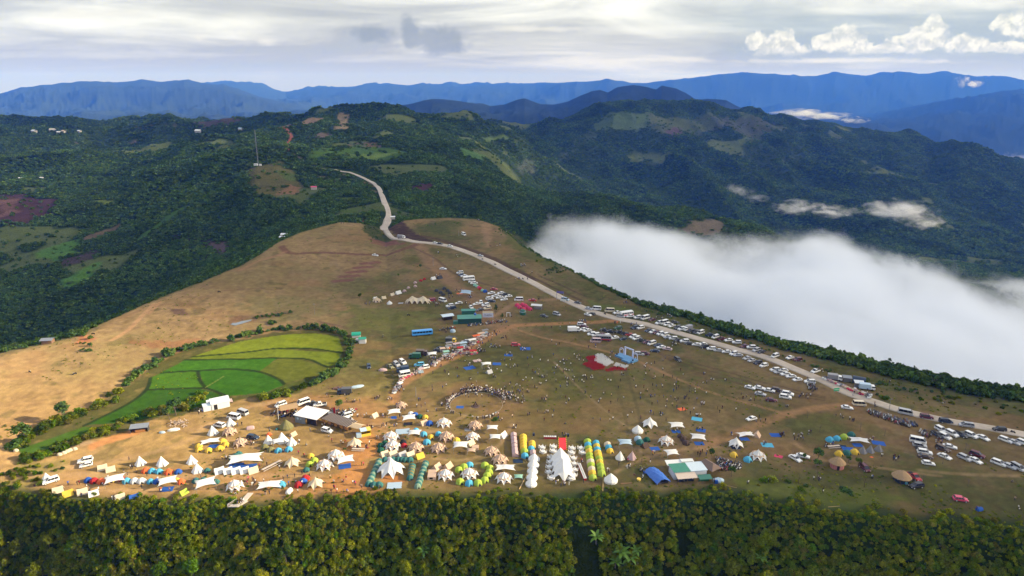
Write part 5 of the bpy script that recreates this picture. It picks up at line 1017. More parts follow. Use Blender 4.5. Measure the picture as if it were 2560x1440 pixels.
# cloth-covered marquee and other large canopies built from a peaked ridge
def ridge_canopy(L, W, Hh, peaks, scal=5):
    m = MB(); n, k = 40, 16; P = []
    for i in range(n+1):
        y = (i/n-.5)*L; pk = max(math.exp(-((y-p)/(L*.085))**2*.9)*.42+max(0, 1-abs(y-p)/(L*.24))*.58 for p in peaks); rid = Hh*(.66+.34*pk); e = .5+.5*math.cos(2*math.pi*i/n*scal); e = e**1.5
        w = W/2*(.80+.24*e); ez = 1.7*(1-e)+.12*e; endf = smoothstep(np.array(abs(y)), L*.5-1.9, L*.5)
        for j in range(k+1):
            x = (j/k-.5)*2; z = ez+(rid*(1-.30*endf)-ez)*(1-abs(x))**1.12*(1 if abs(x) < 1 else 0); P.append((x*w*(1-.5*endf*0), y*(1+.04*(1-abs(x))*0), float(z)))
    m.add(P, [(i*(k+1)+j, (i+1)*(k+1)+j, (i+1)*(k+1)+j+1, i*(k+1)+j+1) for i in range(n) for j in range(k)], 0)
    # the two ends drop to a centre leg and two corner legs, leaving arched openings
    for s in (-1, 1):
        y0 = s*L/2; N_ = 24; top = []; bot = []
        for j in range(N_+1):
            x = (j/N_-.5)*2; e = abs(math.cos(math.pi*x)); e = e**2.2; z = 1.75*(1-e)+.05*e; zt = 1.7*(1-.2)+(Hh*.66*.70-1.36)*(1-abs(x))**1.12; top.append((x*W/2*1.02, y0, max(zt, .12))); bot.append((x*W/2*1.05, y0+s*(1.6*e+.3)*(1-abs(x)*.4), min(z, zt)))
        m.add(top+bot, [(j, j+1, N_+2+j, N_+1+j) for j in range(N_)], 0)
    return m
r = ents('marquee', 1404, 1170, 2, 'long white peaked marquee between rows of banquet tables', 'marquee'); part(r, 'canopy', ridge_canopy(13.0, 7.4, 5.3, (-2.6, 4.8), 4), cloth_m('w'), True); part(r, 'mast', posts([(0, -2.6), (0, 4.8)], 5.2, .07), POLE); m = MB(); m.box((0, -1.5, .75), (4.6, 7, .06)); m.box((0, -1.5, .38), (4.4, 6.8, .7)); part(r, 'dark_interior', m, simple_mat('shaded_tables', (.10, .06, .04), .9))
r = ents('star_pavilion', 978, 1179, 18, 'tallest white star pavilion, standing among rows of teal dome tents', 'pavilion'); c = MB(); star_canopy(c, 5.2, 5.9, 8, .70, 1.9); part(r, 'canopy', c, cloth_m('w')); part(r, 'mast', posts([(0, 0)], 6.0, .07), POLE); m = MB(); m.box((.8, -.4, .4), (3.6, 3.0, .75)); part(r, 'table', m, WOOD)
r = ents('twin_canopy', 1045, 756, 90, 'wide beige twin-peaked canopy in the upper camp', 'canopy'); part(r, 'canopy', ridge_canopy(12.4, 6.6, 4.0, (-3.2, 3.2), 4), cloth_m('u'), True); part(r, 'mast', posts([(0, -3.2), (0, 3.2)], 3.9, .06), POLE)
# red carpet, buffets, speakers
r = put('red_carpet', None) if False else None
P = [hit(*p) for p in ((1398, 1126), (1416, 1126), (1414, 1095), (1397, 1095))]; z = max(p.z for p in P)+.06; m = MB(); m.loft([[(P[0].x, P[0].y, z-.05), (P[1].x, P[1].y, z-.05), (P[1].x, P[1].y, z), (P[0].x, P[0].y, z)], [(P[3].x, P[3].y, z-.05), (P[2].x, P[2].y, z-.05), (P[2].x, P[2].y, z), (P[3].x, P[3].y, z)]]); o = put('red_carpet', m.mesh('red_carpet', simple_mat('red_carpet', (.72, .035, .045), .85, .04))); tag(o, 'bright red carpet leading to the white marquee', 'carpet')
for t in range(7):
    for sx, (pa, pb) in ((-1, (P[0], P[3])), (1, (P[1], P[2]))):
        q = pa.lerp(pb, t/6); o = put('carpet_lantern', (lambda b: (b.cyl((0, 0, 0), (0, 0, .35), .13, .08, 8), b.mesh('carpet_lantern', paint_m('y')))[1])(MB()), None, (q.x+sx*.15, q.y, z)); tag(o, 'small yellow marker lamp along the edge of the red carpet', 'lamp', 'lamps along the red carpet')
def buffet(u, v, head, L, label, cat='buffet table'):
    r = ents('buffet_table', u, v, head, label, cat); m = MB(); m.box((0, 0, .42), (L, .9, .84)); part(r, 'red_skirt', m, cloth_m('r')); m = MB(); m.box((0, 0, .87), (L+.1, 1.0, .05)); part(r, 'top', m, cloth_m('w')); m = MB(); [m.box((x, 0, .95), (.4, .5, .12)) for x in np.arange(-L/2+.5, L/2, .8)]; part(r, 'dishes', m, POLE)
buffet(1375, 1096, -2, 4.5, 'red-skirted buffet table with a white top left of the carpet'); buffet(1455, 1182, 97, 9.5, 'long red-skirted buffet table standing beside the rows of dome tents')
for u, v, l in ((1334, 1092, 'black loudspeaker standing alone left of the buffet'), (1420, 1094, 'black loudspeaker beside the people at the red carpet')):
    r = ents('loudspeaker', u, v, 0, l, 'loudspeaker'); m = MB(); m.box((0, 0, 1.0), (.75, .6, 1.1)); part(r, 'cabinet', m, paint_m('q')); m = MB(); m.cyl((0, -.31, .9), (0, -.33, .9), .26, None, 12); part(r, 'cone', m, DARK); part(r, 'stand', posts([(0, 0)], .5, .05), POLE)
# round tables and white chairs
CH = MB(); CH.box((0, 0, .46), (.42, .42, .05)); CH.box((-.2, 0, .72), (.05, .42, .5)); [CH.cyl((a*.18, b*.18, 0), (a*.18, b*.18, .45), .02, None, 4) for a in (-1, 1) for b in (-1, 1)]
CHW = CH.mesh('chair', [cloth_m('w', .05)]); 
def banquet(u, v, k):
    p = hit(u, v); r = ents('round_table', u, v, 0, 'round banquet table under a white cloth near the marquee', 'table', 'banquet tables round the marquee'); m = MB(); m.cyl((0, 0, .03), (0, 0, .74), .86, .80, 16); m.cyl((0, 0, .74), (0, 0, .77), .85, None, 16); part(r, 'cloth', m, cloth_m('w')); m = MB(); m.cyl((0, 0, .77), (0, 0, .98), .16, .1, 8); part(r, 'centrepiece', m, cloth_m('z'))
    for i in range(6):
        a = 2*math.pi*i/6+.3; o = put('chair', CHW, None, (p.x+math.cos(a)*1.15, p.y+math.sin(a)*1.15, p.z), a+math.pi); tag(o, 'white chair drawn up to a white round banquet table', 'chair', 'chairs at the banquet tables')
for k, (u, v) in enumerate([(1355, 1121), (1358, 1132), (1383, 1119), (1383, 1130), (1430, 1123), (1429, 1134), (1452, 1123), (1456, 1134), (1377, 1146), (1375, 1158), (1373, 1170), (1372, 1183), (1378, 1197), (1433, 1148), (1435, 1162), (1436, 1177), (1434, 1190), (1427, 1199)]): banquet(u, v, k)
NCH = [18*6]; stuffch = []
def seats(poly, c, label, group, ang=-38, sx=.62, sy=.95):
    P = [hit(*p) for p in poly]; Q = np.array([[p.x, p.y] for p in P]); cx, cy = Q.mean(0); ca, sa = math.cos(math.radians(ang)), math.sin(math.radians(ang)); out = []
    for i in range(-40, 41):
        for j in range(-30, 31):
            x = cx+ca*i*sx-sa*j*sy; y = cy+sa*i*sx+ca*j*sy
            if inside(Q, np.array([x]), np.array([y]))[0]: out.append((x, y))
    for x, y in sorted(out, key=lambda t: t[1]):
        if NCH[0] < 296: o = put('chair', CHW, None, (x, y, ground_z(x, y)), math.radians(ang+180+90)); recolor(o, 0, cloth_m(c, .22)); tag(o, label, 'chair', group); NCH[0] += 1
        else: stuffch.append((x, y, c, ang))
seats([(1535, 919), (1566, 924), (1564, 928), (1540, 927), (1516, 931), (1513, 927)], 'r', 'red plastic chair in the small right block before the stage', 'red chairs in the right block')
seats([(1539, 910), (1570, 917), (1566, 923), (1535, 917)], 'w', 'white chair in the small right block before the stage', 'white chairs in the right block')
seats([(1454, 912), (1477, 905), (1486, 906), (1514, 919), (1508, 925), (1488, 928), (1474, 923)], 'r', 'red plastic chair in the large left block before the stage', 'red chairs in the left block')
seats([(1489, 888), (1507, 888), (1522, 899), (1534, 909), (1515, 918), (1486, 904)], 'w', 'white chair in the front block nearest the stage', 'white chairs in the front block'); seats([(1462, 895), (1488, 891), (1493, 902), (1473, 905)], 'r', 'red chair in the upper left block before the stage', 'red chairs in the upper left block')
if stuffch:
    m = MB()
    for x, y, c, a in stuffch: m.M = Matrix.Translation((x, y, ground_z(x, y))) @ Matrix.Rotation(math.radians(a+270), 4, 'Z'); m.box((0, 0, .46), (.44, .44, .06), 0 if c == 'w' else 1); m.box((-.2, 0, .70), (.05, .44, .5), 0 if c == 'w' else 1); m.cyl((0, 0, 0), (0, 0, .45), .12, None, 4, 0 if c == 'w' else 1)
    tag(put('seating', m.mesh('seating', [cloth_m('w'), cloth_m('r')])), 'packed rows of white and red chairs facing the blue stage', 'seating', kind='stuff')
# stage with its portal and two ring arches
r = ents('stage', 1566, 897, -51, 'low blue stage with a pale blue portal and arches', 'stage'); m = MB(); m.box((0, 0, .45), (11, 4.2, .9)); part(r, 'platform', m, simple_mat('stage_blue', (.10, .24, .42), .6, .12)); m = MB(); m.box((2.5, -3.0, .45), (4.5, 1.6, .9)); part(r, 'front_step', m, simple_mat('stage_blue', (.10, .24, .42), .6, .12))
M_ARCH = simple_mat('pale_blue_truss', (.42, .48, .68), .6, .1); m = MB(); [m.box((x, 1.4, 2.9), (.55, .55, 4.0)) for x in (-2.2, 2.6)]; m.box((.2, 1.4, 4.95), (5.6, .55, .5)); part(r, 'portal', m, M_ARCH)
for x0 in (-4.2, 4.4):
    m = MB(); pts = [(x0+1.25*math.cos(a), 1.2, 2.7+1.25*math.sin(a)) for a in (math.pi*k/8 for k in range(9))]; pts = [(pts[0][0], 1.2, .9)]+pts+[(pts[-1][0], 1.2, .9)]; [m.cyl(a, b, .2, None, 6) for a, b in zip(pts[:-1], pts[1:])]; part(r, 'ring_arch', m, M_ARCH)
m = MB(); [m.box((x, -1.2, 1.2), (.6, .5, .6)) for x in (-5, 5)]; part(r, 'monitor_speaker', m, DARK)
# gates and signs
r = ents('road_gantry', 1400, 752, -22, 'purple banner on two tall posts over the roadside', 'sign'); m = MB(); m.box((0, 0, 5.3), (4.6, .15, 1.2)); part(r, 'banner', m, simple_mat('violet_banner', (.13, .11, .33), .7)); part(r, 'post', posts([(-2.2, 0), (2.2, 0)], 5.6, .12), POLE); m = MB(); m.box((1.9, 0, .5), (3.2, .5, 1.0)); part(r, 'plinth', m, simple_mat('whitewash', (.62, .62, .60), .8))
r = ents('green_road_sign', 2090, 984, 12, 'bright green road sign beside the concrete road', 'sign'); m = MB(); m.box((0, 0, 1.9), (2.6, .12, 1.3)); part(r, 'panel', m, simple_mat('sign_green', (.03, .38, .17), .5)); m = MB(); m.box((0, -.08, 1.9), (2.3, .04, .14)); part(r, 'white_line', m, paint_m('w')); part(r, 'post', posts([(-1, 0), (1, 0)], 1.9, .06), POLE)
r = ents('photo_frame', 1271, 792, 0, 'white upright square frame beside the dirt track', 'frame'); m = MB(); [m.box((x, 0, 1.2), (.25, .25, 2.4)) for x in (-.95, .95)]; m.box((0, 0, 2.45), (2.15, .25, .25)); part(r, 'frame', m, paint_m('w'))
r = ents('road_arch', 1547, 808, 0, 'small orange and white checkpoint post at the track junction', 'post'); m = MB(); m.box((.9, 0, 1.2), (.3, .3, 2.4)); part(r, 'post', m, paint_m('w')); m = MB(); m.box((-.9, 0, .6), (.5, .5, 1.2)); part(r, 'cone', m, paint_m('o'))
# red-white shelter by the pink tents, stall sheets
r = ents('market_canopy', 1342, 772, -14, 'white-roofed market canopy right of the pink tents', 'canopy'); part(r, 'roof', gable(6.0, 3.4, 2.3, .6, .2), cloth_m('w')); part(r, 'post', posts([(-2.9, -1.6), (2.9, -1.6), (2.9, 1.6), (-2.9, 1.6)], 2.3), POLE); m = MB(); m.box((.6, 0, .6), (4.4, 2, 1.1)); part(r, 'goods', m, cloth_m('e'))
# buses and trucks
def bus(u, v, head, L, c, label, c2=None, truck=False, cat='bus'):
    r = ents('bus' if not truck else 'truck', u, v, head, label, cat); W, Hh = 2.4, 3.0; m = MB()
    if not truck:
        m.loft([rring(x*L, W/2, .42, z, .25) for x, z in ((-.5, 2.8), (-.48, Hh), (.46, Hh), (.5, 2.6))], 0); part(r, 'body', m, paint_m(c), False); m = MB(); m.box((.0, 0, 2.02), (L*.94, W+.03, .85)); m.box((L*.5-.02, 0, 1.9), (.08, W*.86, 1.2)); part(r, 'window', m, GLASS)
        m = MB(); [m.box((x, 0, 2.02), (.14, W+.06, .86)) for x in np.arange(-L*.42, L*.46, L/7)]; part(r, 'pillar', m, paint_m(c))
        if c2: m = MB(); m.box((0, 0, .95), (L*.98, W+.04, .6)); part(r, 'stripe', m, paint_m(c2))
    else:
        m = MB(); m.loft([rring(x, W/2*.95, .5, z, .2) for x, z in ((L*.5-1.7, 2.3), (L*.5-1.5, 2.4), (L*.5-.3, 2.3), (L*.5, 1.5))], 0); part(r, 'cab', m, paint_m(c)); m = MB(); m.box((L*.5-.75, 0, 1.85), (1.3, W*.98, .6)); part(r, 'window', m, GLASS); m = MB(); m.box((-.85, 0, 1.75), (L-1.9, W, 2.1)); part(r, 'cargo_box', m, paint_m(c2 or c)); m = MB(); m.box((-.5, 0, .6), (L*.9, .9, .25)); part(r, 'chassis', m, DARK)
    for x in (-.30*L, .32*L):
        for s in (-1, 1): m = MB(); m.cyl((x, s*W*.44-.12, .46), (x, s*W*.44+.12, .46), .46, None, 12); part(r, 'wheel', m, TYRE)
    return r
bus(1056, 838, 15, 10.6, 'h', 'bright blue coach parked above the paddies', 'h'); bus(1172, 701, 20, 7.6, 'w', 'white bus parked in the upper row of cars'); bus(1566, 790, 22, 7.8, 'w', 'white and pink bus parked on the road verge', 'i'); bus(1509, 851, -8, 7.8, 'e', 'grey bus with a red lower half beside the silver minibus', 'r')
bus(862, 985, 186, 6.0, 'q', 'dark blue truck with a long black cargo bed', 'd', True, 'truck'); bus(1434, 829, 4, 6.4, 'w', 'white box truck with a red end left of the car row', 'w', True, 'truck'); bus(1003, 596, -15, 6.5, 'w', 'grey truck on the road at the cutting', 'e', True, 'truck'); bus(1007, 930, 200, 5.6, 'q', 'dark blue truck behind the white market canopy', 'q', True, 'truck'); bus(1127, 857, -4, 5.2, 'y', 'small yellow-cab truck with a black box', 'd', True, 'truck'); bus(1037, 896, 180, 5.6, 'n', 'dark green open truck left of the market stalls', 'n', True, 'truck'); bus(1055, 888, -2, 5.6, 'x', 'brown truck behind the dark green truck', 'x', True, 'truck'); bus(1719, 826, 215, 5.8, 'w', 'white truck with a tall grey canvas box', 'e', True, 'truck')
bus(2086, 950, -20, 6.0, 'w', 'truck with a tall grey box parked behind the roadside sacks', 'e', True, 'truck'); bus(2166, 974, -18, 6.4, 'w', 'white truck beside the roadside stalls', 'z', True, 'truck')
# roadside traders
GOODS = MB(); [GOODS.box((math.cos(i*2.4)*.5, math.sin(i*1.7)*.4, .2+.12*(i % 3)), (.5, .4, .35), i % 3, rz=i) for i in range(9)]
GM = {k: GOODS.mesh('goods', [cloth_m(a), cloth_m(b), cloth_m(c)]) for k, (a, b, c) in enumerate((('w', 't', 'p'), ('z', 'w', 'e'), ('o', 't', 'w'), ('p', 'i', 'u')))}
def goods_heap(u, v, k, label, group, sc=1.3): o = put('goods_pile', GM[k]); seat(o, u, v, random.uniform(0, 180), 0); o.scale = (sc, sc, sc); tag(o, label, 'goods', group)
for u, v, k in ((2062, 948, 1), (2068, 951, 1), (2075, 954, 0), (2081, 957, 0), (2090, 960, 3), (2098, 963, 1), (2105, 966, 1), (2111, 969, 0), (2118, 972, 3), (2124, 975, 3), (2130, 978, 3), (2136, 976, 2), (2141, 981, 0), (2148, 984, 3), (2155, 987, 3), (2171, 995, 1), (2174, 989, 1), (2160, 986, 2)): goods_heap(u, v, k, 'heap of pale sacks and boxes for sale along the upper road edge', 'goods along the upper road edge', 1.7)
for u, v, w, d, h, l in ((2116, 955, 3.2, 2.4, 2.4, 'small grey-roofed trader shed between two parked trucks'), (2146, 969, 3.4, 2.6, 2.6, 'white-roofed trader shelter left of the white roadside truck')):
    r = ents('trader_shed', u, v, -15, l, 'shed'); part(r, 'roof', flat_roof(w, d, h, .25), WHITE_TIN if w > 3.3 else GREY_TIN); part(r, 'post', posts([(-w/2, -d/2), (w/2, -d/2), (w/2, d/2), (-w/2, d/2)], h), WOOD); m = MB(); m.box((0, .3, h*.4), (w*.9, d*.6, h*.75)); part(r, 'wares', m, cloth_m('e'))
r = ents('dark_tarpaulin_tent', 2147, 957, -30, 'large dark tarpaulin tent with pale ends behind the traders', 'tent'); m = MB(); m.loft([[(x, math.cos(a)*2.4, math.sin(a)*2.9) for a in (math.pi*k/8 for k in range(9))] for x in (-2.6, 0, 2.6)], 0, (False, False), False); part(r, 'sheet', m, paint_m('q')); m = MB(); [m.add([(x, math.cos(math.pi*k/8)*2.3, math.sin(math.pi*k/8)*2.8) for k in range(9)], [tuple(range(9))]) for x in (-2.5, 2.5)]; part(r, 'end_cloth', m, cloth_m('z'))
MK = [(986, 983, 1), (989, 977, 0), (992, 971, 1), (995, 966, 0), (999, 960, 1), (1003, 954, 0), (1007, 949, 3), (1015, 945, 3), (1023, 941, 3), (1030, 937, 3), (1040, 933, 0), (1048, 929, 1), (1085, 915, 0), (1090, 909, 1), (1096, 905, 0), (1104, 899, 0), (1112, 893, 0), (1119, 892, 1), (1126, 889, 0), (1133, 888, 3), (1140, 884, 0), (1147, 880, 1), (1153, 884, 3), (1158, 874, 0), (1165, 870, 1), (1171, 872, 0), (1178, 864, 0), (1186, 860, 1), (1193, 856, 3), (1200, 850, 0), (1207, 845, 0), (1214, 841, 1), (1221, 838, 0), (1120, 872, 2), (1128, 868, 2), (1136, 866, 1), (1180, 886, 3), (1190, 884, 3)]
for u, v, k in MK: goods_heap(u, v, k, 'pile of market goods among the stalls along the dirt track', 'market goods along the dirt track', 1.5)
def stall(u, v, head, c, w, l):
    r = ents('market_stall', u, v, head, l, 'stall'); m = MB(); m.loft([[(x*w/2, math.cos(a)*1.1, 2.0+.35*math.sin(a)) for a in (math.pi*k/6 for k in range(7))] for x in (-1, 1)], 0, (False, False), False); part(r, 'canopy', m, cloth_m(c)); part(r, 'post', posts([(-w/2, -1), (w/2, -1), (w/2, 1), (-w/2, 1)], 2.0, .04), POLE); m = MB(); m.box((0, 0, .45), (w*.9, 1.2, .8)); part(r, 'table', m, cloth_m(random.choice('wpez')))
it = [(1012, 938, 25, 'w', 4.6), (1000, 968, 60, 'w', 2.2), (1052, 932, 25, 'p', 2.6), (1106, 880, 20, 't', 2.6), (1115, 888, 25, 'f', 3.0), (1142, 868, 25, 'p', 4.4), (1122, 866, 28, 'e', 3.6), (1158, 866, 20, 'z', 3.6), (1180, 858, 25, 'w', 4.0), (1190, 848, 28, 'o', 4.0), (1202, 842, 30, 't', 4.0), (1212, 834, 30, 'e', 3.6), (1150, 878, 20, 'r', 3.2), (1165, 884, 10, 'm', 3.0), (1183, 886, 5, 'r', 3.4)]
for (t, l) in zip(it, labelled([('k', a, b, c) for a, b, _, c, _w in it], {'k': 'market stall'}, 'in the market along the dirt track')): stall(t[0], t[1], t[2], t[3], t[4], l)
# poles, mast, arches, saplings
def pole(u, v, h, label, arms=True, r0=.09, mat=None):
    r = ents('utility_pole', u, v, 0, label, 'pole'); m = MB(); m.cyl((0, 0, -.3), (0, 0, h), r0*1.3, r0*.8, 6)
    part(r, 'shaft', m, mat or POLE)
    if arms: m = MB(); m.box((0, 0, h-.5), (1.6, .1, .12)); part(r, 'crossarm', m, POLE)
pole(787, 786, 6.5, 'wooden utility pole on the slope above the pond'); pole(1083, 665, 6, 'utility pole beside the rutted brown track'); pole(2222, 1029, 6, 'utility pole beside the road among motorbikes'); pole(1040, 992, 4.4, 'thin dark lamp pole on the grass right of the market', False); pole(697, 1052, 8.0, 'tall thin white lamp post beside the thatched shelter', False, .06, paint_m('w')); pole(1147, 590, 5, 'short pole on the far knoll', False)
r = ents('radio_mast', 646, 414, 0, 'tall thin lattice radio mast on the wooded ridge', 'mast'); m = MB(); h = 52
for a in range(3): x, y = math.cos(a*2.09)*.7, math.sin(a*2.09)*.7; m.cyl((x, y, -1), (x, y, h), .07, None, 4)
for z in range(0, h, 3):
    for a in range(3): m.cyl((math.cos(a*2.09)*.7, math.sin(a*2.09)*.7, z), (math.cos(a*2.09+2.09)*.7, math.sin(a*2.09+2.09)*.7, z+3), .035, None, 3)
part(r, 'lattice', m, simple_mat('mast_steel', (.3, .3, .32), .5)); m = MB(); [m.cyl((0, 0, h*.8), (math.cos(a*2.09)*16, math.sin(a*2.09)*16, 0), .05, None, 3) for a in range(3)]; part(r, 'guy_wire', m, POLE); m = MB(); m.box((-3, -2, 1.6), (5, 3.4, 3.2)); m.box((3.5, -2, 1.3), (3, 2.6, 2.6)); part(r, 'equipment_hut', m, simple_mat('whitewash', (.62, .62, .60), .8))
SAP = [trunk_mesh('bare_sapling', 3.0, .09, 500+i, 6, .8) for i in range(3)]
it = [(2049, 1081), (2018, 1046), (2211, 1090), (2034, 1137), (2341, 1110), (2356, 1160), (2145, 1172), (2182, 1180), (2305, 1205), (2419, 1215), (1996, 1210), (2160, 1218), (2150, 1078), (2275, 1035), (2414, 1125), (2042, 1198), (1984, 1143)]
for i, (u, v) in enumerate(sorted(it)):
    o = put('bare_tree', SAP[i % 3]); p = hit(u, v); o.location = p; o.rotation_euler[2] = i; s = .85+.35*((i*37) % 10)/10; o.scale = (s, s, s*1.1); tag(o, f'thin bare sapling, {ORD[i]} from the left on the right-hand pasture', 'tree', 'bare saplings on the right-hand pasture')
def leafy(u, v, sc, l, mesh, zs=1.0, tr=True, grp=None):
    r = ents('tree', u, v, random.uniform(0, 360), l, 'tree', grp); put('crown', mesh, r, (0, 0, 0), 0, (sc, sc, sc*zs)); 
    if tr: put('trunk', TR1, r, (0, 0, 0), 0, sc*.8)
TR1 = trunk_mesh('trunk', 3.0, .13, 77, 4, .9); CR1 = leaf_cloud('crown', 500, 1.3, 1.3, 2.6, .3, 901, 9, M_LEAF_FAR, .35); CR2 = leaf_cloud('crown', 500, 1.0, 2.4, 3.0, .3, 902, 9, M_LEAF_FAR, .3)
leafy(1239, 786, 1.1, 'dark upright conifer-like tree behind the billboard', CR2, 1.1); leafy(900, 748, 1.0, 'small round tree alone left of the upper camp', CR1); leafy(1051, 672, .9, 'small green tree beside the brown ruts above the upper camp', CR1); leafy(996, 693, .7, 'thin pale sapling on the slope above the upper camp', CR1); leafy(1255, 800, .8, 'dark bush-like tree at the end of the motorbike row', CR2)
leafy(2044, 1152, 1.3, 'dark leafy tree left of the pink-walled hut', CR1, 1.0); leafy(2042, 1168, 1.1, 'dark bushy tree lower left of the pink-walled hut', CR1, .7); leafy(2145, 1166, .9, 'leafy sapling left of the dull red van', CR1); leafy(2120, 1158, .8, 'slim leafy sapling right of the pink-walled hut', CR1); leafy(2112, 1246, 1.7, 'rounded dark bush near the cliff edge on the right', CR1, .6, False); leafy(2010, 1148, .6, 'bright green sapling in front of the white sedan', CR1)
leafy(1779, 1141, .8, 'dark sapling above the brown thatch shelter', CR1); leafy(848, 1020, 1.5, 'low wide green tree behind the white roof', CR1, .6); leafy(1828, 1192, 1.1, 'small dark tree below the motorbike lot', CR1); leafy(862, 1128, .5, 'bright green shrub beside the dining group', CR1, .7, False); leafy(440, 1038, 2.0, 'bushy tree left of the white shed', CR1); leafy(424, 1050, 1.6, 'bushy tree standing lower left of the white shed', CR1); leafy(1238, 1056, 1.3, 'low dark bush with people behind the white sheets', CR1, .4, False)
leafy(42, 1140, 2.2, 'round bush at the lower tip of the paddies', CR1, .8, False); leafy(160, 1050, 2.2, 'bright bushy tree on the left edge of the lower paddy', CR1, .9); leafy(60, 1105, 2.4, 'large bush on the outer edge of the lowest paddy', CR1, .8, False)
# the lone spreading tree in front of the fog
r = ents('spreading_tree', 2338, 966, 0, 'lone tree with spreading layered limbs against the white fog', 'tree'); m = MB()
limbs = [((0, 0, 0), (-.4, 0, 2.6), .22, .16), ((-.4, 0, 2.6), (-2.3, .2, 4.6), .14, .08), ((-2.3, .2, 4.6), (-2.6, .3, 6.4), .08, .04), ((-.4, 0, 2.6), (1.2, .1, 4.2), .14, .09), ((1.2, .1, 4.2), (3.6, .3, 5.6), .09, .04), ((1.2, .1, 4.2), (1.4, -.3, 5.8), .08, .04), ((-.4, 0, 2.6), (-3.0, 0, 3.2), .1, .05)]
for a, b, r0, r1 in limbs: m.cyl(a, b, r0, r1, 6)
part(r, 'trunk', m, M_BARK)
for k, (x, y, z, w) in enumerate(((-2.6, .3, 6.6, 1.2), (-1.6, 0, 5.6, 1.1), (-3.1, 0, 3.5, 1.2), (3.8, .3, 5.8, 1.5), (1.6, -.3, 6.0, 1.3), (2.5, .2, 4.9, 1.2), (.3, 0, 4.4, .9))): put('foliage', leaf_cloud('foliage', 150, w, .45, 0, .32, 950+k, 5, M_LEAF_FAR, .3), r, (x, y, z))
# banana plants on the slope
def banana(u, v, sc, l):
    r = ents('banana_plant', u, v, random.uniform(0, 360), l, 'banana plant', 'banana plants on the slope'); m = MB(); n = 13
    for i in range(n):
        a = i*2.4; up = 1.5-1.1*i/n; pts = []
        for t in range(6): f = t/5; rr = f*2.1*(1.1-.25*up); z = 1.5+up*f*1.9-1.4*f*f; pts.append((math.cos(a)*rr, math.sin(a)*rr, z))
        for t in range(5):
            w0, w1 = .36*math.sin(math.pi*(t/5*.85+.12)), .36*math.sin(math.pi*((t+1)/5*.85+.12)); px, py = -math.sin(a), math.cos(a); p, q = pts[t], pts[t+1]; m.quad((p[0]-px*w0, p[1]-py*w0, p[2]), (q[0]-px*w1, q[1]-py*w1, q[2]), (q[0]+px*w1, q[1]+py*w1, q[2]), (p[0]+px*w0, p[1]+py*w0, p[2]), 0)
    part(r, 'leaves', m, simple_mat('banana_leaf', (.13, .25, .03), .5, .2, 1, 0, .4, .3)); m = MB(); m.cyl((0, 0, -.5), (0, 0, 1.7), .16, .1, 7); part(r, 'stem', m, M_BARK); r.scale = (sc,)*3
for i, (u, v, s) in enumerate(((1553, 1400, 1.7), (1575, 1412, 1.5), (1490, 1358, 1.4), (1538, 1418, 1.3), (1060, 1392, 1.3), (1590, 1390, 1.2), (1900, 1408, 1.2))): banana(u, v, s, ['bright banana plant, larger of the central pair on the slope', 'bright banana plant right of the larger central one', 'banana plant left of and above the central pair', 'banana plant lowest of the central group', 'banana plant alone on the left half of the slope', 'small banana plant on the right of the central group', 'banana plant on the shaded right half of the slope'][i])
# bonfire stack and rope ring
r = ents('bonfire_stack', 1189, 1016, 0, 'dark pointed stack of wood at the centre of the crowd ring', 'bonfire'); m = MB(); [m.cyl((math.cos(a)*1.1, math.sin(a)*1.1, 0), (0, 0, 2.2), .09, .05, 5) for a in (k*math.pi/5 for k in range(10))]; part(r, 'logs', m, simple_mat('charred_wood', (.05, .03, .03), .95)); m = MB(); m.cyl((0, 0, 0), (0, 0, .15), 1.9, 1.6, 14); part(r, 'ash_bed', m, simple_mat('ash', (.09, .06, .05), .95))
c = hit(1191, 1014); R = 10.6; m = MB(); pts = [(c.x+math.cos(a)*R, c.y+math.sin(a)*R) for a in (2*math.pi*k/48 for k in range(49))]; pts = [(x, y, ground_z(x, y)+.6) for x, y in pts]
for p, q in zip(pts[:-1], pts[1:]): m.cyl(p, q, .03, None, 4)
o = put('rope_ring', m.mesh('rope_ring', paint_m('g'))); tag(o, 'white rope ring fencing the bonfire from the spectators', 'rope')
# poles laid on the ground, long tables, logs
def laid(u, v, u2, v2, r0, name, label, cat, mat, h=.1): a, b = hit(u, v), hit(u2, v2); m = MB(); m.cyl((a.x, a.y, a.z+h), (b.x, b.y, b.z+h), r0, r0*.7, 6); tag(put(name, m.mesh(name, mat)), label, cat)
laid(1298, 1224, 1318, 1186, .16, 'bamboo_pole', 'long bamboo pole lying left of the white bell tents', 'pole', BAMBOO); laid(1318, 1186, 1320, 1160, .10, 'bamboo_pole', 'upper bamboo pole lying beside the white bell tents', 'pole', BAMBOO); laid(1307, 1140, 1318, 1158, .07, 'bamboo_pole', 'thin bamboo pole below the blue dome tent', 'pole', BAMBOO); laid(1507, 1228, 1508, 1195, .13, 'bamboo_pole', 'upright-looking bamboo pole left of the cream bell tent', 'pole', BAMBOO); laid(1552, 1210, 1582, 1208, .22, 'log', 'grey log lying near the yellow tub', 'log', WOOD); laid(1812, 1214, 1842, 1220, .06, 'plank', 'pale plank lying below the hut awnings', 'plank', BAMBOO); laid(2070, 1268, 2100, 1266, .08, 'plank', 'pale plank at the cliff edge on the right', 'plank', BAMBOO)
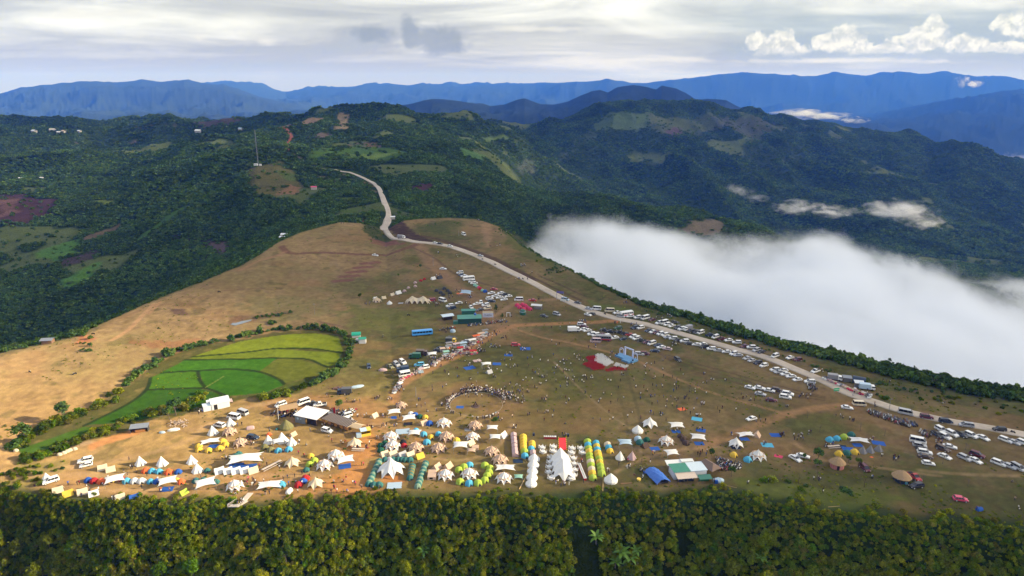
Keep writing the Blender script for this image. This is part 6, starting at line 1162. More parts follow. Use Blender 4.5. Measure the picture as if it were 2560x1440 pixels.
def long_table(u, v, u2, v2, label):
    a, b = hit(u, v), hit(u2, v2); d = b-a; L = d.length; r = bpy.data.objects.new('long_table', None); COL.objects.link(r); r.location = (a+b)/2; r.rotation_euler[2] = math.atan2(d.y, d.x); tag(r, label, 'table'); m = MB(); m.box((0, 0, .74), (L, .9, .06)); part(r, 'top', m, simple_mat('pale_table', (.50, .42, .34), .7)); part(r, 'leg', posts([(x, 0) for x in np.linspace(-L/2+.4, L/2-.4, 4)], .72, .05), WOOD); m = MB(); m.box((0, .85, .42), (L, .3, .06)); m.box((0, -.85, .42), (L, .3, .06)); [m.cyl((x, y, 0), (x, y, .42), .04, None, 4) for x in np.linspace(-L/2+.4, L/2-.4, 4) for y in (-.85, .85)]; part(r, 'bench', m, simple_mat('pale_table', (.50, .42, .34), .7))
long_table(656, 1180, 703, 1154, 'long pale trestle table with benches slanting between tents'); long_table(880, 1126, 912, 1127, 'dining table crowded with people under the cream star canopy'); long_table(2068, 1120, 2098, 1118, 'low table with seated people left of the long blue mats')
r = ents('yellow_tub', 1597, 1201, 0, 'yellow tub left of the blue tarpaulin shelter', 'tub'); m = MB(); m.cyl((0, 0, 0), (0, 0, .7), .55, .7, 12); part(r, 'tub', m, paint_m('y'))
r = ents('rubble_heap', 447, 1058, 0, 'heap of pale rubble and firewood beside the paddies', 'heap'); m = MB(); rr = random.Random(3); [m.box((rr.gauss(0, 1.8), rr.gauss(0, 1.2), rr.random()*.7), (rr.uniform(.3, 1.4), .2, .2), rz=rr.random()*3, ry=rr.uniform(-.4, .4)) for _ in range(70)]; part(r, 'rubble', m, simple_mat('pale_rubble', (.42, .33, .26), .9, .3))
r = ents('rubble_heap', 845, 972, 0, 'brown heap of bricks behind the dark blue truck', 'heap'); m = MB(); [m.box((rr.gauss(0, 1.6), rr.gauss(0, .8), rr.random()*.6), (.7, .4, .3), rz=rr.random()*3) for _ in range(50)]; part(r, 'bricks', m, simple_mat('brown_bricks', (.15, .09, .07), .9, .3))
def heap(name, u, v, rx, ry, h, c, label, cat='heap', head=0):
    r = ents(name, u, v, head, label, cat); m = MB(); m.loft([[(math.cos(a)*rx*f*(1+.1*math.sin(3*a)), math.sin(a)*ry*f, z+.06*math.sin(a*5+f*4)) for a in (2*math.pi*k/16 for k in range(16))] for f, z in ((1, 0), (.9, h*.6), (.55, h*.9), (.1, h))], 0); part(r, 'cover', m, cloth_m(c))
heap('covered_heap', 892, 968, 3.2, 1.1, .8, 'z', 'heap under pale grey plastic beside the dark blue truck', head=25); heap('covered_heap', 957, 927, 2.0, .9, 1.2, 'p', 'heap under mauve cloth left of the dark blue truck with people', head=10); heap('covered_heap', 434, 1076, 2.2, .8, .9, 'w', 'white sheet draped over a heap below the rubble', head=20); heap('covered_heap', 405, 1082, 1.2, .7, .6, 'z', 'small grey-covered heap left of the white draped heap'); heap('covered_heap', 1132, 830, 1.5, 1.2, 1.6, 'z', 'pale blue covered stack right of the blue coach')
for i, (u, v) in enumerate(((149, 1138), (160, 1134), (168, 1130), (175, 1127), (187, 1124), (36, 1120), (40, 1128))): heap('pale_sack', u, v, .9, .7, .9, 'u', ['pale sack, lowest of five beside the lower paddy', 'pale sack, second lowest of five beside the lower paddy', 'pale sack, middle of five beside the lower paddy', 'pale sack, second highest of five beside the lower paddy', 'pale sack, highest and longest of five beside the lower paddy', 'pale sack at the outer tip of the paddies, upper one', 'pale sack at the outer tip of the paddies, lower one'][i], 'sack')
# ---------------------------------------------------------------- where the repeated things stand: kind u v [heading] [scale] colour
cars('''u 214 1155 206 w;h 216 1166 206 w;u 128 1206 215 w;v 585 1047 155 w;v 607 1036 150 g;m 549 1067 160 w;u 633 1097 -12 q;u 818 1080 -22 w;m 702 1015 228 w;v 759 1010 228 w;p 781 1013 20 k;p 800 1015 -160 w;m 866 1043 215 w;h 872 1052 -30 w''', 'in the sunlit left camp')
cars('''s 1878 1050 205 w;s 1988 1150 -68 w;s 2007 1144 -28 w;m 2161 1174 -82 m;s 2117 1022 -12 w;v 2147 1014 -8 u''', 'on the right-hand grass')
cars('''v 2294 1107 -24 w;u 2299 1118 -24 g;h 2304 1126 -24 k;u 2311 1135 -22 w;s 2312 1145 -18 x;h 2320 1162 -14 w''', 'in the slanting stack of parked cars', 'top')
cars('''u 2352 1078 -72 w;u 2361 1095 -68 w;p 2342 1090 -80 d;u 2379 1088 -75 w;p 2402 1090 -70 d;u 2427 1092 -68 w;s 2457 1098 -66 w;u 2513 1104 -55 w;s 2534 1109 -55 g;u 2559 1112 -60 w''', 'in the front row below the road')
cars('''s 2374 1120 -35 w;u 2356 1126 -68 x;s 2361 1145 -66 w;u 2411 1149 -66 g;s 2438 1155 -66 w;u 2442 1141 -50 m;u 2496 1162 -60 w;s 2522 1169 -62 g;m 2544 1173 -72 g;p 2285 1196 -85 r;u 2290 1219 190 k''', 'in the loose rear rows at the far right')
cars('''v 2263 1036 -22 g;u 2316 1046 -20 m;m 2364 1057 -18 q;m 2415 1067 165 g;u 2498 1077 170 k''', 'driving on the road at the right')
cars('''s 1088 609 -20 w;s 1100 611 -20 k;s 1125 617 -18 w;s 1201 641 -30 g;m 1413 751 -25 z;s 1445 759 -32 d''', 'on the upper stretch of road')
cars('''s 938 640 -10 w;v 1159 588 -60 w;s 1108 674 -8 w''', 'on the upper pasture')
cars('''m 1150 684 200 w;s 1154 689 200 q;s 1160 692 200 w;u 1180 706 -165 w;s 1185 710 -165 w;s 1235 725 -10 r;s 1228 735 -160 w;s 1238 742 -160 w;s 1249 746 -160 w;s 1260 751 -160 w;s 1252 735 -160 w;s 1262 738 -160 k;s 1271 743 -160 w;u 1224 749 20 w;s 1229 755 5 q;v 1107 754 -42 w;m 1079 753 200 r;s 1147 760 205 w;u 1125 767 205 w;u 1130 773 205 q;s 1191 762 205 w;h 1203 758 -80 w;u 1214 765 205 w;u 1219 773 205 u;h 1178 771 -70 w;s 1200 777 205 d''', 'in the cluster above the billboard')
cars('''v 1297 752 178 w;s 1331 753 170 r;s 1360 792 -35 d;m 1392 788 -40 g;s 1470 789 -38 w;h 1480 787 140 d''', 'near the pink tents')
cars('''u 1165 858 178 g;s 1096 879 -15 k;s 1102 874 -15 q;u 1007 908 -58 w;u 992 914 -55 g;s 976 919 -50 v;h 922 919 -80 q;u 1048 915 190 c;u 1061 922 205 w;v 1012 941 200 w;m 1131 849 -8 k;u 1289 865 4 r''', 'by the market track')
cars('''s 1472 774 -30 g;v 1491 775 170 w;v 1524 780 178 u;s 1542 784 -150 w;m 1552 793 -20 g;s 1575 793 200 w;u 1594 796 210 w;v 1613 798 215 w;s 1630 802 215 m;u 1648 810 215 w;v 1660 810 215 w;u 1668 814 215 w;s 1679 817 215 w;p 1685 809 30 d;u 1694 822 215 d;u 1704 825 215 w;u 1728 831 215 k;u 1739 833 215 k;m 1751 834 220 w;p 1774 840 25 q;m 1788 845 220 w;p 1803 850 25 m;s 1821 853 200 w;u 1842 859 175 w;s 1860 868 200 m;u 1878 871 180 w;u 1890 878 215 g;s 1903 882 215 k;m 1937 893 215 w;s 1974 897 215 w;u 1993 902 195 m;p 2038 931 210 w''', 'along the upper road verge')
cars('''u 1586 822 215 q;u 1601 822 215 w;s 1621 829 215 q;s 1632 832 215 w;s 1641 834 215 m;u 1651 837 215 w;u 1662 840 215 w;s 1670 846 180 g;u 1683 849 180 w;s 1694 853 215 k;u 1711 856 180 w;s 1722 861 180 d;s 1740 864 180 w;s 1757 863 180 w;u 1760 870 200 k;u 1778 875 180 w;s 1795 879 180 g;s 1816 882 178 w;u 1834 887 215 w;s 1845 891 180 g;s 1867 898 215 g;s 1879 904 215 g;u 1894 910 215 k;u 1909 917 215 w;u 1937 928 190 w;s 1946 933 190 g;s 1957 929 190 w;s 1963 938 190 w;s 1977 944 185 w;s 1993 952 190 w;u 2024 958 175 w''', 'in the long row below the road')
cars('''p 1551 834 160 k;s 1563 837 160 k;s 1574 840 165 r;u 1583 845 215 w;u 1591 849 215 w;p 1604 854 160 d;s 1617 858 200 m;m 1629 861 215 w;s 1645 866 200 q;s 1653 871 190 w;s 1668 875 165 p;s 1637 880 165 q;s 1536 847 200 w;h 1558 850 200 q;u 1598 888 -8 g;u 1612 887 -8 m;u 1694 902 -70 d;u 1545 823 200 n;p 1512 828 165 d;p 1527 832 168 k''', 'in the inner row above the stage')
cars('''u 1454 814 -8 w;s 1460 819 -8 m;s 1458 826 -160 w;s 1468 829 -160 w;s 1478 834 -160 k;u 1479 838 -160 w;u 1489 840 -160 w;s 1504 840 -160 m;u 1515 843 -160 w;v 1489 856 176 p''', 'in the left row at the track junction')
cars('''s 1875 972 -35 w;s 1899 973 -30 w;s 1924 979 -28 w;u 1942 978 -28 x;u 1969 988 -30 w;s 1901 988 -28 g;u 1963 996 -22 w;s 1928 1003 -15 m''', 'in the cluster on the open right grass')
# parked car with its doors open and a small blue tent
add_car('h', 2400, 1252, -10, 'i', 'pink car with its doors open on the far right grass', near=True)
tents('C 118 1202 20 w;R 257 1172 30 u;R 277 1176 30 u;C 352 1160 20 w;C 406 1161 20 w;D 365 1179 0 1.15 o;D 380 1180 0 c;D 398 1181 0 c;D 422 1183 0 1.1 o;D 446 1182 0 b;D 221 1203 0 1.05 b;D 236 1205 0 1.1 r;D 254 1206 0 1.1 o;D 278 1203 0 y;D 303 1199 0 r;D 317 1205 0 1.1 c;D 337 1205 0 1.1 w;D 355 1205 0 1.1 w;D 377 1206 0 c;D 393 1206 0 b;D 407 1203 0 v;D 430 1201 0 y;D 441 1203 0 y;D 453 1207 0 o;T 290 1209 25 w;T 421 1213 25 w;R 146 1228 30 u;R 171 1236 30 y;R 207 1232 30 u;R 235 1236 30 w;R 301 1245 30 u;R 337 1246 30 b;M 419 1223 10 b', 'at the left end of the camp')
tents('C 577 1062 20 w;C 533 1084 20 1.1 w;S 575 1084 0 .95 t;S 602 1111 0 .95 t;U 626 1072 20 .8 p;B 716 1070 20 1.2 v;U 692 1074 90 .4 a;C 672 1106 20 w;C 706 1103 20 1.15 w;C 730 1110 20 w;F 697 1113 25 1.1 w;W 527 1110 20 .62 w;M 533 1116 b;D 557 1107 0 1.15 y;D 565 1115 0 1.1 y;D 550 1124 0 1.15 y;D 498 1127 0 y;D 522 1128 0 y;D 497 1118 0 y;D 662 1120 0 1.1 v;D 677 1127 0 1.1 v;D 696 1129 0 1.1 c;D 722 1126 0 1.1 c;D 673 1088 30 .8 o;R 733 1088 60 .8 t;C 480 1156 20 .95 w;C 494 1178 20 1.05 w;D 518 1178 0 .9 a;D 583 1147 0 a;D 590 1142 0 a;D 597 1137 0 a;W 615 1158 14 1.05 w;M 590 1166 10 1.4 b;M 622 1168 10 1.4 b', 'in the upper left camp')
tents('R 549 1180 35 1.05 w;R 570 1180 35 1.05 w;R 590 1180 35 1.05 w;R 611 1179 35 1.05 w;R 633 1179 35 1.1 u;O 731 1161 90 .85 u;D 777 1142 0 y;D 786 1153 0 1.1 l;D 774 1163 0 1.1 l;D 766 1177 0 .9 a;S 840 1143 0 1.05 w;S 812 1168 0 1.05 w;D 490 1204 0 a;D 509 1203 0 a;D 525 1204 0 a;D 540 1207 0 a;T 516 1219 25 1.1 w;R 459 1234 60 .9 l;S 588 1219 0 1.0 w;W 675 1220 10 .72 w;D 704 1214 0 1.2 c;U 723 1230 80 .75 w;D 764 1198 0 1.15 r;D 758 1206 0 1.05 b;D 747 1215 0 1.15 r;O 790 1213 90 .85 u;T 864 1160 20 1.0 w;M 862 1166 15 1.2 b;O 887 1113 90 .9 u', 'in the lower left camp')
tents('S 1004 1017 0 .85 t;T 986 1038 12 .9 w;M 984 1044 b;R 936 1042 60 1.0 u;D 1027 1037 0 w;D 1038 1039 0 b;D 1050 1044 0 n;D 1063 1045 0 y;T 1023 1053 12 .9 w;M 1020 1060 k;R 1060 1060 40 t;D 1074 1061 0 1.1 b;S 1110 1062 0 1.0 w;S 1188 1068 0 .95 t;M 1170 1075 5 .8 e;S 1182 1096 0 .95 w;S 1116 1096 0 1.0 t;D 1141 1104 0 1.15 y;D 1096 1087 0 c;M 1006 1079 5 1.5 z;D 1040 1078 0 c;D 1059 1088 0 1.1 c;F 1037 1094 0 1.2 w;D 1077 1095 0 y;D 1067 1108 0 1.15 c', 'in the middle rear camp')
tents('S 978 1097 0 1.02 w;S 982 1119 0 1.05 w;D 962 1110 0 1.05 n;D 952 1116 0 1.05 n;D 952 1128 0 1.1 n;D 1008 1108 0 k;D 1010 1116 0 .9 r;S 1040 1123 0 1.0 t;S 1097 1125 0 1.0 t;F 1152 1127 0 1.4 w;R 1176 1110 50 u;Q 1188 1122 t;F 1179 1134 0 .8 t;R 961 1137 40 u;R 982 1137 40 u;R 1006 1139 40 g;R 1025 1139 40 u;R 1049 1143 40 1.05 y', 'behind the tallest white pavilion')
tents('D 963 1151 a;D 973 1151 g;D 983 1151 a;D 996 1151 a;D 1005 1151 a;D 1014 1152 a;D 1025 1152 a', 'in the back row round the pavilion')
def column(n, u0, v0, u1, v1, cs, area, k='D', sc=1.0, h=0):
    tents(';'.join(f'{k} {u0+(u1-u0)*i/(n-1):.1f} {v0+(v1-v0)*i/(n-1):.1f} {h} {sc} {cs[i % len(cs)]}' for i in range(n)), area, 'top')
column(13, 948, 1155, 921, 1213, 'aj', 'of the left column round the pavilion', 'D', .98); column(14, 1064, 1160, 1044, 1218, 'aj', 'of the right column round the pavilion', 'D', .96); column(9, 1031, 1168, 1025, 1197, 'av', 'of the inner column by the pavilion', 'D', 1.0); tents('D 935 1215 0 1.1 a;D 948 1215 0 1.1 a;M 986 1214 5 1.35 z', 'at the foot of the pavilion')
tents('R 1092 1170 60 1.05 t;R 1120 1168 60 1.05 t;D 1147 1177 0 1.15 l;D 1160 1170 0 1.15 l;D 1174 1165 0 1.15 c;Q 1081 1186 0 1.15 t;Q 1080 1195 0 1.15 t;S 1114 1192 0 1.0 w;S 1174 1190 0 1.0 w;D 1150 1207 0 1.15 l;D 1173 1211 0 1.15 c;D 1195 1210 0 1.15 l', 'in the lower middle camp')
tents('D 1212 1166 0 1.15 l;D 1225 1173 0 1.15 l;D 1223 1183 0 1.15 l;D 1218 1192 0 1.15 l;D 1212 1203 0 1.15 l;S 1229 1133 0 1.0 t;S 1250 1154 0 1.0 t;W 1263 1176 2 .62 w;S 1260 1200 0 1.0 w;F 1296 1200 0 .8 f;F 1231 1080 0 1.15 w;F 1238 1103 0 1.15 w;R 1257 1091 60 1.1 w;M 1295 1153 5 1.0 q', 'left of the marquee rows')
column(6, 1284, 1092, 1288, 1138, 'p', 'of the mauve column left of the marquee', 'Q', .95, 90); column(5, 1308, 1095, 1309, 1123, 'y', 'of the yellow column left of the marquee', 'D', 1.18); tents('D 1311 1131 0 1.15 l;D 1312 1142 0 1.15 c', 'under the yellow column'); tents('D 1330 1110 0 1.1 y;D 1330 1117 0 1.1 y;D 1328 1124 0 1.1 c;Q 1332 1136 90 .95 p', 'of the short column left of the marquee', 'top')
column(5, 1335, 1150, 1328, 1212, 'w', 'of the column of five', 'B', .86)
tents(';'.join(f'D {1469+13*i/10:.1f} {v} 0 1.18 {c}' for i, (v, c) in enumerate(zip((1107, 1115, 1124, 1132, 1141, 1150, 1158, 1166, 1176, 1186, 1197), 'lclylluluyl'))), 'of the inner column right of the marquee', 'top')
tents(';'.join(f'D {1490+14*i/9:.1f} {v} 0 1.15 {c}' for i, (v, c) in enumerate(zip((1110, 1118, 1127, 1135, 1142, 1150, 1158, 1167, 1176, 1186), 'cycyylylll'))), 'of the outer column right of the marquee', 'top')
tents('D 1519 1114 0 1.1 u;D 1522 1121 0 1.1 c;D 1525 1130 0 1.1 y;B 1527 1203 0 1.0 w', 'just right of the dome columns')
tents('O 1624 1063 90 .95 w;B 1594 1079 0 .9 w;D 1595 1100 0 1.2 z;D 1600 1109 0 1.2 a;D 1617 1102 0 1.05 n;R 1612 1117 40 .9 x;F 1562 1119 0 1.3 z;C 1550 1146 30 .9 w;C 1580 1146 30 .9 p;M 1637 1122 10 b;S 1665 1107 0 1.0 w;T 1690 1072 2 .9 w;M 1690 1079 0 b;D 1702 1093 0 1.1 x;D 1709 1101 0 1.1 x;D 1715 1110 0 1.15 x;T 1744 1102 -8 .95 w;M 1748 1109 b;M 1742 1048 -20 1.2 c;M 1752 1076 -20 b;M 1705 1023 20 .9 o;F 1678 1144 8 1.2 w', 'above the corrugated hut')
tents('O 1839 1113 80 .9 w;M 1839 1119 q;D 1834 1140 0 1.15 y;D 1869 1152 0 1.2 c;S 1894 1145 0 1.05 w;W 1862 1092 10 .58 w;M 1861 1098 5 b;R 1892 1090 60 t;M 1938 1088 0 1.1 b;M 1918 1113 -5 1.2 c;M 1946 1141 -30 .8 i', 'in the middle right')
tents('D 2074 1102 0 1.2 c;D 2092 1099 0 1.2 c;D 2110 1095 0 1.2 l;D 2128 1089 0 1.2 a;W 2146 1107 -12 .62 w;M 2144 1113 0 b;M 2196 1108 -15 1.3 b;M 2102 1117 -12 1.2 q;M 2120 1123 -12 1.2 b;D 2097 1137 0 1.2 y;D 2117 1135 0 1.2 a;D 2136 1133 0 1.2 y;C 2156 1131 30 .82 e;C 2175 1129 30 .82 e;C 2196 1126 30 .82 e;M 2179 1143 30 .35 o;U 2448 1275 20 .62 b', 'near the pink-walled hut')
tents('S 942 754 0 .95 u;U 988 908 20 .3 w;B 974 760 0 .72 w;R 996 734 40 1.1 w;R 981 738 40 .9 u;D 1011 729 .9 p;D 1021 721 0 .9 p;D 1038 717 0 .9 p;D 1038 708 0 .9 p;D 1052 703 0 1.0 r;D 1061 699 0 .9 r;R 1083 698 40 1.1 w;R 1099 696 40 1.2 d;D 1111 723 0 1.1 d;D 1119 728 0 1.1 d;D 1125 734 0 1.1 d;D 1091 728 0 1.1 d;D 1102 733 0 1.1 d;D 1108 738 0 1.1 d;R 938 747 40 .8 w;R 959 746 40 .9 u;T 1166 740 -12 1.2 z;M 1149 734 10 1.1 o;D 1187 714 0 1.0 f;D 1192 717 0 f;D 1197 720 0 i;D 1201 723 0 r;D 1206 727 0 f;D 1213 730 0 1.2 b;M 1002 758 0 .9 g;M 1081 892 0 .4 w', 'in the upper camp')
tents('D 1293 765 0 1.25 i;D 1299 770 0 1.25 i;D 1306 763 0 1.25 i;D 1313 766 0 1.25 i;D 1309 775 0 1.25 i;D 1325 775 0 1.25 i;D 1319 771 0 1.2 i', 'in the pink cluster')
tents('M 1174 920 30 1.5 b;F 1216 920 10 1.2 w;R 1223 932 40 .9 g;M 1242 910 0 1.2 b;M 1271 888 0 1.2 b;M 1313 872 0 1.5 b;M 1193 902 20 1.1 p;F 1081 894 10 1.2 w;M 1150 1018 0 .9 b;M 1182 962 5 .2 w;F 1105 1068 0 .2 w', 'on the open pasture between market and stage')
bikes([(2168, 1024), (2200, 1034), (2240, 1046), (2284, 1056), (2293, 1066), (2270, 1068), (2235, 1058), (2200, 1045), (2170, 1036)], 98, 'parked motorbike in the dense block below the bend of the road', 'motorbikes below the road bend', 70)
bikes([(1886, 952), (1906, 955), (1912, 962), (1895, 968), (1884, 962)], 1, 'motorbike alone by the open right grass', 'single motorbike')
bikes([(2018, 958), (2034, 960), (2042, 975), (2028, 980), (2016, 968)], 24, 'parked motorbike in the block at the end of the lower car row', 'motorbikes at the end of the car row', 60)
bikes([(1788, 1146), (1806, 1150), (1830, 1158), (1850, 1160), (1852, 1176), (1800, 1178), (1795, 1166)], 46, 'parked motorbike in the block right of the hipped thatch shelter', 'motorbikes right of the thatch shelter', 40)
bikes([(1162, 812), (1200, 806), (1240, 802), (1272, 800), (1272, 806), (1230, 810), (1190, 816), (1165, 820)], 40, 'parked motorbike in the line in front of the green building', 'motorbikes before the green building', 75)
bikes([(1096, 824), (1120, 820), (1140, 818), (1140, 822), (1100, 828)], 12, 'parked motorbike in the short line right of the blue coach', 'motorbikes by the blue coach', 75)
bikes([(826, 1024), (860, 1028), (895, 1022), (893, 1032), (850, 1040), (830, 1034)], 22, 'parked motorbike in the lot behind the white-roofed building', 'motorbikes behind the white roof', 60)
bikes([(680, 1030), (700, 1028), (745, 1028), (742, 1042), (700, 1044), (682, 1040)], 20, 'parked motorbike under and around the thatched shelter', 'motorbikes under the thatched shelter', 60)
bikes([(2296, 1076), (2312, 1078), (2330, 1088), (2320, 1096), (2300, 1092)], 16, 'parked motorbike in the small group left of the parked pickup', 'motorbikes beside the far right cars', 60)
bikes([(1600, 1170), (1612, 1172), (1612, 1200), (1600, 1196)], 5, 'parked motorbike left of the blue tarpaulin shelter', 'motorbikes left of the tarpaulin', 60)
for u, v, l in ((75, 931, 'lone motorbike far left on the brown slope'), (187, 936, 'lone motorbike on the brown slope above the shrubs'), (233, 836, 'lone motorbike beside the earth bank on the left rim'), (548, 731, 'small lone motorbike high on the brown slope'), (1021, 789, 'pair-like dark motorbike on the grass left of the blue-roofed shelter'), (1206, 649, 'motorbike riding down the upper road'), (1238, 662, 'second motorbike riding down the upper road'), (1307, 698, 'dark motorbike by the kerb where people cross the road'), (2532, 1082, 'motorbike riding on the road at the right edge'), (1512, 786, 'motorbike on the road beside the parked buses'), (1256, 846, 'motorbike on the grass below the photo frame'), (957, 843, 'single motorbike left of the blue coach')):
    o = put('motorbike', BIKE); seat(o, u, v, random.uniform(0, 360)); recolor(o, 0, paint_m('k')); tag(o, l, 'motorbike')
# people. the ring first, then the loose groups
rp = hit(1191, 1014); RP = []
for i in range(330):
    deg = random.choice((random.uniform(20, 100), random.uniform(0, 330), random.uniform(90, 185))); a = math.radians(deg)
    if 200 < deg < 290 and random.random() < .3: continue
    r_ = 11.1+abs(random.gauss(0, .9))+(abs(random.gauss(0, 3.0)) if 10 < deg < 120 else 0); x, y = rp.x+math.cos(a)*r_, rp.y+math.sin(a)*r_; RP.append((y, x, a))
RP.sort()
for y, x, a in RP[:130]:
    o = add_person(1191, 1014, 'spectator standing in the crowd around the roped bonfire ring', 'spectators around the bonfire ring', random.choice((0, 0, 2)), random.choice('wwwwwkkkezp')); o.location = (x, y, ground_z(x, y)); o.rotation_euler[2] = a+math.pi
people([(1105, 1015, 4), (1120, 1022, 4)], 'spectator in the short queue joining the ring from the left', 'queue left of the ring')
G1 = [(86, 1215, 1, 1), (171, 1213, 1, 1), (197, 1212, 2, 4), (324, 1151, 1, 1), (310, 1182, 1, 1), (330, 1173, 3, 4), (340, 1181, 1), (366, 1190, 1), (319, 1193, 1), (387, 1181, 1), (269, 1197, 1), (204, 1243, 2, 2), (402, 1229, 3, 3), (428, 1227, 2), (285, 1250, 4, 6), (127, 1243, 1), (560, 1129, 1), (585, 1123, 1), (633, 1111, 4, 6), (565, 1149, 2, 3), (600, 1066, 3, 6), (771, 1081, 1), (675, 1078, 2, 3), (745, 1106, 4, 6), (765, 1113, 2), (709, 1131, 2, 3), (744, 1136, 1), (756, 1142, 1), (763, 1140, 1), (659, 1160, 3, 12, 10), (647, 1152, 4, 4), (696, 1172, 1), (560, 1148, 2)]
people(G1, 'person out and about between the tents of the upper left camp', 'people in the upper left camp')
people([(625, 1208, 12, 14, 8), (657, 1205, 2, 3), (578, 1232, 2, 3), (587, 1236, 2, 3), (668, 1236, 3, 6), (742, 1232, 1), (822, 1236, 2, 8), (845, 1232, 2), (858, 1203, 4, 8, 6), (884, 1212, 3, 5), (901, 1220, 2, 4), (830, 1210, 2), (834, 1222, 2, 5), (863, 1233, 3, 8), (941, 1224, 3, 8)], 'person strolling by the cliff edge left of the pavilion', 'people at the cliff edge left of the pavilion')
people([(600, 1262, 6, 6, 3), (606, 1256, 3, 3)], 'visitor in red and white standing on the wooden lookout deck', 'visitors on the lookout deck', 0)
people([(893, 1122, 8, 14, 2), (916, 1120, 4, 4), (855, 1106, 4, 8), (821, 1092, 1, 1), (829, 1105, 1), (925, 1110, 2, 4), (945, 1098, 3, 4), (907, 1165, 2, 3), (907, 1040, 5, 14, 4), (925, 1070, 5, 8), (960, 1069, 6, 14), (990, 1068, 4, 6), (1000, 1045, 2)], 'person near the pergola, kiosk and dining table', 'people near the pergola')
people([(819, 994, 2, 2), (867, 990, 1), (884, 1006, 5, 6), (898, 1005, 1), (868, 1002, 2), (942, 998, 7, 8, 4), (975, 1000, 4, 5), (1048, 1003, 3, 3), (1041, 1018, 2, 2), (1058, 1012, 1), (1052, 1020, 1), (1062, 1055, 3), (1090, 1029, 2, 2), (1068, 1030, 2, 2), (1120, 1010, 1), (995, 1016, 1), (1012, 1026, 1), (1105, 971, 1), (1081, 970, 1), (1077, 978, 2), (1113, 964, 1)], 'person crossing the grass between the market and the camp', 'people between market and camp')
people([(1146, 945, 2, 3), (1174, 950, 3, 3), (1144, 925, 2), (1125, 935, 1), (1110, 932, 3, 4), (1084, 935, 1), (1102, 917, 2, 3), (1126, 942, 1), (1236, 945, 4, 4), (1197, 936, 1), (1165, 904, 2, 3), (1262, 905, 2), (1280, 900, 4, 6), (1290, 918, 5, 8, 2), (1273, 917, 2), (1330, 896, 2), (1370, 907, 1), (1400, 905, 2), (1408, 903, 4, 4), (1340, 932, 5, 8), (1385, 922, 3, 5), (1413, 926, 2, 3), (1361, 945, 3, 5), (1310, 950, 2), (1339, 970, 3, 3), (1347, 963, 1), (1320, 980, 4, 5), (1356, 1003, 5, 8), (1362, 995, 2), (1312, 1005, 4, 8), (1399, 969, 1), (1417, 963, 3, 4, 1), (1414, 950, 1), (1430, 931, 1), (1318, 1038, 4, 6), (1365, 1033, 3, 6), (1421, 1003, 3, 2), (1417, 1010, 2, 2)], 'distant visitor on the open pasture between ring and stage', 'visitors between ring and stage')
people([(1476, 946, 6, 10, 3), (1460, 942, 4, 8), (1490, 895, 3, 4), (1450, 895, 8, 10, 5), (1520, 898, 6, 12, 8), (1530, 885, 5, 5), (1587, 902, 3, 5), (1610, 920, 2, 4), (1640, 910, 1), (1555, 938, 3, 4), (1585, 953, 1), (1586, 970, 2), (1519, 956, 1), (1478, 995, 2, 3), (1509, 987, 3, 4), (1500, 1005, 1), (1491, 1008, 1), (1525, 1055, 1), (1500, 1053, 1)], 'visitor standing around the stage and its chairs', 'visitors around the stage')
people([(1632, 993, 5, 6), (1678, 993, 1), (1695, 1003, 2), (1714, 998, 4, 4), (1665, 1018, 1), (1625, 1033, 3, 3), (1655, 1038, 5, 5), (1666, 1053, 1), (1708, 1028, 2), (1725, 1038, 1), (1745, 1042, 6, 6, 2), (1755, 1012, 6, 6), (1735, 976, 1), (1760, 938, 2, 3), (1775, 950, 2), (1814, 954, 2, 2), (1788, 950, 1), (1745, 965, 1), (1690, 968, 2), (1657, 925, 1)], 'visitor on the grass right of the stage', 'visitors right of the stage')
people([(1405, 1090, 1), (1414, 1090, 4, 4), (1288, 1070, 5, 5), (1250, 1050, 4, 6), (1455, 1150, 3, 3, 6), (1463, 1206, 1), (1395, 1208, 5, 14, 4), (1410, 1215, 5, 14, 3), (1520, 1180, 3, 4, 5), (1636, 1137, 4, 6, 3), (1567, 1155, 4, 4), (1609, 1155, 1), (1628, 1155, 1), (1552, 1165, 1), (1575, 1170, 6, 10, 3), (1582, 1188, 1)], 'guest near the marquee and its banquet tables', 'guests near the marquee')
PEND.sort(key=lambda t: -t[1]); CR = []
for k, (u, v, l, g, ps) in enumerate(PEND):
    if NP[0] < 298: add_person(u, v, l, g, ps)
    else: CR.append((u, v))
def crowd(spots):
    for u, v, n, su, sv in spots:
        for _ in range(n): CR.append((u+random.uniform(-su, su), v+random.uniform(-sv, sv)))
crowd([(1500, 1000, 50, 230, 60), (1750, 1000, 30, 120, 50), (1350, 930, 36, 110, 40), (1230, 985, 26, 70, 10), (1290, 985, 26, 18, 24), (1620, 930, 16, 90, 20), (700, 1200, 14, 160, 14), (350, 1215, 10, 160, 20)])
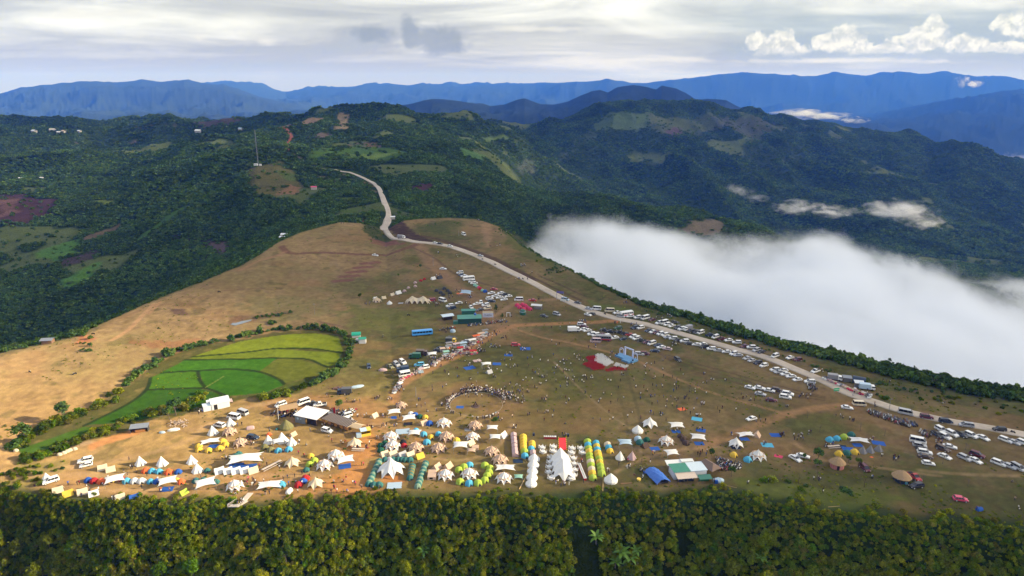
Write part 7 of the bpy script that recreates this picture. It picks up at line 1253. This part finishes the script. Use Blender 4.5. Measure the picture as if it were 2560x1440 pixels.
crowd([(1000, 965, 22, 10, 16), (1035, 935, 14, 16, 6), (1082, 905, 26, 10, 14), (1115, 897, 22, 20, 5), (1150, 882, 34, 22, 10), (1185, 866, 26, 22, 8), (1215, 848, 14, 16, 8), (1240, 836, 8, 10, 6), (1232, 868, 14, 18, 4), (1205, 880, 12, 10, 3), (1110, 830, 4, 6, 3), (1095, 690, 6, 8, 2), (1150, 730, 8, 12, 3), (1175, 745, 9, 6, 4), (1127, 745, 8, 6, 3), (1165, 760, 12, 18, 4), (1095, 762, 8, 12, 5), (1340, 752, 6, 10, 3), (1275, 792, 4, 5, 2), (1460, 806, 14, 12, 2), (1535, 810, 5, 6, 4), (1582, 813, 8, 10, 2), (1687, 864, 10, 10, 3), (1660, 795, 10, 20, 5), (920, 760, 5, 8, 4), (1100, 632, 4, 10, 2), (1145, 640, 5, 6, 3), (1305, 700, 6, 18, 3), (1330, 683, 3, 10, 3), (1306, 665, 9, 8, 3), (1570, 755, 9, 12, 6), (855, 559, 3, 8, 2), (1196, 551, 6, 4, 1), (1265, 582, 1, 1, 1), (1230, 612, 5, 20, 6), (2050, 930, 4, 10, 3), (2215, 955, 5, 10, 4), (2020, 950, 2, 3, 3), (2010, 992, 9, 16, 6), (2030, 968, 4, 6, 4), (2150, 985, 12, 20, 8), (2190, 1015, 3, 10, 4), (1965, 1018, 3, 6, 3), (1900, 1050, 5, 14, 5), (1915, 1000, 2, 4, 2), (1880, 1003, 3, 6, 2), (2100, 1045, 5, 20, 3), (2128, 1052, 4, 8, 3), (1998, 1095, 12, 14, 8), (2025, 1085, 4, 6, 3), (1952, 1090, 10, 8, 6), (2075, 1116, 14, 12, 3), (2180, 1098, 5, 8, 5), (2245, 1150, 7, 14, 6), (2205, 1145, 2, 3, 3), (2255, 1205, 12, 14, 4), (2182, 1196, 3, 5, 2), (2345, 1106, 6, 12, 4), (2375, 1098, 4, 6, 3), (1918, 1111, 5, 10, 2), (1838, 1120, 4, 5, 2), (1690, 1078, 6, 8, 2), (1750, 1075, 5, 8, 2), (1715, 1200, 12, 22, 5), (1788, 1208, 3, 5, 3), (1650, 1206, 7, 14, 3), (1760, 1136, 8, 16, 6), (1840, 1168, 5, 20, 6), (1925, 1205, 3, 6, 3), (1870, 1212, 2, 4, 2), (2040, 1200, 5, 14, 4), (2055, 1232, 2, 3, 3), (1830, 1090, 2, 4, 2), (2050, 1160, 2, 4, 3), (2530, 1205, 1, 1, 1), (2545, 1275, 2, 3, 3), (2535, 1250, 1, 2, 2), (2440, 1275, 3, 6, 2), (2370, 1007, 2, 14, 4), (1740, 1180, 3, 5, 4), (1174, 915, 6, 6, 3), (1216, 922, 5, 8, 4), (1271, 888, 8, 8, 3), (1313, 876, 8, 8, 3), (1193, 905, 4, 6, 2), (1480, 868, 3, 10, 3), (1555, 880, 2, 4, 2), (1660, 900, 2, 3, 2), (1380, 860, 3, 20, 10), (1260, 850, 3, 8, 6), (1400, 820, 3, 30, 8), (835, 1065, 10, 30, 4), (965, 1045, 5, 10, 3), (725, 1040, 6, 14, 3), (500, 1035, 5, 12, 6), (575, 1010, 3, 6, 2), (675, 990, 5, 30, 4)])
P = np.array([tuple(hit(u, v)) for u, v in CR]+[(x, y, ground_z(x, y)) for y, x, a in RP[130:]]); n = len(P)
PM = []
for i, c in enumerate('wwkekwtqmwbe'):
    me = POSES[[0, 1, 0, 0, 2, 3, 0, 1, 0, 0, 0, 3][i]].copy(); me.name = 'crowd_figure'; me.materials[0] = cloth_m(c); PM.append(me)
instancer('crowd', P, RNG.integers(0, 12, n), PM, np.stack([P[:, 0]*0, P[:, 0]*0, RNG.random(n)*6.28], 1), np.ones((n, 3))*RNG.uniform(.92, 1.08, n)[:, None], 'the remaining tiny visitors and traders scattered over the plateau'); bpy.data.objects['crowd']['category'] = 'crowd'
print('crowd', n)
# ---------------------------------------------------------------- air: unseen cloud deck, haze, valley fog
def grid_mesh(name, P, closed=None):
    n, m = P.shape[:2]; idx = np.arange(n*m).reshape(n, m); q = np.stack([idx[:-1, :-1], idx[1:, :-1], idx[1:, 1:], idx[:-1, 1:]], -1).reshape(-1, 4); return P.reshape(-1, 3), q
def slab(name, X, Y, ZT, ZB, mat):
    T, q = grid_mesh('', np.stack([X, Y, ZT], -1)); B, _ = grid_mesh('', np.stack([X, Y, ZB], -1)); n, m = X.shape; off = n*m
    idx = np.arange(n*m).reshape(n, m); side = []
    for line_ in (idx[:, 0][::-1], idx[:, -1], idx[0, :], idx[-1, :][::-1]):
        side += [(a, b, b+off, a+off) for a, b in zip(line_[:-1], line_[1:])]
    F = np.concatenate([q, q[:, ::-1]+off, np.array(side)]); return mesh_from_arrays(name, np.concatenate([T, B]), F, mat, True)
def cloud_deck():  # cloud layer added out of view, shaped to shade all but the left camp
    m, N = mat_new('stratus'); o = N.new('ShaderNodeOutputMaterial'); g = N.new('ShaderNodeNewGeometry'); pos = g.outputs[0]
    d = N.new('ShaderNodeBsdfDiffuse'); d.inputs[0].default_value = (.9, .9, .9, 1); tl = N.new('ShaderNodeBsdfTranslucent'); tl.inputs[0].default_value = (.9, .9, .9, 1)
    mx = N.new('ShaderNodeMixShader'); mx.inputs[0].default_value = .6; N.link(d.outputs[0], mx.inputs[1]); N.link(tl.outputs[0], mx.inputs[2])
    sp = N.new('ShaderNodeSeparateXYZ'); N.link(pos, sp.inputs[0])
    cz = 1300; kx = math.sin(SUN_AZ)/math.tan(SUN_EL); ky = math.cos(SUN_AZ)/math.tan(SUN_EL)      # a slanting gap, open along the sunbeams
    a = N.math('DIVIDE', N.math('SUBTRACT', N.math('SUBTRACT', sp.outputs[0], N.math('MULTIPLY', sp.outputs[2], kx)), -190), 280); b = N.math('DIVIDE', N.math('SUBTRACT', N.math('SUBTRACT', sp.outputs[1], N.math('MULTIPLY', sp.outputs[2], ky)), 205), 165)
    r = N.math('SQRT', N.math('ADD', N.math('MULTIPLY', a, a), N.math('MULTIPLY', b, b)))
    nz = N.math('MULTIPLY', N.math('SUBTRACT', N.noise(pos, .006, 4, .6), .5), .6)
    hole = N.smooth(N.math('ADD', r, nz), .55, 1.25)
    far = N.smooth(N.math('SUBTRACT', sp.outputs[1], N.math('MULTIPLY', sp.outputs[2], ky)), 480, 1100)
    al = N.math('MULTIPLY', hole, N.math('ADD', N.math('SUBTRACT', .55, N.math('MULTIPLY', far, .36)), N.math('MULTIPLY', N.smooth(N.noise(pos, .0011, 4, .55), .40, .58), N.math('ADD', .10, N.math('MULTIPLY', far, .34)))))
    tr = N.new('ShaderNodeBsdfTransparent'); fx = N.new('ShaderNodeMixShader'); N.link(al, fx.inputs[0]); N.link(tr.outputs[0], fx.inputs[1]); N.link(mx.outputs[0], fx.inputs[2]); N.link(fx.outputs[0], o.inputs[0])
    x = np.linspace(700, 9500, 70); y = np.linspace(-5000, 7000, 90); X, Y = np.meshgrid(x, y, indexing='ij'); T = cz+60+130*fbm(X, Y, 700, 4, 90); B = cz-40*fbm(X, Y, 500, 3, 91)
    tag(slab('shade_clouds', X, Y, T, B, m), 'unseen grey cloud layer to the right, its gap shaped to light the camp', 'shade_clouds', kind='stuff')
cloud_deck()
def haze():
    m, N = mat_new('haze_air'); o = N.new('ShaderNodeOutputMaterial'); pv = N.new('ShaderNodeVolumePrincipled')
    pv.inputs['Color'].default_value = (.045, .18, .95, 1); pv.inputs['Absorption Color'].default_value = (1, 1, 1, 1); pv.inputs['Density'].default_value = 0.62e-4; pv.inputs['Anisotropy'].default_value = .0
    N.link(pv.outputs[0], o.inputs['Volume'])
    x = np.array([-30000., 30000.]); y = np.array([-500., 24600.]); X, Y = np.meshgrid(x, y, indexing='ij')
    tag(slab('haze', X, Y, X*0+520., X*0-700., m), 'blue haze over the far mountains', 'haze', kind='stuff')
haze()
def fog_material(name, z0, gx, gy, soft, dens, thr, sc, fade=None):
    m, N = mat_new(name); o = N.new('ShaderNodeOutputMaterial'); g = N.new('ShaderNodeNewGeometry'); pos = g.outputs[0]
    pv = N.new('ShaderNodeVolumePrincipled'); pv.inputs['Color'].default_value = (.90, .93, .965, 1); pv.inputs['Anisotropy'].default_value = .1
    tc = N.new('ShaderNodeTexCoord'); P = tc.outputs['Object']; sp = N.new('ShaderNodeSeparateXYZ'); N.link(P, sp.inputs[0])
    top = N.math('ADD', N.math('ADD', z0, N.math('MULTIPLY', sp.outputs[0], gx)), N.math('MULTIPLY', sp.outputs[1], gy))
    h = N.math('DIVIDE', N.math('SUBTRACT', top, sp.outputs[2]), soft)
    dx = N.math('DIVIDE', N.math('SUBTRACT', sp.outputs[0], 150), 85); dy = N.math('DIVIDE', N.math('SUBTRACT', sp.outputs[1], 620), 150); gap = N.math('MULTIPLY', N.smooth(N.math('ADD', N.math('MULTIPLY', dx, dx), N.math('MULTIPLY', dy, dy)), 1.6, .1), 1.7)
    h = N.math('SUBTRACT', h, gap)
    n = N.noise(P, sc, 8, .66, .5); n2 = N.noise(P, sc*.36, 3, .5)
    v = N.math('ADD', h, N.math('MULTIPLY', N.math('SUBTRACT', N.math('ADD', N.math('MULTIPLY', n, .75), N.math('MULTIPLY', n2, .8)), .775), thr))
    if fade:
        v = N.math('SUBTRACT', v, N.math('MULTIPLY', N.smooth(sp.outputs[0], fade[1], fade[0]), fade[2])); v = N.math('SUBTRACT', v, N.math('MULTIPLY', N.smooth(sp.outputs[1], fade[3], fade[4]), 4.0))
    N.link(N.math('MULTIPLY', N.smooth(v, 0, 1.1), dens), pv.inputs['Density']); N.link(pv.outputs[0], o.inputs['Volume']); return m

def fog_slab(name, s0, s1, y0f, y1, zt, zb, mat, label, n=40):
    s = np.linspace(s0, s1, n); yf = np.interp(s, FARE[0], FARE[1]); t = np.linspace(0, 1, n)[None, :]; ya = (yf+y0f)[:, None]; Y = ya+(y1-ya)*t; X = s[:, None]*Y
    T = zt+0*X; B = zb+0*X; return tag(slab(name, X, Y, T, B, mat), label, 'fog', kind='stuff')
fog_slab('fog', .0, 1.3, 18, 1150, -5, -215, fog_material('valley_fog', -10.5, -.155, -.0117, 34, .045, 5.2, .0088, (-40, 210, 1.5, 930, 1100)), 'white fog bank filling the valley beyond the road')

def mist_material(seed, dens):
    m, N = mat_new('thin_mist'); o = N.new('ShaderNodeOutputMaterial'); pv = N.new('ShaderNodeVolumePrincipled'); pv.inputs['Color'].default_value = (.98, .98, 1, 1)
    tc = N.new('ShaderNodeTexCoord'); P = tc.outputs['Object']; ln = N.new('ShaderNodeVectorMath'); ln.operation = 'LENGTH'; N.link(P, ln.inputs[0])
    n = N.noise(N.mapping(P, (1.7, 1.7, 1.1), (seed, seed*.7, 0)), 1, 7, .62, .6); v = N.math('SUBTRACT', N.math('ADD', N.math('SUBTRACT', 1, ln.outputs['Value']), N.math('MULTIPLY', N.math('SUBTRACT', n, .5), 4.2)), .35)
    N.link(N.math('MULTIPLY', N.smooth(v, 0, .8), dens), pv.inputs['Density']); N.link(pv.outputs[0], o.inputs['Volume']); return m
bm = bmesh.new(); bmesh.ops.create_icosphere(bm, subdivisions=2, radius=1)
for i, (u, v, w, h, D, k) in enumerate(((1995, 518, 70, 22, 1950, .030), (2080, 528, 75, 18, 1950, .026), (2240, 520, 110, 30, 1850, .028), (2300, 545, 70, 22, 1800, .024), (2310, 562, 50, 14, 1750, .022), (2060, 605, 60, 34, 1200, .014), (2030, 640, 70, 20, 1100, .010), (1850, 478, 46, 22, 2050, .016), (1890, 495, 40, 12, 2000, .016), (1300, 418, 46, 32, 1700, .008), (1650, 487, 18, 14, 2100, .010), (2000, 283, 90, 12, 6200, .012), (2060, 290, 80, 12, 6100, .012), (2135, 300, 40, 10, 6000, .012), (2375, 371, 60, 9, 4800, .012), (2530, 405, 70, 26, 4200, .012), (2405, 204, 20, 16, 7500, .012), (2435, 210, 24, 10, 7500, .012), (1420, 565, 90, 30, 850, .016), (1395, 548, 34, 26, 900, .014))):
    s, t = pxdir(u, v); me = bpy.data.meshes.new('mist'); bm.to_mesh(me); me.materials.append(mist_material(i*3.7, k)); o = bpy.data.objects.new('mist', me); COL.objects.link(o)
    o.location = (s*D, D, CAMH+t*D); q = D/FPX*1.05; o.scale = (w*q, w*q*.7, h*q); tag(o, 'small wisp of white mist clinging to the hills on the right', 'mist', kind='stuff')
